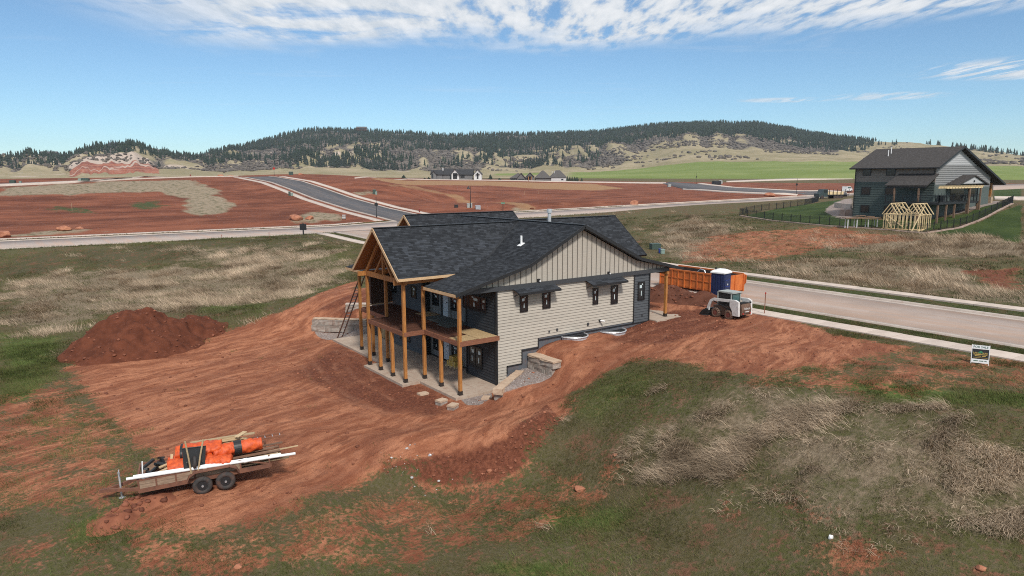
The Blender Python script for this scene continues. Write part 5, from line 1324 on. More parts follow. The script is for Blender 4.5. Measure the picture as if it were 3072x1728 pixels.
# gable face
def gz2(x): return float(np.interp(x, [XA, XR, 111.4], [ZE + .05, ZR, 11.05]))
n2(MB().prism([(XA + .2, YA_, NZ - .6), (XB, YA_, NZ - .6), (XB, YA_, 10.6), (XA + .2, YA_, 10.6)], (0, .2, 0)), 'wall', M['n_green'])
n2(MB().prism([(XA + .2, YA_ - .02, 10.6), (XB, YA_ - .02, 10.6), (XB, YA_ - .02, gz2(XB) - .2), (101.6, YA_ - .02, 13.9), (XA + .2, YA_ - .02, 13.9)], (0, .2, 0)), 'wall', M['n_grey'])
n2(MB().prism([(XA + .4, YA_ - .045, 13.9), (101.4, YA_ - .045, 13.9), (XR, YA_ - .045, ZR - .25)], (0, .2, 0)), 'gable_panel', M['n_light'])
k = 10.75
while k < 16.2:                                    # lap boards on the gable face
    a = XA + .2 if k < 13.75 else float(np.interp(k, [ZE, ZR], [XA, XR])) + .4
    b = min(XB, float(np.interp(-k, [-ZR, -11.05], [XR, 111.4])) - .5)
    n2(MB().bb(a, b, YA_ - .075, YA_ - .046, k, k + .03), 'siding_board', M['n_grey'] if k < 13.85 else M['n_light']); k += .3
k = NZ
while k < ZE - .1:
    n2(MB().bb(XA - .045, XA - .016, YA_, YB, k, k + .03), 'siding_board', M['n_green'] if k < 11.2 else M['n_taupe']); k += .36
n2(MB().bb(XA + .2, XB, YB - .2, YB, NZ - .5, 11.0), 'wall', M['n_taupe']); n2(MB().bb(XB - .2, XB, YA_ + .2, YB - .2, NZ, 10.6), 'wall', M['n_green'])
# roof
YF, YK = YA_ - .75, YB + .55
n2(MB().prism([(XA - .8, YF, ZE - .18), (XR, YF, ZR + .1), (XR, YK, ZR + .1), (XA - .8, YK, ZE - .18)], (0, 0, -.2)), 'roof', M['n_roof'])
n2(MB().prism([(XR, YF, ZR + .1), (111.6, YF, 11.0), (111.6, YK, 11.0), (XR, YK, ZR + .1)], (0, 0, -.2)), 'roof', M['n_roof'])
n2(MB().beam((XA - .82, YF - .03, ZE - .28), (XR, YF - .03, ZR), .05, .26), 'rake_board', M['trim_black']); n2(MB().beam((XR, YF - .03, ZR), (111.6, YF - .03, 10.9), .05, .3), 'rake_board', M['trim_black'])
n2(MB().beam((XA - .86, YF, ZE - .26), (XA - .86, YK, ZE - .26), .14, .16), 'gutter', M['trim_black'])
n2(MB().cyl((XA - .1, YB - .1, NZ), (XA - .1, YB - .1, ZE - .4), .06, n=6), 'downpipe', M['trim_black'])
n2(MB().cyl((XA - .1, YA_ + .1, 11.6), (XA - .1, YA_ + .1, ZE - .4), .06, n=6), 'downpipe', M['trim_black'])
for px, py in ((zb(716, 190)), (zb(760, 150))):
    r = ray((px, py)); ts = np.linspace(100, 140, 3000); Q = CAM + ts[:, None] * r; h = Q[:, 2] - np.interp(Q[:, 0], [XA - .8, XR], [ZE - .18, ZR + .1]); q = Q[np.where(h < 0)[0][0]]
    n2(MB().cyl((q[0], q[1], q[2] - .1), (q[0], q[1], q[2] + .95), .07, n=8), 'vent_pipe', M['pvc'])
# windows on the west face
def nw(a, b, t_, b_, f=zb):
    y0 = onX(f(b, (t_ + b_) / 2), XA)[0]; y1 = onX(f(a, (t_ + b_) / 2), XA)[0]; zt = onX(f((a + b) / 2, t_), XA)[1]; zz = onX(f((a + b) / 2, b_), XA)[1]
    fr = n2(MB().bb(XA - .07, XA - .02, y0, y1, zz, zt), 'window', M['window_frame'])
    n2(MB().bb(XA - .085, XA - .071, y0 + .12, y1 - .12, zz + .12, zt - .12), 'pane', M['n_win'], fr)
for q in ((342, 468, 362, 480), (690, 828, 362, 480), (320, 452, 648, 762), (672, 806, 655, 768), (305, 435, 915, 1027), (650, 760, 925, 1035)): nw(*q)
# covered deck on the west side: low roof, posts, floor, rail
n2(MB().prism([(XA - 3.2, 13.3, 11.0), (XA - .02, 13.1, 12.66), (XA - .02, 18.7, 12.66), (XA - 3.2, 19.2, 11.0)], (0, 0, -.2)), 'porch_roof', M['n_roof'])
n2(MB().bb(XA - 3.1, XA - 2.92, 13.5, 18.9, 10.6, 10.82), 'porch_beam', M['trim_black'])
for yy in (14.4, 17.8): n2(MB().bb(XA - 3.1, XA - 2.9, yy - .1, yy + .1, NZ - .4, 10.62), 'post', M['wood_brown'])
n2(MB().bb(XA - 3.3, XA - .06, 11.4, 19.0, 8.26, 8.55), 'deck_floor', M['trim_black'])
n2(MB().bb(XA - .06, 98.2, 11.4, YA_ - .08, 8.26, 8.54), 'deck_floor', M['trim_black'])
n2(MB().bb(XA + .22, 92.6, YA_ - .03, YA_ - .002, 8.6, 11.0), 'wall', M['n_green'])
def rail(pts, z0, h, gap, parent=H2):
    for (a, b) in zip(pts[:-1], pts[1:]):
        L = math.hypot(b[0] - a[0], b[1] - a[1]); n = max(1, int(L / gap))
        n2(MB().beam((*a, z0 + h), (*b, z0 + h), .05, .05), 'rail', M['black'], parent); n2(MB().beam((*a, z0 + .1), (*b, z0 + .1), .04, .04), 'rail', M['black'], parent)
        for i in range(n + 1):
            t = i / n; x, y = a[0] + (b[0] - a[0]) * t, a[1] + (b[1] - a[1]) * t
            n2(MB().bb(x - .05, x + .05, y - .05, y + .05, z0, z0 + h + .05), 'rail_post', M['black'], parent)
        mb = MB(); m_ = int(L / .16)
        for i in range(m_):
            t = (i + .5) / m_; x, y = a[0] + (b[0] - a[0]) * t, a[1] + (b[1] - a[1]) * t
            mb.beam((x, y, z0 + .1), (x, y, z0 + h), .012, .012)
        o = n2(mb, 'balusters', M['black'], parent); o['kind'] = 'stuff'
rail([(XA - 3.25, 18.9), (XA - 3.25, 11.45), (98.1, 11.45), (98.1, 13.4)], 8.55, 1.0, 2.0)
for x, y in ((XA - 3.1, 11.6), (87.1, 11.6), (89.8, 11.6), (93.8, 11.55), (97.6, 11.55)): n2(MB().bb(x - .11, x + .11, y - .11, y + .11, NZ - 1, 8.3), 'post', M['wood_brown'])
n2(MB().bb(XA + .3, XA + 1.0, 12.4, 13.2, 8.6, 9.5), 'grill', M['black'])
# gabled porch roof with pergola on the south side
DP, DZ, DE = 96.8, 12.45, 11.05
n2(MB().prism([(91.0, 11.8, DE), (DP, 11.8, DZ), (DP, YA_, DZ), (91.0, YA_, DE)], (0, 0, -.18)), 'porch_roof', M['n_roof'])
n2(MB().prism([(DP, 11.8, DZ), (102.2, 11.8, DE), (102.2, YA_, DE), (DP, YA_, DZ)], (0, 0, -.18)), 'porch_roof', M['n_roof'])
n2(MB().prism([(92.6, 12.0, DE + .1), (101.0, 12.0, DE + .1), (DP, 12.0, DZ - .2)], (0, .1, 0)), 'gable_panel', M['n_light'])
n2(MB().cyl((DP, 11.98, 11.5), (DP, 11.88, 11.5), .16, n=10), 'light_fitting', M['black'])
for i in range(12): n2(MB().beam((86.6 + i * 1.0, 10.9, 10.80), (86.6 + i * 1.0, 12.6, 10.80), .09, .2), 'pergola_rafter', M['pine'])
for y in (11.3, 12.4): n2(MB().beam((86.0, y, 10.6), (98.2, y, 10.6), .1, .2), 'pergola_beam', M['pine'])
for x in (93.8, 97.7): n2(MB().bb(x - .12, x + .12, 11.2, 11.4, NZ, 10.5), 'post', M['wood_brown'])
n2(MB().bb(92.9, 97.6, YA_ - .06, YA_ - .02, 8.6, 10.5), 'door', M['n_win'])
w_ = n2(MB().bb(99.3, 101.9, YA_ - .07, YA_ - .02, 9.1, 10.4), 'window', M['window_frame']); n2(MB().bb(99.45, 101.75, YA_ - .085, YA_ - .071, 9.22, 10.28), 'pane', M['n_win'], w_)
n2(MB().cyl((102.6, YA_ - .1, NZ), (102.6, YA_ - .1, 11), .07, n=6), 'downpipe', M['trim_black'])
# front corner porch: timber posts on stone piers
for y in (14.2, 17.6):
    n2(MB().bb(109.2, 109.9, y - .35, y + .35, 7.4, 8.9), 'stone_pier', M['stone']); n2(MB().bb(109.4, 109.7, y - .15, y + .15, 8.9, 11.1), 'post', M['timber'])
n2(MB().bb(107.3, 110, 13.8, 18.2, 7.3, 7.55), 'porch_slab', M['walk'])
MBt = MB().cyl((95.6, 12.5, 8.55), (95.6, 12.5, 9.30), .06, n=8).cyl((95.6, 12.5, 9.30), (95.6, 12.5, 9.35), .6, n=16)
o = MBt.build('patio_table', M['black']); tag(o, 'dark round table on the raised deck of the green house under the pergola', 'table')
for dx, lab in ((-1.0, 'dark chair left of the round table on the green house deck'), (1.0, 'dark chair right of the round table on the green house deck')):
    t_ = thing('patio_chair', lab, 'chair', (95.6 + dx, 12.5, 8.54), 0 if dx < 0 else math.pi, 'chairs on the neighbour deck')
    MB().bb(-.25, .25, -.25, .25, .42, .47).build('seat', M['black'], t_); MB().bb(-.27, -.22, -.25, .25, .47, 1.0).build('backrest', M['black'], t_)
    for sx in (-.22, .22):
        for sy in (-.22, .22): MB().bb(sx - .02, sx + .02, sy - .02, sy + .02, 0, .42).build('leg', M['black'], t_)
# retaining walls round its base
def curved_wall(name, label, pts, h, w, m, n_=None):
    th = thing(name, label, 'retaining wall', (pts[0][0], pts[0][1], pts[0][2]))
    for a, b in zip(pts[:-1], pts[1:]):
        mb = MB().beam((a[0] - pts[0][0], a[1] - pts[0][1], h / 2 + a[2] - pts[0][2] - .3), (b[0] - pts[0][0], b[1] - pts[0][1], h / 2 + b[2] - pts[0][2] - .3), w, h + .6); mb.build('wall_block', m, th)
    return th
def gpts(L, f): return [G(*f(*p)) for p in L]
curved_wall('retaining_wall', 'low reddish retaining wall at the left foot of the green house', gpts([(0, 1075), (90, 1078), (175, 1075)], zb), 1.0, .35, M['rockwall'])
curved_wall('retaining_wall', 'pale grey retaining wall above the reddish one left of the green house', [(q[0], q[1], q[2]) for q in gpts([(1610, 300), (1720, 320), (1850, 330)], zf)], .9, .35, M['walk'])
_cw = G(*zb(1600, 1040))
curved_wall('retaining_wall', 'curved pale retaining wall beneath the deck of the green house', [(_cw[0] + 2.0 * math.cos(a) , _cw[1] + 2.2 + 2.0 * math.sin(a), _cw[2]) for a in np.linspace(math.pi * 1.0, math.pi * 1.85, 9)], 1.3, .3, M['n_grey'])
# ------------------------------------------------------------------ iron fence round its yard
fence_px = [zf(*p) for p in [(1360, 225), (1265, 250), (1160, 275), (1055, 292), (950, 305), (845, 320), (738, 335), (628, 343), (518, 358), (406, 376), (293, 398), (195, 422)]]
fence_px2 = [zf(*p) for p in [(195, 422), (310, 443), (435, 462), (558, 482), (687, 500), (820, 513), (953, 525), (1090, 541), (1232, 553), (1376, 565), (1525, 578), (1677, 587), (1832, 600)]] + [zb(*p) for p in [(310, 1252), (470, 1262), (650, 1278), (828, 1296), (1012, 1306), (1200, 1320), (1290, 1325), (1390, 1312), (1490, 1300), (1587, 1278), (1684, 1268), (1782, 1247), (1877, 1213), (1970, 1180), (2060, 1143), (2150, 1100), (2240, 1055), (2328, 1005), (2410, 965), (2490, 925), (2565, 890)]]
FH = 1.22
def fence(pts, label):
    Q = [G(*p) for p in pts]; Q = [q for q in Q if q is not None]
    f = thing('iron_fence', label, 'fence', Q[0]); o0 = Q[0]
    pm = MB().bb(-.04, .04, -.04, .04, -.2, FH + .08).mesh('fence_post', M['black'])
    for q in Q: link('fence_post', pm, f, (q[0] - o0[0], q[1] - o0[1], q[2] - o0[2]))
    st = MB()
    for a, b in zip(Q[:-1], Q[1:]):
        a = a - o0; b = b - o0
        for h in (.14, FH - .12, FH - .32):
            MB().beam((a[0], a[1], a[2] + h), (b[0], b[1], b[2] + h), .025, .03).build('fence_rail', M['black'], f)
        L = np.hypot(*(b - a)[:2]); n = max(2, int(L / .13))
        for i in range(1, n):
            p = a + (b - a) * i / n; st.beam((p[0], p[1], p[2] + .06), (p[0], p[1], p[2] + FH), .014, .014, (1, 0, 0))
    o = st.build('pickets', M['black'], f); o['kind'] = 'stuff'
fence(fence_px, 'black iron fence running beside the cross street behind the dark lawn')
fence(fence_px2, 'black iron picket fence curving along the front of the dark lawn')
# edging kerb under the fence
eq = [G(p[0], p[1] + 2) for p in fence_px2]
ed = thing('edging', 'pale concrete edging curb under the front iron fence', 'edging', eq[0])
for a, b in zip(eq[:-1], eq[1:]):
    MB().beam(tuple(a - eq[0] + [0, 0, .02]), tuple(b - eq[0] + [0, 0, .02]), .35, .22).build('edging_block', M['rockwall'], ed)
# ------------------------------------------------------------------ timber playhouse frame
pc = G(*zb(640, 1265)); pd_ = G(*zb(1150, 1290)); pe = G(*zb(1335, 1255))
PH = thing('playhouse_frame', 'pale unfinished timber playhouse frame with open rafters on the dark lawn', 'playhouse', pc)
ax = np.array([0., -1.]); ay = np.array([1., 0.]); _t = onX(zb(1150, 1290), pc[0]); PW = abs(_t[0] - pc[1]); PD = abs(onY(zb(1335, 1255), pc[1] - PW)[0] - pc[0]); PD = min(max(PD, 2.4), 5.0); print('playhouse', pc, PW, PD)
kpx = depth(pc) / FPX                               # metres per photograph pixel there
def pp(x, y, z): return (ax[0] * x + ay[0] * y, ax[1] * x + ay[1] * y, z)
def stick(a, b, w=.10, n='stud'): MB().beam(pp(*a), pp(*b), w, w).build(n, M['pine'], PH)
hW = 215 / 4.954 * kpx; 
for y in (0, PD):
    stick((0, y, .06), (PW, y, .06), .11, 'plate'); stick((0, y, hW), (PW, y, hW), .11, 'plate')
    x = 0
    while x <= PW + .01:
        stick((x, y, .1), (x, y, hW)); x += PW / 9
for x in (0, PW):
    stick((x, 0, .06), (x, PD, .06), .11, 'plate'); stick((x, 0, hW), (x, PD, hW), .11, 'plate')
    for k in range(1, 6): stick((x, PD * k / 6, .1), (x, PD * k / 6, hW))
rw = PW * .46; rh = 160 / 4.954 * kpx
for x0 in (-.15, PW - rw + .25):
    for k in range(5):
        y = -.25 + (PD + .5) * k / 4
        stick((x0, y, hW), (x0 + rw / 2, y, hW + rh), .10, 'rafter'); stick((x0 + rw, y, hW), (x0 + rw / 2, y, hW + rh), .10, 'rafter')
    stick((x0 + rw / 2, -.25, hW + rh), (x0 + rw / 2, PD + .25, hW + rh), .09, 'ridge_board')
stick((PW * .36, -.1, hW + rh * .9), (PW * .95, -.1, hW + .2), .09, 'brace'); stick((.5, -.08, hW - .2), (PW * .6, -.08, .3), .09, 'brace'); stick((PW + .9, -.7, hW + rh * .75), (PW + .1, -1.9, .0), .10, 'brace')
stick((1.2, -.07, .2), (.3, -.07, hW - .6), .08, 'brace')
MB().prism([pp(-.2, -.2, .03), pp(PW + .2, -.2, .03), pp(PW + .2, PD + .2, .03), pp(-.2, PD + .2, .03)], (0, 0, -.3)).build('floor', M['pine'], PH)
# work table with lumber
tp = G(*zb(310, 1250)); tt = thing('work_table', 'long work table with scrap wood beside the fence left of the timber playhouse frame', 'table', tp)
MB().box((0, 0, 1.35), (5.0, 1.3, .1), YAW * .0 - .63).build('table_top', M['wood_brown'], tt)
for dx in (-2.1, -.8, .8, 2.1):
    for dy in (-.4, .4):
        p = Matrix.Rotation(-.63, 3, 'Z') @ Vector((dx, dy, 0)); MB().beam((p.x, p.y, -.1), (p.x, p.y, 1.3), .10, .10).build('leg', M['white'], tt)
for k in range(6):
    p = Matrix.Rotation(-.63, 3, 'Z') @ Vector((rng.uniform(-1.6, 1.8), rng.uniform(-.4, .4), 0))
    o = MB().box((0, 0, 0), (rng.uniform(.8, 2.2), .22, .07), -.63 + rng.uniform(-.3, .3)).build('scrap_board', M['wood_brown'], None, loc=(tp[0] + p.x, tp[1] + p.y, tp[2] + 1.44 + k * .05))
    tag(o, ['lowest', 'second lowest', 'third lowest', 'third highest', 'second highest', 'topmost'][k] + ' weathered board in the heap on the work table by the iron fence', 'board', 'boards on the work table')
# ------------------------------------------------------------------ flatbed truck and trailer beyond the fence, small white van
fq = G(*zf(1330, 185)); fe = G(*zf(1770, 165)); d = (fe - fq)[:2]; L = float(np.hypot(*d)); rz = math.atan2(d[1], d[0])
tr = thing('flatbed_truck', 'dark flatbed truck with a load of pale boards parked beyond the iron fence', 'truck', fq, rz)
M['truck_green'] = pmat('truck_dark_green', (0.035, 0.055, 0.055), .4, spec=.6)
MB().prism([(0, -1.1, .6), (2.6, -1.1, .6), (2.6, -1.1, 2.6), (1.3, -1.1, 2.6), (.9, -1.1, 1.7), (0, -1.1, 1.5)], (0, 2.2, 0)).build('cab', M['truck_green'], tr)
MB().prism([(1.45, -1.12, 1.75), (2.4, -1.12, 1.75), (2.4, -1.12, 2.4), (1.5, -1.12, 2.4)], (0, 2.24, 0)).build('side_window', M['glass'], tr)
MB().bb(2.7, L, -1.2, 1.2, .95, 1.2).build('flatbed', M['steel_dark'], tr); MB().bb(.2, L, -.5, .5, .6, .94).build('chassis', M['steel_dark'], tr)
for x in np.linspace(3, L, 6): MB().bb(x - .05, x + .05, -1.24, -1.14, 1.2, 2.6).build('stake', M['steel_dark'], tr)
for x in (1.0, L * .55, L * .65, L * .75):
    for y in (-1.0, 1.0): MB().cyl((x, y - .15, .5), (x, y + .15, .5), .5, n=16).build('wheel', M['rubber'], tr)
Rm = Matrix.Rotation(rz, 3, 'Z'); p_ = Rm @ Vector((L * .55, 0, 1.2))
o = MB().bb(-L * .28, L * .28, -1.0, 1.0, 0, .75).build('lumber_stack', M['pine'], None, loc=(fq[0] + p_.x, fq[1] + p_.y, fq[2] + p_.z), rot=(0, 0, rz)); tag(o, 'pale stack of boards on the dark flatbed truck', 'lumber')
vq = G(*zf(1790, 78)); vr = thing('van', 'small white van parked past the left corner of the green house', 'van', vq, rz + .5)
MB().prism([(-2.2, -.9, .4), (2.2, -.9, .4), (2.2, -.9, 1.1), (1.5, -.9, 1.3), (.9, -.9, 2.0), (-2.2, -.9, 2.05)], (0, 1.8, 0)).build('body', M['white'], vr)
MB().prism([(-1.8, -.92, 1.3), (1.2, -.92, 1.3), (.8, -.92, 1.85), (-1.8, -.92, 1.85)], (0, 1.84, 0)).build('side_window', M['glass_cab'], vr)
for x in (-1.4, 1.4):
    for y in (-.8, .8): MB().cyl((x, y - .12, .36), (x, y + .12, .36), .36, n=14).build('wheel', M['rubber'], vr)
# ------------------------------------------------------------------ the two houses past the field
M['far_white'] = pmat('far_white', (0.62, 0.61, 0.60), .8); M['far_grey'] = pmat('far_grey', (0.155, 0.15, 0.15), .8); M['far_roof'] = pmat('far_roof', (0.035, 0.035, 0.038), .9); M['far_roof2'] = pmat('far_roof_brown', (0.095, 0.085, 0.080), .9); M['far_wall2'] = pmat('far_wall_grey', (0.16, 0.15, 0.145), .8)
def far_house(p_left, p_right, D, label, build):
    a = atD(p_left, D); b = atD(p_right, D); L = float(np.hypot(*(b - a)[:2])); rz = math.atan2(b[1] - a[1], b[0] - a[0])
    h = thing('house', label, 'house', (a[0], a[1], min(a[2], b[2]) - .6), rz); build(h, L, (D / FPX)); return h
def gable_box(h, x0, x1, y0, y1, ze, zr, axis_, wall, roof, front=None):
    MB().bb(x0, x1, y0, y1, 0, ze).build('wall', wall, h)
    if axis_ == 'y':
        xm = (x0 + x1) / 2
        MB().prism([(x0, y0, ze), (x1, y0, ze), (xm, y0, zr)], (0, y1 - y0, 0)).build('gable_panel', wall, h)
        for s, xa in ((-1, x0 - .5), (1, x1 + .5)): MB().prism([(xa, y0 - .6, ze - .25), (xm, y0 - .6, zr + .12), (xm, y1, zr + .12), (xa, y1, ze - .25)], (0, 0, -.3)).build('roof', roof, h)
    else:
        ym = (y0 + y1) / 2
        for ya in (y0 - .6, y1 + .6): MB().prism([(x0 - .4, ya, ze - .25), (x1 + .4, ya, ze - .25), (x1 + .4, ym, zr + .12), (x0 - .4, ym, zr + .12)], (0, 0, -.3)).build('roof', roof, h)
def hw(h, x0, x1, y, z0, z1_, name='window', m='glass'): MB().bb(x0, x1, y - .08, y - .01, z0, z1_).build(name, M[m], h)
def b1(h, L, k):
    u = L / 755.0                                       # unit: pixel of the enlarged view
    X = lambda x: (x - 262) * u
    Zp = lambda z: (282 - z) * u + .6
    gable_box(h, X(430), X(880), 1.5, 10, Zp(208), Zp(140), 'x', M['far_grey'], M['far_roof'])
    gable_box(h, X(262), X(430), .3, 9, Zp(205), Zp(150), 'x', M['far_grey'], M['far_roof'])
    gable_box(h, X(265), X(345), -1.0, 6, Zp(205), Zp(160), 'y', M['far_grey'], M['far_roof'])
    gable_box(h, X(572), X(680), -1.6, 8, Zp(205), Zp(135), 'y', M['far_white'], M['far_roof'])
    gable_box(h, X(905), X(1015), -1.6, 8, Zp(205), Zp(140), 'y', M['far_white'], M['far_roof'])
    gable_box(h, X(440), X(570), 3, 12, Zp(190), Zp(127), 'x', M['far_grey'], M['far_roof'])
    hw(h, X(592), X(655), -1.6, .6, Zp(195), 'garage_door', 'black'); hw(h, X(945), X(970), -1.6, .6, Zp(192), 'door', 'black'); hw(h, X(275), X(300), -1.0, Zp(270), Zp(200)); hw(h, X(830), X(870), 1.5, Zp(232), Zp(215))
    hw(h, X(540), X(560), 1.5, .6, Zp(222)); hw(h, X(700), X(760), 1.5, Zp(265), Zp(222), 'window', 'black')
    MB().bb(X(425), X(440), 4, 5, Zp(160), Zp(118)).build('chimney', M['far_white'], h)
    MB().bb(X(930), X(990), -2.6, -1.7, Zp(216), Zp(211)).build('canopy', M['black'], h); MB().bb(X(600), X(690), -2.6, -1.7, Zp(216), Zp(211)).build('canopy', M['black'], h)
far_house(zh(262, 282), zh(1017, 282), 418, 'white gabled modern farmhouse with dark roof at the far edge of the red field', b1)
def b2(h, L, k):
    u = L / 840.0; X = lambda x: (x - 1435) * u; Zp = lambda z: (318 - z) * u + .6
    def hip(x0, x1, y0, y1, ze, zr, ins):
        MB().bb(x0, x1, y0, y1, 0, ze).build('wall', M['far_wall2'], h)
        a = [(x0 - .6, y0 - .6, ze), (x1 + .6, y0 - .6, ze), (x1 + .6, y1 + .6, ze), (x0 - .6, y1 + .6, ze), (x0 + ins, (y0 + y1) / 2, zr), (x1 - ins, (y0 + y1) / 2, zr)]
        mb = MB(); mb.add(a, [(0, 1, 5, 4), (2, 3, 4, 5), (1, 2, 5), (3, 0, 4), (3, 2, 1, 0)]); mb.build('roof', M['far_roof2'], h)
    hip(X(1820), X(2040), 0, 12, Zp(268), Zp(155), 4); hip(X(2045), X(2275), 1.5, 14, Zp(262), Zp(152), 3.4); hip(X(1435), X(1680), -1, 9, Zp(270), Zp(190), 5)
    gable_box(h, X(1545), X(1660), -2, 7, Zp(262), Zp(190), 'y', M['far_wall2'], M['far_roof2']); gable_box(h, X(1680), X(1790), -1, 7, Zp(245), Zp(185), 'y', M['far_wall2'], M['far_roof2'])
    MB().bb(X(2045), X(2275), 1.3, 1.49, 0, Zp(266)).build('garage_wall', M['far_white'], h); hw(h, X(2200), X(2232), 1.3, Zp(300), Zp(280)); hw(h, X(1450), X(1520), -1, Zp(292), Zp(278)); hw(h, X(1560), X(1650), -2, Zp(292), Zp(278))
    for x in (1710, 1750): MB().bb(X(x) - .2, X(x) + .2, -2.6, -2.2, 0, Zp(240)).build('post', M['timber'], h)
    MB().prism([(X(1695), -2.7, Zp(245)), (X(1765), -2.7, Zp(245)), (X(1730), -2.7, Zp(222))], (0, 1.5, 0)).build('porch_roof', M['far_roof2'], h)
    for x in (2068, 2100): MB().cyl((X(x), 5, Zp(200)), (X(x), 5, Zp(165)), .15, n=6).build('vent_pipe', M['white'], h)
far_house(zh(1435, 318), zh(2275, 318), 425, 'low grey hip roofed house at the far edge of the red field', b2)
M['conifer'] = pmat('conifer', (0.022, 0.036, 0.020), .9, (0.013, 0.022, 0.013), 1.5)
def far_tree(x, y, h, w, label, f=zh, D=420):
    q = atD(f(x, y), D); t_ = thing('conifer_tree', label, 'tree', (q[0], q[1], q[2] - .4), rng.uniform(0, 6)); r = np.random.RandomState(int(x))
    V = []; F = []
    for k in range(5):
        n0 = len(V); n = 9; z0 = .08 + .17 * k; rad = (1 - z0) * .62
        for i in range(n): a = 2 * math.pi * i / n; q_ = rad * r.uniform(.7, 1.2); V.append((q_ * math.cos(a) * w, q_ * math.sin(a) * w, (z0 + r.uniform(-.03, .03)) * h))
        V.append((0, 0, min(1, z0 + .36) * h))
        for i in range(n): F.append((n0 + i, n0 + (i + 1) % n, n0 + n))
    mb = MB(); mb.add(V, F); mb.build('crown', M['conifer'], t_); MB().cyl((0, 0, -.3), (0, 0, h * .4), .12, .06, 6).build('trunk', M['wood_brown'], t_)
kk = 420 / FPX / 4.954
far_tree(1145, 282, 80 * kk, 75 * kk, 'round evergreen just right of the white farmhouse'); far_tree(1280, 288, 34 * kk, 60 * kk, 'low bush between the two far houses'); far_tree(228, 275, 35 * kk, 50 * kk, 'small shrub at the left end of the white farmhouse'); far_tree(170, 272, 22 * kk, 40 * kk, 'tiny shrub furthest left of the white farmhouse')
for i, x in enumerate((2290, 2325, 2360, 2395, 2420)): far_tree(x, 305, (78 - 3 * i) * kk, 46 * kk, ['first', 'second', 'third', 'fourth', 'fifth'][i] + ' dark conifer from the left in the row right of the hip roofed house')
far_tree(2443, 308, 70 * kk, 36 * kk, 'dark conifer standing apart right of the evergreen row'); far_tree(2503, 310, 62 * kk, 42 * kk, 'rightmost lone conifer right of the hip roofed house')
far_tree(471, 488, 30 * 420 / FPX / 2.5156, 44 * 420 / FPX / 2.5156, 'small round evergreen left of the white farmhouse on the pale grass', z7)
# hilltop houses
def hilltop(p, w, h_, label, wall, roof):
    r = ray(p); ts = np.linspace(800, 2300, 1500); Q = CAM + ts[:, None] * r; dz = Q[:, 2] - hz_at(Q[:, 0], Q[:, 1]); k = np.where(dz < 0)[0]
    q = Q[k[0]] if len(k) else CAM + 1500 * r
    t_ = thing('house', label, 'house', (q[0], q[1], q[2] - 1), -YAW + .2)
    gable_box(t_, -w / 2, w / 2, -5, 5, h_ * .6, h_, 'x', wall, roof); hw(t_, -w / 4, w / 4, -5, h_ * .2, h_ * .5)
hilltop((1085, 390), 22, 8, 'small brown lodge on the skyline of the central ridge', M['siding_brown'], M['far_roof2'])
hilltop((350, 440), 22, 8, 'dark house on top of the hill above the red cliff', M['far_grey'], M['far_roof'])
hilltop((148, 467), 30, 9, 'tan house on top of the leftmost wooded hill', M['far_wall2'], M['far_roof2'])
hilltop((845, 427), 22, 8, 'dark cabin on the slope left of the central ridge', M['siding_brown'], M['far_roof'])
# ------------------------------------------------------------------ things on the building site
M['tarp'] = pmat('tarp_orange', (0.70, 0.105, 0.016), .6, (0.42, 0.052, 0.010), 7, bump=.8, detail=5)
M['rust'] = pmat('trailer_rust', (0.20, 0.085, 0.05), .8, (0.12, 0.05, 0.032), 4, dirt=.5)
M['plank'] = pmat('trailer_plank', (0.33, 0.235, 0.165), .85, (0.22, 0.15, 0.10), 3, (1, 5, 5), .1, dirt=.5)
M['board_pale'] = pmat('board_pale', (0.50, 0.37, 0.22), .8, (0.38, 0.27, 0.15), 3, (1, 6, 6), .2)
M['board_brown'] = pmat('board_brown', (0.20, 0.115, 0.07), .8, (0.13, 0.07, 0.045), 3, (1, 6, 6), .25)
M['blue'] = pmat('blue_plastic', (0.012, 0.035, 0.22), .45)
M['potty_blue'] = pmat('potty_blue', (0.016, 0.026, 0.085), .5, (0.013, 0.022, 0.07), 3)
M['dump'] = pmat('dumpster_orange', (0.62, 0.17, 0.035), .7, (0.45, 0.11, 0.025), 2.2, (1, 1, 1), 0, .1, detail=6)
M['dump_in'] = pmat('dumpster_inside', (0.05, 0.035, 0.03), .9, (0.03, 0.022, 0.02), 2)
M['skid_white'] = pmat('skid_white', (0.70, 0.69, 0.67), .45, (0.60, 0.585, 0.565), 3, dirt=.3)
M['skid_brown'] = pmat('skid_mud', (0.165, 0.10, 0.068), .8, (0.11, 0.06, 0.04), 4)
M['rim_red'] = pmat('rim_red', (0.17, 0.035, 0.025), .7, (0.12, 0.04, 0.03), 6, dirt=.5)
M['sand_rock'] = pmat('sandstone', (0.44, 0.19, 0.105), .9, (0.28, 0.10, 0.055), 1.3, bump=.7, detail=7)
M['pile'] = pmat('loose_soil', (0.140, 0.047, 0.026), .95, (0.080, 0.027, 0.016), 1.4, bump=1.0, detail=8, coord='Object', spec=.1)
M['pile2'] = pmat('loose_soil_brown', (0.135, 0.056, 0.036), .95, (0.085, 0.034, 0.022), 1.4, bump=1.0, detail=8, coord='Object', spec=.1)
M['pile3'] = pmat('loose_soil_light', (0.285, 0.110, 0.062), .95, (0.17, 0.062, 0.036), 1.8, bump=1.0, detail=8, coord='Object', spec=.1)
M['util_green'] = pmat('utility_green', (0.045, 0.075, 0.06), .6); M['util_pale'] = pmat('utility_pale', (0.22, 0.30, 0.26), .6); M['util_grey'] = pmat('utility_grey', (0.36, 0.38, 0.36), .6)
M['gold'] = pmat('sign_gold', (0.62, 0.42, 0.10), .6); M['sign_green'] = pmat('sign_green', (0.035, 0.22, 0.10), .6); M['sign_text'] = pmat('sign_text_green', (0.02, 0.10, 0.06), .6)
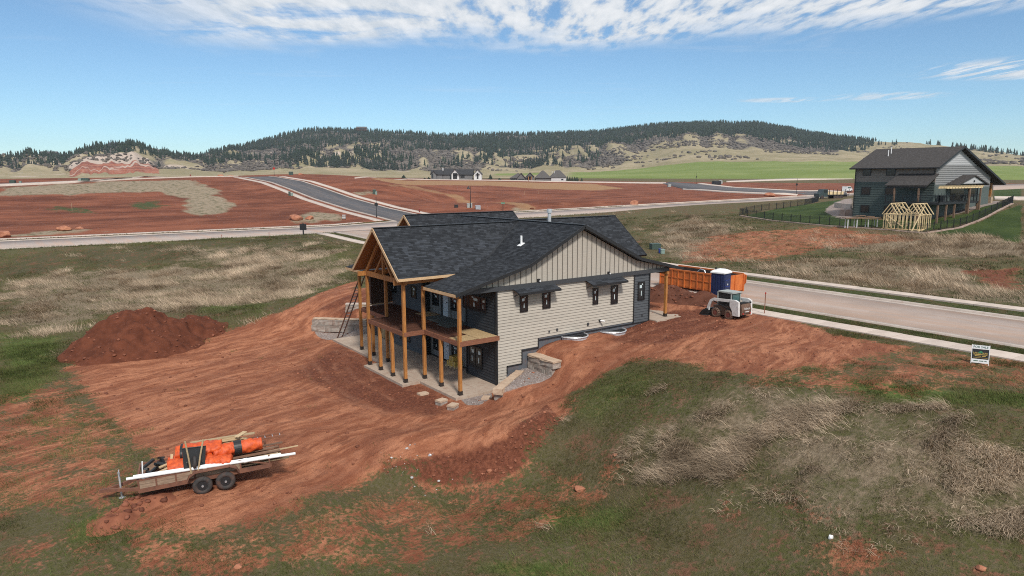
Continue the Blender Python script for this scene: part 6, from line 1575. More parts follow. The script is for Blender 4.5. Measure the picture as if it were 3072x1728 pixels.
M['red'] = pmat('red_paint', (0.45, 0.03, 0.02), .5); M['brickred'] = pmat('hydrant_red', (0.20, 0.035, 0.025), .6)
M['silver'] = pmat('silver', (0.55, 0.56, 0.58), .35, metal=.6)
def text_mesh(txt, size, m, parent, loc, rot, name='lettering', depth_=.004):
    cu = bpy.data.curves.new('txt', 'FONT'); cu.body = txt; cu.size = size; cu.extrude = depth_; cu.align_x = 'CENTER'; cu.align_y = 'CENTER'; cu.resolution_u = 2
    o = bpy.data.objects.new('txt', cu); COL.objects.link(o); dg = bpy.context.evaluated_depsgraph_get(); dg.update()
    me = bpy.data.meshes.new_from_object(o.evaluated_get(dg)); bpy.data.objects.remove(o); me.materials.clear(); me.materials.append(m); me.name = name
    return link(name, me, parent, loc, rot)
# --- soil heaps
def line_pts(P, A_, B_):
    """points of the line A-B (ground plan) that stand behind the picture columns of P, with the picture height of P"""
    out = []
    A_ = np.array(A_, float); B_ = np.array(B_, float)
    for p in P:
        r = ray(p); n = np.array([-r[1], r[0]]); d = B_ - A_; t = -((A_ - CAM[:2]) @ n) / (d @ n); t = min(max(t, -.1), 1.1); q = A_ + d * t
        k = ((q - CAM[:2]) @ r[:2]) / (r[:2] @ r[:2]); out.append((q[0], q[1], CAM[2] + r[2] * k))
    return out
def heap(label, peaks, slope, m, step=.22, rough=.28, foot=-.12):
    pk = np.array(peaks); pk[:, 2] = np.maximum(pk[:, 2], T(pk[:, 0], pk[:, 1]) - .2) + slope * .30; dense = []
    for a, b in zip(pk[:-1], pk[1:]):
        for t in np.linspace(0, 1, 6)[:-1]: dense.append(a + (b - a) * t)
    dense = np.array(dense + [pk[-1]]); reach = max(1.0, (dense[:, 2].max() - T(dense[:, 0], dense[:, 1]).min()) / slope + .6)
    xs = np.arange(dense[:, 0].min() - reach, dense[:, 0].max() + reach, step); ys = np.arange(dense[:, 1].min() - reach, dense[:, 1].max() + reach, step)
    X, Y = np.meshgrid(xs, ys); wx = X + .9 * (fbm(X / 1.6, Y / 1.6 + 7, 3) - .5); wy = Y + .9 * (fbm(X / 1.6 + 31, Y / 1.6, 3) - .5)
    Z = np.full(X.shape, -99.)
    for q in dense: Z = np.maximum(Z, q[2] - slope * np.sqrt((wx - q[0]) ** 2 + (wy - q[1]) ** 2 + .15))
    g = gz(X, Y); Z = Z + rough * (fbm(X / .9, Y / .9, 4) - .5) * np.clip((Z - g) / .25, 0, 1) + .16 * (fbm(X / .42 + 9, Y / .42, 3) - .5) * np.clip((Z - g) / .12, 0, 1) + .12 * (fbm(X / .3, Y / .3, 2) - .5) * np.clip((Z - g) / .3, 0, 1)
    Z = np.maximum(Z, g + foot); keep = Z > g + foot + .001
    idx_ = np.arange(X.size).reshape(X.shape); q = keep[:-1, :-1] | keep[1:, :-1] | keep[:-1, 1:] | keep[1:, 1:]
    Fq = np.stack([idx_[:-1, :-1], idx_[:-1, 1:], idx_[1:, 1:], idx_[1:, :-1]], -1)[q]
    c = dense.mean(0); used = np.unique(Fq); mp = np.full(X.size, -1); mp[used] = np.arange(len(used))
    Vv = np.stack([X.ravel() - c[0], Y.ravel() - c[1], Z.ravel()], -1)[used]
    o = npmesh('soil_heap', Vv, mp[Fq], m, smooth_=True); o.location = (c[0], c[1], 0)
    tag(o, label, 'soil heap'); rr_ = np.random.RandomState(len(Vv)); sel = rr_.choice(len(Vv), min(len(Vv) // 9, 420), replace=False); pv_ = Vv[sel]
    hh = pv_[:, 2] - gz(pv_[:, 0] + c[0], pv_[:, 1] + c[1]); pv_ = pv_[hh > .02]; shp = [scrub_arrays(90 + i) for i in range(4)]; s_ = .03 + .13 * rr_.uniform(0, 1, len(pv_)) ** 3
    cl = scatter_merge('clods', shp, pv_[:, 0], pv_[:, 1], pv_[:, 2] - s_ * .25, s_ * .8, s_, tints(len(pv_), (0.10, 0.035, 0.021), (0.25, 0.095, 0.056), 3), M['tint'], 4); cl.parent = o; cl['kind'] = 'stuff'
    return o
heap('large heap of dark red soil on the grass left of the house', line_pts([(235, 1062), (275, 1020), (330, 960), (385, 928), (430, 922), (478, 935), (520, 962), (565, 940), (620, 948), (690, 968), (760, 972)], (-19.2, 23.0), (-5.0, 29.0)), .74, M['pile'], .15, .95); print('heap1', line_pts([(385, 928), (565, 940), (690, 968), (760, 972)], (-20.3, 22.8), (-6.0, 31.0)), gz(-8, 30.0))
heap('long heap of brown soil in front of the orange dumpster', line_pts([z4(*p) for p in [(300, 680), (380, 625), (480, 603), (600, 640), (760, 690), (900, 715), (1000, 735), (1150, 775), (1300, 805), (1420, 850)]], (18.9, 8.6), (19.9, -.6)), .66, M['pile2'], .14, .7); print('heap2', line_pts([z4(*p) for p in [(480, 603), (900, 715), (1300, 805)]], (19.6, 8.2), (21.0, -.2)), gz(20.3, 4.0))
heap('small heap of brown soil behind the white skid loader', line_pts([z4(*p) for p in [(1920, 1040), (1970, 1040), (2050, 1085), (2130, 1120)]], (20.0, -3.0), (19.3, -5.0)), .7, M['pile2'], .14)
fm = [G(*p) for p in [(340, 1560), (380, 1540), (420, 1515), (470, 1500)]]
heap('low clod of red soil in the grass below the trailer', [(q[0], q[1], q[2] + .26) for q in fm], .55, M['pile3'], .09, .7)
# --- big retaining blocks
def blockwall(label, segs):
    """segs: list of (x, y, z, rz, length, height, depth, material)"""
    x0, y0, z0 = segs[0][:3]; th = thing('retaining_wall', label, 'retaining wall', (x0, y0, z0))
    for (x, y, z, rz, L, h, d, m) in segs:
        mb = MB().box((0, 0, h / 2), (L - .02, d, h - .012))
        me = mb.mesh('block', M[m]); bm = bmesh.new(); bm.from_mesh(me)
        bmesh.ops.subdivide_edges(bm, edges=bm.edges[:], cuts=2, use_grid_fill=True)
        for v in bm.verts: v.co += Vector((rng.uniform(-.012, .012), rng.uniform(-.028, .028), rng.uniform(-.008, .008)))
        bm.to_mesh(me); bm.free(); link('block', me, th, (x - x0, y - y0, z - z0), (0, 0, rz))
    return th
def run(a, b, z, h, n, d, m, off=0.0, cap=None):
    a = np.array(a, float); b = np.array(b, float); L = np.hypot(*(b - a)); rz = math.atan2(b[1] - a[1], b[0] - a[0]); u_ = (b - a) / L; out = []; l = L / n
    s = -off * l
    while s < L - .05:
        e = min(s + l, L); st = max(s, 0); c = a + u_ * (st + e) / 2
        if e - st > .08: out.append((c[0], c[1], z, rz, e - st, h, d, m))
        s += l
    return out
blockwall('curved two course block wall left of the patio below the leaning ladder', run((-3.3, 21.45), (.1, 18.2), -.05, .52, 4, .6, 'block') + run((-3.2, 21.55), (.1, 18.35), .475, .40, 4, .6, 'block', .5) + run((-3.1, 21.7), (.1, 18.5), .88, .09, 4, .5, 'blockcap', .3))
blockwall('stacked grey blocks higher up behind the ladder at the house corner', run((-.4, 21.5), (1.6, 20.1), .9, .45, 2, .6, 'block') + run((-.3, 21.6), (1.6, 20.2), 1.36, .4, 2, .6, 'block', .5) + run((-.3, 21.7), (1.6, 20.3), 1.77, .1, 1, .5, 'walk'))
blockwall('two course tan block wall standing against the beige gable wall above the gravel', run((2.55, -.08), (2.55, -1.75), .62, .52, 2, .62, 'block', .3) + run((2.55, -.08), (2.58, -2.45), 1.145, .34, 2, .62, 'block') + run((2.55, -.08), (2.58, -2.5), 1.49, .13, 2, .66, 'blockcap') + run((2.55, -1.77), (2.6, -2.3), .62, .52, 1, .62, 'block'))
blockwall('low line of tan cap blocks running from the beige wall down to the patio corner', run((1.5, -.32), (-1.75, -2.55), .40, .36, 4, .52, 'blockcap') + run((.4, -1.08), (-1.62, -2.46), .0, .39, 3, .5, 'block'))
for k, (x, y, lab) in enumerate(((-4.04, 1.73, 'square tan block sunk in the dirt nearest the porch step'), (-4.08, -.45, 'square tan block standing in the dirt, the middle of three'), (-4.10, -1.71, 'square tan block nearest the camera in front of the patio corner'), (-1.75, -1.42, 'flat tan block lying on the gravel beside the patio corner'))):
    z = float(gz(x, y)); t_ = thing('loose_block', lab, 'block', (x, y, z), .25 * k, 'loose blocks by the patio'); hgt = .12 if k in (0, 3) else .26
    MB().bb(-.27, .27, -.2, .2, -.1, hgt - .1).build('block_base', M['block'], t_); MB().bb(-.29, .29, -.22, .22, hgt - .098, hgt).build('block_cap', M['blockcap'], t_)
# --- window wells
for (xa, xb, lab) in ((z2(795, 905), z2(950, 905), 'white curved window well on the soil below the beige wall nearer the retaining wall'), (z2(1062, 868), z2(1212, 862), 'white curved window well on the soil below the dark end of the beige wall')):
    x0 = onY(xa, -.4)[0]; x1 = onY(xb, -.4)[0]; xm = (x0 + x1) / 2; w = (x1 - x0) / 2; zt = float(gz(xm, -.5)) + .14; t_ = thing('window_well', lab, 'window well', (xm, -.06, zt))
    pts = [(w * math.cos(a), -.95 * math.sin(a), 0) for a in np.linspace(0, math.pi, 15)]
    MB().tube(pts, .045, 6).build('rim', M['galv'], t_)
    mb = MB()
    for a, b in zip(pts[:-1], pts[1:]): mb.add([(a[0] * .97, a[1] * .97, 0), (b[0] * .97, b[1] * .97, 0), (b[0] * .97, b[1] * .97, -1), (a[0] * .97, a[1] * .97, -1)], [(0, 1, 2, 3)])
    mb.build('liner', M['galv'], t_); mb = MB(); mb.add([(p[0] * .96, p[1] * .96, -.05) for p in pts], [tuple(range(len(pts)))[::-1]]); mb.build('cover', M['black'], t_)  # black sheet stands in for the shade down inside the well
    MB().beam((-w * .9, -.05, -.02), (0, -.85, -.01), .22, .02).build('snow_ledge', M['white'], t_)
# --- ladder leaning at the far end of the deck
b0 = np.array([-2.3, 18.32, float(gz(-2.3, 18.32))]); tx, tz = onY(z1(420, 500), 14.9); t0 = np.array([tx, 14.9, tz])
ld = thing('ladder', 'brown extension ladder leaning from the gravel onto the roof beyond the deck', 'ladder', b0); dv_ = Vector(t0 - b0); sd = dv_.cross(Vector((0, 0, 1))).normalized() * .21
for s in (-1, 1): MB().beam(tuple(sd * s), tuple(dv_ + sd * s), .045, .09).build('rail', M['joist'], ld)
n_ = int(dv_.length / .3)
for i in range(1, n_): p = dv_ * (i / n_); MB().beam(tuple(p - sd), tuple(p + sd), .03, .03).build('rung', M['silver'], ld)
# --- pallet of boxes by the lower white door
q = onz(zc3(765, 1262), 0); pl = thing('pallet', 'yellow wooden pallet loaded with boxes beside the lower white door on the patio', 'pallet', (q[0] + .25, q[1], 0.0), .1)
for y in (-.45, 0, .45): MB().bb(-.5, .5, y - .05, y + .05, 0, .1).build('runner', M['pine'], pl)
for i in range(5): MB().bb(-.5 + i * .22, -.36 + i * .22, -.5, .5, .101, .125).build('slat', M['pine'], pl)
for i, (x, y, z, lab) in enumerate(((0, -.22, .126, 'yellow box on the pallet, right of the pair'), (0, .25, .126, 'yellow box on the pallet, left of the pair'), (.02, .0, .44, 'yellow box on top of the pallet load'))):
    p = Matrix.Rotation(.1, 3, 'Z') @ Vector((x, y, 0)); bx_ = thing('box', lab, 'box', (q[0] + .25 + p.x, q[1] + p.y, z), .1, 'boxes on the pallet')
    MB().bb(-.4, .4, -.22, .22, 0, .31).build('carton', M['gold'], bx_); MB().bb(-.405, .405, -.03, .03, .002, .313).build('tape', M['board_pale'], bx_)
# --- the utility trailer and its load
HD = np.array([-.98, .196]); HD /= np.hypot(*HD); TRZ = math.atan2(HD[1], HD[0]); TO = np.array([-16.83, -3.98]); TZ = float(gz(-17.0, -4.9)) - .02; TRY = R(2.0)
trl = thing('utility_trailer', 'rusty twin axle utility trailer piled with orange tarps and lumber in the dirt', 'trailer', (*TO, TZ)); trl.rotation_euler = (0, TRY, TRZ)
TM = Matrix.Rotation(TRZ, 3, 'Z') @ Matrix.Rotation(TRY, 3, 'Y')
def tl(x, y, z): p = TM @ Vector((x, y, z)); return (TO[0] + p.x, TO[1] + p.y, TZ + p.z)
BX0, BX1, BW, BZ = -2.15, 2.62, .86, .58
for y in (-BW, BW): MB().beam((BX0, y, BZ - .02), (BX1, y, BZ - .02), .08, .16).build('side_rail', M['rust'], trl); MB().beam((BX0 if y < 0 else -1.02, y, BZ + .40), (BX1, y, BZ + .40), .06, .06).build('top_rail', M['rust'], trl)
for x in (BX0, BX1): MB().beam((x, -BW, BZ - .02), (x, BW, BZ - .02), .08, .14).build('cross_rail', M['rust'], trl)
MB().beam((BX1, -BW, BZ + .40), (BX1, BW, BZ + .40), .06, .06).build('top_rail', M['rust'], trl)
for i in range(9): MB().bb(BX0 + .02, BX1 - .02, -BW + .02 + i * .187, -BW + .19 + i * .187, BZ - .05, BZ - .01).build('floor_plank', M['plank'], trl)
for y in (-BW - .0, BW):
    for x in (BX1 - .02, 2.0, 1.32, .66, -1.02, BX0 + .03):
        MB().bb(x - .03, x + .03, y - .035, y + .035, BZ + .05, BZ + .42).build('stake', M['rust'], trl)
    for k in range(2):
        for xa, xb in ((2.03, 2.58), (1.35, 1.97), (.69, 1.29), (-1.0, .63)): MB().bb(xa, xb, y - .02, y + .02, BZ + .065 + k * .165, BZ + .22 + k * .165).build('side_board', M['plank'], trl)
MB().beam((BX0, BW, BZ + .05), (-1.02, BW, BZ + .42), .05, .05).build('brace', M['rust'], trl)
MB().beam((BX1, -.6, BZ - .05), (3.75, -.03, BZ - .08), .08, .12).build('tongue', M['rust'], trl); MB().beam((BX1, .6, BZ - .05), (3.75, .03, BZ - .08), .08, .12).build('tongue', M['rust'], trl)
MB().bb(3.7, 4.02, -.06, .06, BZ - .14, BZ - .01).build('coupler', M['rust'], trl)
jk = MB().cyl((3.3, 0, .08), (3.3, 0, BZ + .55), .035, n=10).build('jack', M['galv'], trl); MB().cyl((3.3, -.2, BZ + .57), (3.3, .2, BZ + .57), .015, n=6).build('handle', M['galv'], jk); MB().cyl((3.3, 0, .04), (3.3, 0, .09), .12, n=10).build('foot', M['galv'], jk)
for s in (-1, 1):
    y0 = s * (BW + .07); y1 = s * (BW + .31); pts = [(-.95, BZ + .05), (-.86, BZ + .24), (-.62, BZ + .37), (.62, BZ + .37), (.86, BZ + .24), (.95, BZ + .05)]
    mb = MB()
    for a, b in zip(pts[:-1], pts[1:]): mb.beam((a[0], (y0 + y1) / 2, a[1]), (b[0], (y0 + y1) / 2, b[1]), .26, .025)
    mb.build('fender', M['rust'], trl)
    for x in (-.42, .42):
        wq = MB().torus((x, s * (BW + .20), .365), (0, 1, 0), .265, .105, 26, 8, squash=1.05).build('wheel', M['rubber'], trl, True)
        MB().cyl((x, s * (BW + .12), .365), (x, s * (BW + .275), .365), .205, .19, 20).build('rim', M['steel_dark'], wq); MB().cyl((x, s * (BW + .27), .365), (x, s * (BW + .315), .365), .045, n=10).build('hub', M['silver'], wq)
    MB().beam((-.42, 0, .36), (-.42, s * BW, .36), .06, .06).build('axle', M['steel_dark'], trl); MB().beam((.42, 0, .36), (.42, s * BW, .36), .06, .06).build('axle', M['steel_dark'], trl)
def lump(name, label, cat, c, L, ry_, rz_, m, rot=0.0, seed=0, cap=None, band=None, flat=1.0, group=None):
    """a rolled, creased bundle along local x, lying in the trailer"""
    r = np.random.RandomState(seed); n, mm = 38, 26; V = []; F = []
    for i in range(n + 1):
        t = i / n; x = (t - .5) * L; e = 1.0 - .10 * abs(2 * t - 1) ** 6
        tw = .05 * math.sin(t * 9 + seed)
        for j in range(mm):
            a = 2 * math.pi * j / mm; f = 1 + .16 * float(fbm(t * 9 + seed, math.cos(a) * 2.2 + 5 + math.sin(a), 3) - .5) * 2 + .05 * math.sin(a * 5 + t * 16 + seed) + .035 * math.sin(a * 3 - t * 38 + seed * 2)
            V.append((x, ry_ * e * f * math.cos(a), rz_ * e * f * (math.sin(a) if math.sin(a) > 0 else flat * math.sin(a)) + tw * .1))
    for i in range(n):
        for j in range(mm): F.append((i * mm + j, i * mm + (j + 1) % mm, (i + 1) * mm + (j + 1) % mm, (i + 1) * mm + j))
    F.append(tuple(range(mm))[::-1]); F.append(tuple(range(n * mm, (n + 1) * mm)))
    F = [f[::-1] for f in F]
    th = thing(name, label, cat, tl(*c), 0, group); th.rotation_euler = (0, TRY, TRZ + rot)
    mb = MB(); mb.add(V, F); me = mb.mesh('fabric', m); me.polygons.foreach_set('use_smooth', [True] * len(F)); o = link('fabric', me, th)
    if band:
        bnd = MB().torus((0, 0, 0), (1, 0, 0), 1.0, .03, 24, 6); bnd.v = [((v[0] / .03) * band[1] / 2 + band[0], v[1] * (ry_ + .025), v[2] * (rz_ + .025)) for v in bnd.v]; bnd.build('strap', M['black'], th)
    return th
gt = 'orange tarps on the trailer'
lump('tarp_bundle', 'folded orange tarp at the bottom of the trailer load, left', 'tarp', (.62, .34, BZ + .20), 1.75, .44, .24, M['tarp'], .05, 1, group=gt)
lump('tarp_bundle', 'folded orange tarp at the back of the trailer behind the wheelbarrow', 'tarp', (.75, -.42, BZ + .28), 1.7, .44, .30, M['tarp'], -.04, 2, group=gt)
lump('tarp_bundle', 'second orange tarp layer under the wheelbarrow', 'tarp', (.78, .26, BZ + .52), 1.65, .46, .22, M['tarp'], .06, 3, group=gt)
lump('tarp_bundle', 'topmost creased orange tarp with a dark strap left on the trailer', 'tarp', (.42, -.22, BZ + .80), 1.7, .46, .26, M['tarp'], -.10, 4, band=(.62, .10), group=gt)
lump('tarp_bundle', 'orange tarp roll slanting down right of the wheelbarrow', 'tarp', (-.12, .48, BZ + .44), 1.25, .33, .22, M['tarp'], -.24, 5, group=gt)
lump('tarp_bundle', 'crumpled orange tarp between the stack and the strapped roll', 'tarp', (-.48, .02, BZ + .66), .85, .32, .25, M['tarp'], .1, 6, group=gt)
lump('tarp_bundle', 'fat orange tarp roll with a wide black band at the tail of the trailer', 'tarp', (-1.25, .0, BZ + .66), 1.4, .26, .26, M['tarp'], .02, 7, band=(.24, .34), group=gt)
# upended wheelbarrow
wb = thing('wheelbarrow', 'black wheelbarrow tipped up on the orange tarps with handles in the air', 'wheelbarrow', tl(.62, .74, BZ + .74)); wb.rotation_euler = (R(-12), R(4), TRZ - math.pi * 1.0 + .08); wb.scale = (1.2, 1.2, 1.2)
tr_ = [(-.30, 0, -.42), (.30, 0, -.42), (.36, 0, .42), (-.36, 0, .42)]
mb = MB(); back = [(x * .72, .24, z * .80 + .0) for x, _, z in tr_]
mb.add(tr_ + back, [(4, 5, 6, 7), (0, 1, 5, 4), (1, 2, 6, 5), (2, 3, 7, 6), (3, 0, 4, 7), (3, 2, 1, 0)]); mb.build('tray', M['black'], wb)
for s in (-1, 1): MB().tube([(s * .10, -.10, -.40), (s * .17, -.08, .1), (s * .27, -.10, .66)], .028, 8).build('handle', M['board_pale'], wb); MB().beam((s * .2, -.04, -.05), (s * .24, -.26, .0), .03, .03).build('leg', M['steel_dark'], wb)
MB().torus((0, -.13, -.05), (1, 0, 0), .15, .05, 18, 8).build('wheel', M['rubber'], wb, True); MB().tube([(-.36, .0, .42), (.36, .0, .42)], .02, 6).build('tray_rim', M['steel_dark'], wb)
# white gutters / pipes along the near rail
for k, (y, z, xa, xb, lab) in enumerate(((BW + .02, BZ + .42, -3.15, 2.98, 'long white plastic pipe laid along the near rail of the trailer'), (BW - .10, BZ + .43, -2.6, 2.75, 'second white pipe lying just behind the nearest one on the trailer'))):
    o = MB().cyl((xa, 0, 0), (xb, 0, 0), .055, n=12).cyl((.2, 0, 0), (.34, 0, 0), .068, n=12).cyl((-1.3, 0, 0), (-1.16, 0, 0), .068, n=12).build('white_pipe', M['pvc'], None, loc=tl(0, y, z), rot=(0, TRY - .045, TRZ)); tag(o, lab, 'pipe', 'white pipes on the trailer')
def tboard(x0, x1, y, z, m, label, group, w=.14, t=.04, rot=0.0, pitch=0.0):
    o = MB().bb(-(x1 - x0) / 2, (x1 - x0) / 2, -w / 2, w / 2, 0, t).build('lumber_board', M[m], None, loc=tl((x0 + x1) / 2, y, z), rot=(0, TRY + pitch, TRZ + rot)); return tag(o, label, 'board', group)
gb = 'boards on the trailer'; ORD = ['nearest', 'second', 'third', 'fourth', 'fifth', 'sixth', 'seventh', 'farthest']
for k in range(8): tboard(-2.55 - .10 * (k % 3), .1, .66 - .165 * k, BZ + .12 + .05 * (k % 2), 'board_brown', ORD[k] + ' dark brown board from the near rail, bottom layer under the strapped tarp roll', gb, rot=rng.uniform(-.02, .02))
for k in range(6): tboard(-2.4 - .2 * (k % 3), -.3, .60 - .2 * k, BZ + .30 + .06 * (k % 2), 'board_brown', ORD[k] + ' dark brown board from the near rail, upper layer under the strapped tarp roll', gb + ', upper', rot=rng.uniform(-.03, .03))
for k in range(5): tboard(-2.9 + .1 * k, -.7, BW - .18 - .1 * (k % 2), BZ + .10 + .055 * k, 'board_pale', ['lowest', 'second lowest', 'middle', 'second highest', 'topmost'][k] + ' pale board sticking out of the tail beside the white pipes', gb + ', tail', w=.12, rot=.02 * (k - 2))
for k in range(6): tboard(-1.65 + .12 * k, .25 + .1 * k, -.68 - .07 * (k % 3), BZ + .64 + .05 * k, 'board_pale', ['lowest', 'second lowest', 'third lowest', 'third highest', 'second highest', 'topmost'][k] + ' pale board on the load at the far side of the trailer', gb + ', top', rot=-.06 + .03 * k, pitch=-.05)
tboard(-1.5, -.9, -.72, BZ + .93, 'board_pale', 'short pale board lying crosswise on the top boards of the trailer', None, .2, .03, .9)
tboard(-1.75, -1.2, -.74, BZ + .88, 'board_pale', 'short pale offcut at the tail end of the top boards', None, .18, .04, -.15)
tboard(-3.35, -1.6, .30, BZ + .34, 'board_pale', 'thin pale stick poking out past the tail of the trailer', None, .05, .04, .03)
tld = thing('ladder', 'reddish brown ladder lying on the far tail of the trailer load', 'ladder', tl(-1.9, -.62, BZ + .62)); tld.rotation_euler = (0, TRY, TRZ)
for y in (-.18, .18): MB().bb(-1.0, .9, y - .02, y + .02, 0, .08).build('rail', M['rim'], tld)
for k in range(6): MB().bb(-.85 + k * .3, -.82 + k * .3, -.16, .16, .025, .055).build('rung', M['silver'], tld)
# buckets and scrap at the nose
def bucket(c, m, label, h=.36, r_=.15):
    t_ = thing('bucket', label, 'bucket', tl(*c)); MB().cyl((0, 0, 0), (0, 0, h), r_ * .85, r_, 14).build('pail', M[m], t_); MB().torus((0, 0, h), (0, 0, 1), r_, .015, 16, 6).build('rim', M[m], t_); return t_
bucket((1.95, .62, BZ), 'blue', 'blue bucket at the nose of the trailer behind the white pipe'); bucket((1.62, .60, BZ), 'white', 'white bucket right of the blue one on the trailer'); bucket((2.38, .55, BZ), 'pvc', 'white bucket at the front corner of the trailer')
r5 = np.random.RandomState(5)
for k in range(10):
    x = r5.uniform(1.75, 2.4); y = r5.uniform(-.6, .35)
    o = MB().box((0, 0, 0), (r5.uniform(.3, .6), .12, .08), 0).build('scrap', M['black'], None, loc=tl(x, y, BZ + .15 + .06 * k), rot=(r5.uniform(-.5, .5), r5.uniform(-.5, .5), r5.uniform(0, 3))); tag(o, 'piece of dark scrap in the heap at the nose of the trailer', 'scrap', 'dark scrap on the trailer')
for k in range(12):
    x = r5.uniform(1.35, 1.75); y = r5.uniform(-.4, .6)
    o = MB().box((0, 0, 0), (r5.uniform(.35, .6), .09, .06), 0).build('wood_offcut', M['board_pale' if k % 3 else 'board_brown'], None, loc=tl(x, y, BZ + .10 + .05 * k), rot=(r5.uniform(-.4, .4), r5.uniform(-.4, .4), r5.uniform(0, 3))); tag(o, 'wood offcut in the heap left of the orange tarps', 'wood scrap', 'wood offcuts on the trailer')
o = MB().cyl((0, 0, 0), (0, 0, 1.0), .025, n=8).build('white_pole', M['pvc'], None, loc=tl(2.5, .5, BZ), rot=(.02, .05, 0)); tag(o, 'upright white pole at the nose of the trailer', 'pole')
# --- skid loader
sz0 = float(gz(18.2, -2.3)); sk = thing('skid_loader', 'white and muddy compact skid loader with its bucket down at the soil heap', 'skid loader', (17.5, -3.2, float(gz(17.2, -3.2)) - .05), math.pi / 2 - .03); sk.scale = (.9, .9, .9)
for x in (-.61, .61):
    for s in (-1, 1):
        wq = MB().torus((x, s * .74, .40), (0, 1, 0), .265, .135, 26, 10, squash=1.0).build('wheel', M['skid_brown'], sk, True)
        MB().cyl((x, s * .66, .40), (x, s * .86, .40), .21, .19, 18).build('rim', M['rim_red'], wq)
        for k in range(14):
            a = 2 * math.pi * k / 14; MB().box((x + .395 * math.cos(a), s * .74, .40 + .395 * math.sin(a)), (.04, .24, .05), 0, 0, -a).build('tread_lug', M['rubber'], wq)
MB().bb(-1.0, 1.0, -.58, .58, .28, .95).build('chassis', M['skid_brown'], sk)
MB().prism([(-1.0, -.60, .62), (1.0, -.60, .62), (.95, -.60, .9), (.2, -.60, 1.0), (-.9, -.60, 1.0)], (0, 1.2, 0)).build('body', M['skid_brown'], sk)
for s in (-1, 1):
    y = s * .74
    up = MB().prism([(-1.55, y - .09, .42), (-1.02, y - .09, .42), (-.95, y - .09, .75), (-.72, y - .09, 1.12), (-.72, y - .09, 1.55), (-1.2, y - .09, 1.62), (-1.5, y - .09, 1.5)], (0, .18, 0)).build('upright', M['skid_white'], sk)
    arm = MB(); pts = [(-1.1, 1.52), (.0, 1.46), (.85, 1.42), (1.1, 1.28), (1.32, .80), (1.36, .52)]
    for a, b in zip(pts[:-1], pts[1:]): arm.beam((a[0], y, a[1]), (b[0], y, b[1]), .14, .2)
    arm.build('lift_arm', M['skid_white'], sk); MB().cyl((-.8, y, .8), (.9, y * .98, 1.28), .045, n=8).build('hydraulic_ram', M['steel_dark'], sk)
cab = MB().prism([(-.62, -.5, 1.0), (.72, -.5, 1.0), (.72, -.5, 1.3), (.62, -.5, 2.0), (-.62, -.5, 2.0)], (0, 1.0, 0)).build('cab', M['steel_dark'], sk)
MB().prism([(-.72, -.55, 2.0), (.72, -.55, 2.0), (.62, -.55, 2.1), (-.72, -.55, 2.12)], (0, 1.1, 0)).build('cab_roof', M['util_grey'], cab); MB().bb(-.64, -.622, -.4, .4, 1.35, 1.92).build('rear_window', M['glass_cab'], cab); MB().bb(-.45, .5, -.515, -.502, 1.2, 1.9).build('side_screen', M['black'], cab); MB().bb(-.45, .5, .502, .515, 1.2, 1.9).build('side_screen', M['black'], cab)
for x, y in ((-.6, -.52), (-.6, .52), (.66, -.52), (.66, .52)): MB().beam((x, y, 1.0), (x, y, 2.02), .07, .07).build('cab_pillar', M['util_grey'], cab)
tg = MB().prism([(-1.62, -.55, .5), (-1.0, -.55, .5), (-1.0, -.55, 1.35), (-1.55, -.55, 1.30), (-1.66, -.55, .9)], (0, 1.1, 0)).build('tailgate', M['skid_brown'], sk)
for k in range(6): MB().box((-1.28, 0, 1.37 - .0), (.03, .9, .05), 0).build('grille_slat', M['steel_dark'], tg, loc=(-.2 + k * .08, 0, -.01))
MB().bb(-1.675, -1.66, -.30, .30, .62, .86).build('plate', M['skid_brown'], tg); text_mesh('bobcat', .24, M['white'], tg, (-1.69, 0, .98), (R(90), 0, R(-90))); MB().bb(-1.70, -1.67, -.22, .22, .72, .76).build('stripe', M['white'], tg)
for s in (-1, 1): MB().cyl((-1.5, s * .52, 1.4), (-1.62, s * .52, 1.4), .06, n=8).build('work_light', M['black'], sk); MB().bb(-1.69, -1.64, s * .42 - .05, s * .42 + .05, .55, .66).build('tail_light', M['red'], tg)
bk_ = MB().prism([(1.30, -.9, .12), (2.15, -.9, .03), (1.85, -.9, .42), (1.5, -.9, .62), (1.30, -.9, .60)], (0, .03, 0)).prism([(1.30, .87, .12), (2.15, .87, .03), (1.85, .87, .42), (1.5, .87, .62), (1.30, .87, .60)], (0, .03, 0))
bk_.beam((1.30, 0, .07), (2.15, 0, .02), 1.8, .03).beam((1.32, 0, .10), (1.32, 0, .62), 1.8, .03, (1, 0, 0)).beam((1.3, 0, .60), (1.52, 0, .62), 1.8, .03); bk_.build('bucket', M['steel_dark'], sk)
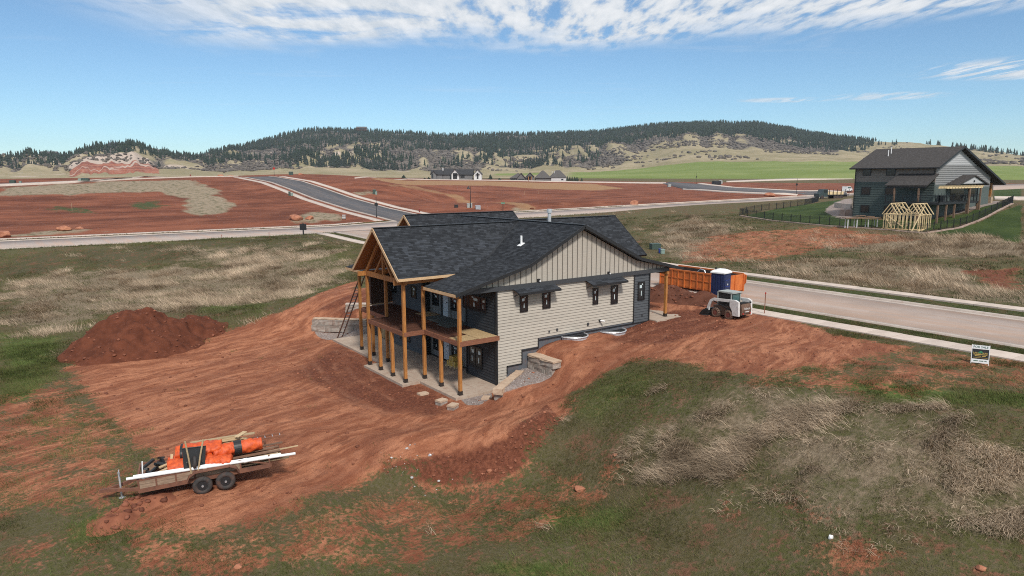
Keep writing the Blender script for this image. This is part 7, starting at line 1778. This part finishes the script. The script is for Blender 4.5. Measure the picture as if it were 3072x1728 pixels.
# --- roll-off dumpster on the street
DU0, DU1, DV0, DV1 = 23.6, 26.0, 1.75, 8.6; dz0 = zst(4) + .02
du = thing('dumpster', 'long rusty orange roll off dumpster standing at the street kerb', 'dumpster', ((DU0 + DU1) / 2, (DV0 + DV1) / 2, dz0)); W2, L2 = (DU1 - DU0) / 2, (DV1 - DV0) / 2; DH = 1.62
MB().bb(-W2, W2, -L2, L2, .18, .3).build('floor', M['dump'], du)
for s in (-1, 1):
    MB().bb(s * W2 - .03, s * W2 + .03, -L2, L2, .3, DH).build('side_wall', M['dump'], du); MB().bb(s * (W2 - .045), s * (W2 - .034), -L2 + .05, L2 - .05, .3, DH - .05).build('lining', M['dump_in'], du)
    MB().beam((s * (W2 + .02), -L2, DH), (s * (W2 + .02), L2, DH), .12, .12).build('top_rail', M['dump'], du); MB().beam((s * (W2 + .045), -L2, .95), (s * (W2 + .045), L2, .95), .05, .07).build('side_rail', M['dump'], du)
    for k in range(11): y = -L2 + .05 + k * (2 * L2 - .1) / 10; MB().bb(s * (W2 + .055) - .03, s * (W2 + .055) + .03, y - .05, y + .05, .2, DH - .06).build('rib', M['dump'], du)
MB().bb(-W2 + .04, W2 - .04, L2 - .06, L2, .3, DH).build('front_wall', M['dump'], du)
dd = MB().prism([(-W2, -L2 - .02, DH), (-W2, -L2 - .32, DH - .05), (-W2, -L2 - .30, .95), (-W2, -L2 - .02, .55)], (.05, 0, 0)).prism([(W2 - .05, -L2 - .02, DH), (W2 - .05, -L2 - .32, DH - .05), (W2 - .05, -L2 - .30, .95), (W2 - .05, -L2 - .02, .55)], (.05, 0, 0)).bb(-W2 + .05, W2 - .05, -L2 - .08, -L2 - .02, .3, DH).build('door', M['dump'], du)
for x in (-W2 + .1, 0, W2 - .1): MB().bb(x - .06, x + .06, -L2 - .16, -L2 - .081, .2, DH).build('hinge_bar', M['dump'], dd)
for x in (-.7, .7): MB().cyl((x - .08, -L2 + .1, .12), (x + .08, -L2 + .1, .12), .12, n=12).build('roller', M['steel_dark'], du); MB().bb(x - .06, x + .06, -L2, L2, .1, .18).build('skid_rail', M['dump'], du)
for k, (x, y, sx, sy, sz__, m, lab) in enumerate(((.1, -1.7, .9, .7, .5, 'white', 'white bag of rubbish in the dumpster by the toilet'), (-.3, -.6, .8, .9, .4, 'util_grey', 'grey heap of sheeting in the middle of the dumpster'), (.4, .6, .7, .7, .45, 'black', 'black bag of rubbish in the dumpster'), (-.2, -2.6, .8, .6, .55, 'white', 'white bag of rubbish at the door end of the dumpster'))):
    V_, F_ = scrub_arrays(60 + k); mb = MB(); mb.add([(v[0] * sx * .6, v[1] * sy * .6, v[2] * sz__ * .7) for v in V_], F_.tolist()); o = mb.build('rubbish_bag', M[m], None, True, loc=((DU0 + DU1) / 2 + x, (DV0 + DV1) / 2 + y, dz0 + .95)); tag(o, lab, 'rubbish')
MB().bb(-W2 + .1, W2 - .1, -L2 + .1, L2 - .1, .3, 1.0).build('rubbish_fill', M['dump_in'], du)
o = MB().tube([(0, 0, 0), (.1, .3, .5), (.2, .8, .55), (.25, 1.2, .2)], .05, 8).build('bent_pipe', M['silver'], None, loc=((DU0 + DU1) / 2 - .2, (DV0 + DV1) / 2 - .8, dz0 + 1.2)); tag(o, 'bent grey pipe sticking out of the dumpster', 'pipe')
# --- portable toilet
pt = G(*z4(1560, 905)); pz0 = float(gz(22.0, 1.35)); to = thing('portable_toilet', 'dark blue portable toilet with a white roof before the orange dumpster', 'portable toilet', (22.15, 1.05, 2.78), R(8))
MB().bb(-.56, .56, -.56, .56, .0, .14).build('base', M['black'], to); MB().bb(-.54, .54, -.54, .54, .14, 2.06).build('cabin', M['potty_blue'], to)
for s in (-1, 1):
    for k in range(4): MB().bb(s * .555 - .012, s * .555 + .012, -.42 + k * .22, -.30 + k * .22, .3, 1.9).build('side_rib', M['potty_blue'], to)
dr = MB().bb(-.40, .40, -.575, -.545, .2, 1.95).build('door', M['potty_blue'], to)
for z in (.45, 1.0, 1.5): MB().bb(-.32, .32, -.59, -.576, z, z + .05).build('door_rib', M['blue'], dr)
MB().bb(-.05, .05, -.60, -.576, 1.12, 1.24).build('latch', M['white'], dr)
rf = MB(); rows = []
for i, (r_, z) in enumerate(((.60, 2.04), (.60, 2.14), (.46, 2.26), (.22, 2.36))):
    rows += [(r_ * a, r_ * b, z) for a, b in ((-1, -1), (0, -1.02), (1, -1), (1.02, 0), (1, 1), (0, 1.02), (-1, 1), (-1.02, 0))]
fs = [(i * 8 + j, i * 8 + (j + 1) % 8, (i + 1) * 8 + (j + 1) % 8, (i + 1) * 8 + j) for i in range(3) for j in range(8)] + [tuple(range(24, 32)), tuple(range(8))[::-1]]
rf.add(rows, fs); ro = rf.build('roof', M['pvc'], to); MB().cyl((-.3, .3, 2.2), (-.3, .3, 2.5), .06, n=10).build('vent_pipe', M['black'], ro)
# black sign board behind the soil heap by the street
q = onz(z4(420, 640), zst(9)); bs = thing('notice_board', 'small black board standing behind the soil heap at the street edge', 'sign', (21.6, 8.6, 2.75), .2)
MB().bb(-.05, .05, -.55, .55, .55, 1.25).build('panel', M['black'], bs)
for y in (-.45, .45): MB().bb(-.04, .04, y - .04, y + .04, 0, .56).build('leg', M['black'], bs)
# --- for sale sign
q = G(2912, 1092); sg = thing('for_sale_sign', 'leaning for sale yard sign with black gold and white panels by the pavement', 'sign', (q[0], q[1], q[2] - .05)); sg.rotation_euler = (R(-9), 0, R(-66))
for x in (0, .74): MB().beam((x, 0, 0), (x, 0, 1.02), .03, .03).build('frame_post', M['white'], sg)
MB().bb(.017, .723, -.012, .012, .10, .30).build('rider', M['white'], sg); MB().bb(.017, .723, -.010, .010, .31, .80).build('main_panel', M['black'], sg); MB().bb(.0, .74, -.013, .013, .81, 1.0).build('top_panel', M['white'], sg)
text_mesh('FOR SALE', .15, M['sign_text'], sg, (.37, -.016, .905), (R(90), 0, 0)); text_mesh('LANDMARK', .118, M['gold'], sg, (.37, -.0135, .60), (R(90), 0, 0), depth_=.002)
MB().prism([(.25, -.0155, .60), (.50, -.0155, .60), (.43, -.0155, .69), (.385, -.0155, .72), (.33, -.0155, .68)], (0, .004, 0)).build('mountain_logo', M['sign_green'], sg)
for xa, xb, z in ((.08, .66, .515), (.14, .40, .44), (.44, .60, .44), (.06, .68, .365)): MB().bb(xa, xb, -.0145, -.0105, z, z + (.028 if z != .365 else .012)).build('print_line', M['gold'], sg)
for xa, xb in ((.10, .30), (.34, .52), (.56, .66)): MB().bb(xa, xb, -.0165, -.0125, .19, .225).build('print_line', M['sign_text'], sg)
# --- stakes, sign backs, lamp, boxes
def stake(p, h, m, label, w=.04, f=None, lean=0.0, group=None):
    q = G(*p)
    if q is None: return
    t_ = thing('survey_stake', label, 'stake', q, rng.uniform(0, 1), group); MB().beam((0, 0, -.1), (lean, 0, h), w, w).build('stick', M[m], t_); MB().bb(lean - w * .8, lean + w * .8, -w * .8, w * .8, h, h + .1).build('flag', M['red'], t_)
stake(z4(2190, 1130), 1.45, 'rim', 'thin rusty stake by the pavement right of the skid loader', .05, lean=.06)
def ps_(p): return depth(G(*p)) / FPX
def stop_back(p, hpx, label, front=False, m='steel_dark'):
    q = G(*p); k = depth(q) / FPX; h = hpx * k; t_ = thing('stop_sign', label, 'sign', q, -YAW + (.25 if not front else .1))
    MB().cyl((0, 0, -.2), (0, 0, h), .07, .045, 8).build('pole', M['black'], t_); MB().cyl((0, 0, h), (0, 0, h + .3), .09, .02, 8).build('finial', M['black'], t_)
    zc_ = h * .66; r_ = .42
    pts = [(r_ * math.cos(a), .06, zc_ + r_ * math.sin(a)) for a in [math.pi / 8 + k_ * math.pi / 4 for k_ in range(8)]]
    MB().prism(pts, (0, .04, 0)).build('sign_panel', M['red'] if front else M['black'], t_)
    MB().cyl((0, 0, 0), (0, 0, .5), .13, .09, 8).build('base', M['black'], t_); return t_
stop_back((1130, 652), 58, 'black pole with a stop sign seen from behind at the hill road corner')
stop_back(zs(858, 612), 45, 'black pole with a stop sign seen from behind at the side street right')
stop_back(zs(103, 530), 30, 'small far stop sign on a black pole left of the side street')
q = atD(z6(2070, 468), 262); t_ = thing('stop_sign', 'red stop sign at the top of the hill road', 'sign', (q[0], q[1], q[2] - .3), -YAW); k = 262 / FPX / 2.5156
MB().cyl((0, 0, 0), (0, 0, 62 * k), .06, n=8).build('pole', M['black'], t_); MB().prism([(.48 * math.cos(a), -.08, 56 * k + .48 * math.sin(a)) for a in [math.pi / 8 + i * math.pi / 4 for i in range(8)]], (0, .04, 0)).build('sign_panel', M['red'], t_)
q = onz(z7(975, 742), 4.2); k = depth(q) / FPX / 2.5156; lp = thing('street_lamp', 'tall black street lamp with a bell shaped hood behind the roof', 'street lamp', (q[0], q[1], float(gz(q[0], q[1]))), -YAW + math.pi); H_ = 165 * k
MB().cyl((0, 0, -.2), (0, 0, H_ * .97), .10, .06, 10).build('pole', M['black'], lp); MB().tube([(0, 0, H_ * .95), (.1, 0, H_ * .99), (.35, 0, H_ * .99), (.45, 0, H_ * .96)], .04, 8).build('arm', M['black'], lp); hd = MB().cyl((.45, 0, H_ * .96), (.45, 0, H_ * .86), .08, .42, 14).build('hood', M['black'], lp); MB().cyl((.45, 0, H_ * .859), (.45, 0, H_ * .85), .3, .3, 12).build('lens', M['util_grey'], hd); MB().cyl((0, 0, 0), (0, 0, .8), .17, .12, 10).build('base', M['black'], lp)
def box_thing(p, wpx, hpx, m, label, name='utility_box', cat='utility box', group='utility boxes by the roads', f=None, kz=None, lid=True):
    q = G(*p) if kz is None else onz(p, kz)
    if kz is not None: q = np.array([q[0], q[1], float(gz(q[0], q[1]))])
    k = depth(q) / FPX; w, h = wpx * k, hpx * k; t_ = thing(name, label, cat, q, -YAW + .2, group)
    MB().bb(-w / 2, w / 2, 0, w * .8, -.1, h * .9).build('cabinet', M[m], t_)
    if lid: MB().prism([(-w / 2 - .03, -.03, h * .9), (w / 2 + .03, -.03, h * .9), (w / 2 + .03, w * .83, h), (-w / 2 - .03, w * .83, h)], (0, 0, .05)).build('lid', M[m], t_)
    return t_
for p, w, h, m, lab in ((z6(90, 530), 14, 10, 'util_green', 'leftmost green utility box on the far dirt ridge'), (z6(152, 532), 6, 8, 'util_pale', 'pale utility post right of the leftmost green box'), (z6(600, 518), 8, 10, 'util_pale', 'pale utility box left of the dark one on the dirt ridge'), (z6(637, 517), 20, 11, 'util_green', 'wide dark utility box on the left dirt ridge'),
                        (z6(2185, 622), 6, 12, 'util_green', 'dark utility box left of the pair beside the hill road pavement'), (z6(2203, 623), 6, 8, 'util_pale', 'pale green utility box right of the pair beside the hill road pavement'), (z7(250, 612), 10, 14, 'util_green', 'dark utility box on the red field right of the hill road'), (z7(263, 614), 6, 9, 'util_pale', 'pale utility box on the red field right of the hill road'),
                        (zs(265, 540), 22, 12, 'black', 'black mail boxes at the bend of the side street'), (zs(290, 532), 9, 10, 'util_grey', 'grey cabinet right of the black mail boxes'), (zs(795, 486), 15, 8, 'black', 'black boxes on the far dirt edge of the green field'), (z6(2195, 466), 12, 10, 'util_green', 'green utility box at the top of the hill road'),
                        (z2(1425, 300), 28, 17, 'util_green', 'large green transformer box in the straw across the street'), (z2(1452, 318), 8, 12, 'blue', 'small blue pedestal beside the transformer box'), (z2(1470, 325), 11, 13, 'util_pale', 'pale green pedestal right of the transformer box'), (z7(2478, 556), 9, 9, 'util_grey', 'grey box at the start of the side street')):
    box_thing(p, w, h, m, lab)
box_thing(z7(970, 742), 15, 12, 'util_grey', 'grey metal box beside the street lamp foot', kz=4.2); box_thing(z7(1033, 742), 15, 11, 'silver', 'silver domed box right of the street lamp', kz=4.25)
box_thing(z7(869, 745), 11, 10, 'black', 'black slatted board in front of the red field left of the street lamp', 'notice_board', 'sign', None, kz=4.1, lid=False)
t_ = box_thing(zc2(1392 * 0, 0), 1, 1, 'black', 'x') if False else None
zq4 = zoomer(840, 480, 7.2467); q = G(*zq4(1392, 1295)); k = depth(q) / FPX
nb = thing('notice_board', 'small slatted black and white board near the hill road corner', 'sign', q, -YAW)
for x in (-.33, .33): MB().bb(x - .04, x + .04, -.04, .04, 0, 15 * k).build('leg', M['black'], nb)
for i in range(4): MB().bb(-.36, .36, -.06, -.042, (3 + i * 3.2) * k, (5 + i * 3.2) * k).build('slat', M['white' if i % 2 else 'util_grey'], nb)
q = onz(z7(1220, 738), 4.3); k = depth(q) / FPX / 2.5156; st = thing('street_sign', 'green street name sign on a dark post behind the roof', 'sign', (q[0], q[1], float(gz(q[0], q[1]))), -YAW); MB().cyl((0, 0, 0), (0, 0, 50 * k), .07, n=8).build('post', M['black'], st); MB().bb(-.45, .45, -.03, .03, 50 * k, 62 * k).build('sign_panel', M['sign_green'], st); MB().bb(-.40, .40, -.036, -.031, 53 * k, 59 * k).build('print', M['util_pale'], st)
q = G(*z6(2290, 918)); k = depth(q) / FPX / 2.5156; st = thing('sign_board', 'black rectangular sign board on a single post seen from behind by the cross street', 'sign', q, -YAW); MB().bb(-.09, .09, -.09, .09, -.1, 45 * k).build('post', M['black'], st); MB().bb(-25 * k, 25 * k, -.05, .05, 36 * k, 82 * k).build('panel', M['black'], st); MB().bb(-.15, .15, -.06, .06, 82 * k, 86 * k).build('cap', M['black'], st)
for p, lab in ((z7(590, 748), 'dark red hydrant at the hill road pavement'), (z6(1438, 472), 'red hydrant on the far dirt ridge left of the boulders'), (zh(1708, 318), 'red hydrant in front of the hip roofed house')):
    q = G(*p); h_ = thing('hydrant', lab, 'hydrant', q); MB().cyl((0, 0, -.1), (0, 0, .75), .16, .13, 10).build('barrel', M['brickred'], h_); MB().cyl((0, 0, .75), (0, 0, .95), .17, .05, 10).build('bonnet', M['brickred'], h_); MB().cyl((-.25, 0, .55), (.25, 0, .55), .07, n=8).build('nozzle', M['brickred'], h_)
for i, (p, h_, lab) in enumerate(((zh(1655, 525), 70, 'pale survey stake, left of two in the red field'), (zh(1865, 510), 60, 'pale survey stake, right of two in the red field'), (z6(545, 735), 62, 'pale survey stake in the left red field'), (z6(2032, 938), 36, 'thin stake in the grass at the cross street edge'), (z6(1673, 942), 26, 'short stake in the grass at the cross street edge'), (zr(118, 190), 24, 'thin dark stake in the straw across the street'))):
    q = G(*p); kk_ = depth(q) / FPX / 4.954 if i < 2 else depth(q) / FPX / 2.5
    stake(p, h_ * kk_, 'board_pale' if i < 3 else 'rim', lab, .05, group='survey stakes')
# --- boulders and stones
def rock(p, wpx, hpx, m, label, seed, name='boulder', cat='boulder', squash=1.0, group=None, D=None):
    q = G(*p) if D is None else atD(p, D)
    q[2] -= .04 * hpx * depth(q) / FPX
    if q is None: q = atD(p, 270)
    k = depth(q) / FPX; w, h = wpx * k / 2, hpx * k
    bm = bmesh.new(); bmesh.ops.create_icosphere(bm, subdivisions=3, radius=1.0); r = np.random.RandomState(seed)
    pl_ = [(Vector(r.normal(size=3)).normalized(), r.uniform(.55, .9)) for _ in range(14)]
    for v in bm.verts:
        c = v.co.copy()
        for n_, d_ in pl_:
            t__ = c.dot(n_)
            if t__ > d_: c -= n_ * (t__ - d_) * .9
        c *= 1 + .16 * (float(fbm(c.x * 2.2 + seed, c.y * 2.2 + c.z * 1.7, 3)) - .5)
        v.co = Vector((c.x * w, c.y * w * .8, c.z * h * .62 + h * .32))
    me = bpy.data.meshes.new('rock'); bm.to_mesh(me); bm.free(); me.materials.append(M[m])
    o = link(name, me, None, q, (0, 0, -YAW)); return tag(o, label, cat, group)
g_ = 'sandstone boulders by the cross street'
rock(z6(2240, 806), 48, 22, 'sand_rock', 'big orange sandstone boulder by the cross street near the hill road', 1, group=g_); rock(z6(2335, 800), 28, 14, 'sand_rock', 'smaller orange boulder touching the right of the big one near the hill road', 2, group=g_); rock(z6(2205, 800), 26, 15, 'sand_rock', 'orange boulder peeking out left behind the big one near the hill road', 12, group=g_)
rock(z6(480, 884), 52, 18, 'sand_rock', 'wide orange boulder in the left red field by the pavement', 3, group=g_); rock(z6(600, 872), 28, 8, 'sand_rock', 'low orange rock right of the wide boulder in the left red field', 4, group=g_); rock(z6(35, 935), 50, 22, 'sand_rock', 'red boulder at the left edge of the picture by the pavement', 5, group=g_)
rock(z6(1740, 496), 40, 14, 'sand_rock', 'orange boulder at the hilltop bend of the hill road', 6, group=g_, D=250); rock(z6(1665, 476), 22, 7, 'sand_rock', 'low orange rock left of the hilltop boulder', 7, group=g_, D=255); rock(z6(2275, 468), 22, 8, 'sand_rock', 'rusty boulder on the ridge right of the hill road', 13, group=g_, D=275)
rock(z7(2213, 692), 32, 16, 'sand_rock', 'reddish boulder in the centre field by the cross street', 8, group=g_); rock(zs(658, 627), 36, 13, 'sand_rock', 'pinkish boulder on the corner before the side street', 9, group=g_); rock(z7(1440, 726), 14, 5, 'pile', 'small dark clod of earth at the cross street verge', 10)
rock((1740, 1438), 38, 18, 'sand_rock', 'brown flat stone lying alone in the foreground grass', 20, 'stone', 'stone'); rock((2492, 1618), 17, 15, 'pvc', 'small white stone in the straw at lower right', 21, 'stone', 'stone'); rock((1846, 1346), 16, 11, 'sand_rock', 'small pink stone near the dry brush', 22, 'stone', 'stone'); rock((1468, 1382), 18, 10, 'sand_rock', 'small red stone at the foot of the soil bank', 23, 'stone', 'stone')
rock((2945, 1706), 34, 14, 'sand_rock', 'pink flat stone at the lower right corner', 24, 'stone', 'stone'); rock((715, 1698), 30, 10, 'sand_rock', 'pale pink stone in the grass at the bottom', 25, 'stone', 'stone'); rock((1290, 1368), 12, 8, 'galv', 'pale stone chunk in the rubble on the bank', 26, 'stone', 'stone')
# rubble and clods as loose cover
def scatter_ground(name, n, wfun, box, size, cols, seed, mat='tint', sub=0, sq=.6, sink=.25):
    r = np.random.RandomState(seed); u = r.uniform(box[0], box[1], n); v = r.uniform(box[2], box[3], n); k = r.uniform(0, 1, n) < wfun(u, v); u, v = u[k], v[k]; m_ = len(u)
    if m_ == 0: return None
    shp = []
    for i in range(4):
        bm = bmesh.new(); bmesh.ops.create_icosphere(bm, subdivisions=1, radius=1.0); V_ = np.array([q.co[:] for q in bm.verts]); F_ = np.array([[q.index for q in f.verts] for f in bm.faces]); bm.free()
        V_ = V_ * np.random.RandomState(seed + i).uniform(.65, 1.25, (len(V_), 1)); V_[:, 2] *= sq; shp.append((V_, F_))
    s = r.uniform(size[0], size[1], m_) ** 1.0; s = size[0] + (size[1] - size[0]) * r.uniform(0, 1, m_) ** 3
    o = scatter_merge(name, shp, u, v, gz(u, v) - 0 * s + s * sq * (.5 - sink), s, s, tints(m_, cols[0], cols[1], seed + 9, .25), M[mat], seed + 3); tag(o, kind='stuff'); return o
bankf = lambda u, v: np.clip(f_moist(u, v) - .35, 0, 1) * 1.2 * (f_dirt(u, v) > .3) * np.where((v < -4) & (u < 6), 1, .12)
scatter_ground('soil_clods', 90000, lambda u, v: .022 * (f_dirt(u, v) > .55) * (.4 + 2 * vnoise(u / 3, v / 3)) + bankf(u, v) * .55, (-22, 20, -16, 22), (.02, .11), ((0.14, 0.05, 0.03), (0.30, 0.12, 0.07)), 71)
rb = G(1230, 1385)
scatter_ground('rubble', 200, lambda u, v: np.exp(-((u - rb[0]) ** 2 + (v - rb[1]) ** 2) / .8), (rb[0] - 2.5, rb[0] + 2.5, rb[1] - 2, rb[1] + 2), (.02, .10), ((0.22, 0.2, 0.19), (0.6, 0.58, 0.56)), 81)
scatter_ground('gravel_stones', 9000, lambda u, v: (f_gravel(u, v) > .7) * 1.0, (-4, 3, -4, 22), (.02, .05), ((0.20, 0.17, 0.155), (0.42, 0.37, 0.34)), 91)
# ------------------------------------------------------------------ grass and straw, blade by blade (one cover per kind)
def blades(name, n, dens, box, per, h, spread, lean, width, cols, seed, segs=2, swirl=1.2, wind=2.6, dmax=None, hvar=.4, tipw=.15):
    """n candidate tufts in box=(u0,u1,v0,v1), kept with probability dens(u,v)"""
    r = np.random.RandomState(seed); u = r.uniform(box[0], box[1], n); v = r.uniform(box[2], box[3], n)
    # only where the camera's surroundings can show them
    q = np.stack([u - CAM[0], v - CAM[1]], 1); a = np.arctan2(q[:, 0], q[:, 1]) - YAW; k = (np.abs(a) < R(44)) & (np.hypot(q[:, 0], q[:, 1]) > 13)
    if dmax: k &= np.hypot(q[:, 0], q[:, 1]) < dmax
    u, v = u[k], v[k]; k = r.uniform(0, 1, len(u)) < dens(u, v); u, v = u[k], v[k]; m = len(u)
    if m == 0: return None
    th = wind + swirl * 2 * (fbm(u / 3.5 + 70, v / 3.5 + 20, 3) - .5) * 2.2
    hs = h[0] + (h[1] - h[0]) * r.uniform(0, 1, m) * np.clip(.45 + 1.1 * fbm(u / 2.2 - 9, v / 2.2 + 4, 2), .3, 1.3)
    U = np.repeat(u, per) + r.normal(0, spread, m * per); Vv = np.repeat(v, per) + r.normal(0, spread, m * per)
    Hh = np.repeat(hs, per) * r.uniform(1 - hvar, 1 + hvar, m * per); A_ = np.repeat(th, per) + r.normal(0, .55, m * per)
    Le = np.clip(r.normal(lean, .22, m * per), .02, 1.45)
    Zb = gz(U, Vv) - .02
    W_ = r.uniform(width[0], width[1], m * per); pa = r.uniform(0, 6.28, m * per)
    sx, sy = np.cos(pa) * W_ / 2, np.sin(pa) * W_ / 2
    dx, dy = np.cos(A_) * np.sin(Le), np.sin(A_) * np.sin(Le); dzz = np.cos(Le)
    N = m * per
    kcol = np.repeat(r.uniform(0, 1, m), per) * .6 + r.uniform(0, 1, N) * .4
    kcol = np.clip(kcol + .7 * (fbm(U / 4 + 3, Vv / 4 - 8, 2) - .5) + .7 * (vnoise(U / .9 + 30, Vv / .9) - .5), 0, 1)[:, None]
    C = np.array(cols[0])[None] * (1 - kcol) + np.array(cols[1])[None] * kcol; C = C * r.uniform(.72, 1.25, (N, 1)); C = np.c_[C, np.ones(N)]
    if segs == 1:
        P = np.stack([np.stack([U - sx, Vv - sy, Zb], -1), np.stack([U + sx, Vv + sy, Zb], -1), np.stack([U + dx * Hh, Vv + dy * Hh, Zb + dzz * Hh], -1)], 1).reshape(-1, 3)
        Fc = np.arange(N * 3).reshape(-1, 3); Ct = C
    else:
        mx, my, mz = U + dx * Hh * .42, Vv + dy * Hh * .42, Zb + (dzz * .42 + .16 * np.sin(Le)) * Hh
        tx_, ty_, tz_ = U + dx * Hh, Vv + dy * Hh, Zb + np.maximum(dzz, .06) * Hh * .92
        P = np.stack([np.stack([U - sx, Vv - sy, Zb], -1), np.stack([U + sx, Vv + sy, Zb], -1), np.stack([mx + sx * .8, my + sy * .8, mz], -1), np.stack([mx - sx * .8, my - sy * .8, mz], -1), np.stack([tx_, ty_, tz_], -1)], 1).reshape(-1, 3)
        b = np.arange(N)[:, None] * 5
        Fc = np.stack([b + [0, 1, 2], b + [0, 2, 3], b + [3, 2, 4]], 1).reshape(-1, 3); Ct = np.repeat(C, 3, 0)
    o = npmesh(name, P, Fc, M['tint'], attr={'tint': ('FACE', Ct)}); tag(o, kind='stuff'); print(name, m, len(Fc)); return o
nz = lambda u, v, s, o=0: fbm(u / s + o, v / s - o, 3) - .5
notpave = lambda u, v: (1 - band(u, 18.9, 20.9, .1) * (v < 80)) * (1 - band(u, 22.4, 32.6, .1) * (v < 82)) * (1 - band(u, 34.9, 36.6, .1) * (v < 80)) * (1 - band(v, 81.6, 96.6, .2)) * (pdist(u, v, PATIO) < -.15) * (pdist(u, v, [(-.1, -.1), (13, -.1), (16.3, -.8), (16.3, 4), (13, 20), (0, 18)]) < -.1)
def d_straw(u, v): return np.clip(smooth(f_straw(u, v) + 1.7 * nz(u, v, 2.6, 5) + .5 * nz(u, v, 9, 2), .42, .72), 0, 1) * (1 - smooth(f_dirt(u, v), .45, .8)) * notpave(u, v) * (1 - smooth(f_lawn(u, v), .3, .6)) * (1 - smooth(f_field(u, v), .3, .6))
def d_green(u, v):
    cover = .42 + 1.5 * nz(u, v, 1.5, 11) + .6 * f_lush(u, v) + .9 * nz(u, v, 6, 31)
    return np.clip(cover, .03, 1) * (1 - smooth(f_dirt(u, v) + 1.3 * nz(u, v, 1.1, 3), .38, .62)) * notpave(u, v) * (1 - smooth(f_lawn(u, v), .3, .6)) * (1 - smooth(f_gravel(u, v), .2, .5)) * (1 - smooth(f_field(u, v), .3, .6))
STRAW = ((0.17, 0.12, 0.075), (0.62, 0.48, 0.34)); OLIVE = ((0.105, 0.090, 0.036), (0.135, 0.130, 0.046)); GREEN = ((0.055, 0.082, 0.018), (0.125, 0.155, 0.045)); DARKG = ((0.040, 0.055, 0.016), (0.075, 0.088, 0.03)); BROWN = ((0.12, 0.085, 0.05), (0.24, 0.18, 0.11))
WL = math.atan2(.589 - .45, -.808 - .3)
# foreground, up to ~50 m
def d_clump(u, v):
    p, q = (u * .808 - v * .589) / 2.4, (u * .589 + v * .808) / .95
    return d_straw(u, v) * np.clip(smooth(vnoise(p + 7 + .9 * nz(u, v, 3, 5), q + 1.6 * nz(u, v, 2.4, 51)) + .5 * nz(u, v, .7, 77), .46, .68) + .05, 0, 1)
blades('tall_straw', 230000, lambda u, v: d_clump(u, v) * .75, (-14, 26, -42, 6), 13, (.30, .70), .10, 1.28, (.008, .018), STRAW, 101, 2, 1.3, WL, 64)
blades('straw_litter', 110000, lambda u, v: np.clip(.22 + nz(u, v, 2, 8) * 1.6 + .3 * f_straw(u, v), 0, 1) * d_green(u, v) ** .5, (-30, 24, -30, 24), 5, (.12, .34), .12, 1.15, (.008, .018), BROWN, 102, 1, 1.5, WL, 60)
blades('olive_grass', 420000, d_green, (-32, 24, -30, 26), 5, (.06, .17), .08, .6, (.010, .022), OLIVE, 103, 1, 1.5, WL, 56)
blades('green_grass', 260000, lambda u, v: d_green(u, v) * np.clip(.10 + .9 * f_lush(u, v) + 1.3 * nz(u, v, 2.4, 17), 0, 1), (-32, 24, -30, 30), 6, (.08, .24), .09, .5, (.011, .024), GREEN, 104, 1, 1.5, WL, 64)
# the swale on the left and the lots across the street
blades('swale_straw', 130000, lambda u, v: d_straw(u, v) * np.clip(.25 + smooth(vnoise(u / 1.7 + 7, v / 1.7), .35, .75), 0, 1), (-70, 22, 14, 82), 8, (.40, .85), .24, 1.05, (.014, .034), STRAW, 105, 1, 1.4, WL, 125)
blades('swale_grass', 190000, lambda u, v: d_green(u, v) * (1 - .6 * d_straw(u, v)), (-75, 22, 10, 82), 5, (.10, .28), .20, .6, (.016, .04), ((0.068, 0.076, 0.024), (0.115, 0.115, 0.042)), 106, 1, 1.4, WL, 125)
blades('lot_straw', 150000, lambda u, v: d_straw(u, v) * np.clip(.25 + smooth(vnoise(u / 2 + 7, v / 2), .35, .75), 0, 1), (36, 130, -60, 80), 8, (.45, .95), .3, .9, (.018, .042), STRAW, 107, 1, 1.4, WL, 150)
blades('lot_grass', 190000, lambda u, v: d_green(u, v) * (1 - .6 * d_straw(u, v)) * np.clip(.5 + 2.6 * nz(u, v, 3.2, 40), 0, 1), (36, 130, -60, 80), 6, (.12, .34), .22, .55, (.02, .05), DARKG, 108, 1, 1.4, WL, 140)
# verges along the pavements
blades('verge_grass', 90000, lambda u, v: np.clip(f_verge(u, v), 0, 1) * (v < 80) * np.clip(.85 + .9 * nz(u, v, 2, 6), 0, 1) * notpave(u, v), (20.8, 35.2, -46, 80), 6, (.03, .09), .08, .6, (.014, .03), ((0.050, 0.068, 0.018), (0.095, 0.12, 0.035)), 109, 1, 1.5, WL, 140)
blades('verge_grass', 30000, lambda u, v: (band(v, 79.8, 81.6, .3) + band(v, 96.8, 99.4, .2)) * np.clip(.6 + 1.5 * nz(u, v, 3, 6), 0, 1), (-60, 110, 79, 100), 5, (.12, .3), .15, .5, (.03, .07), DARKG, 110, 1, 1.5, WL, 240)
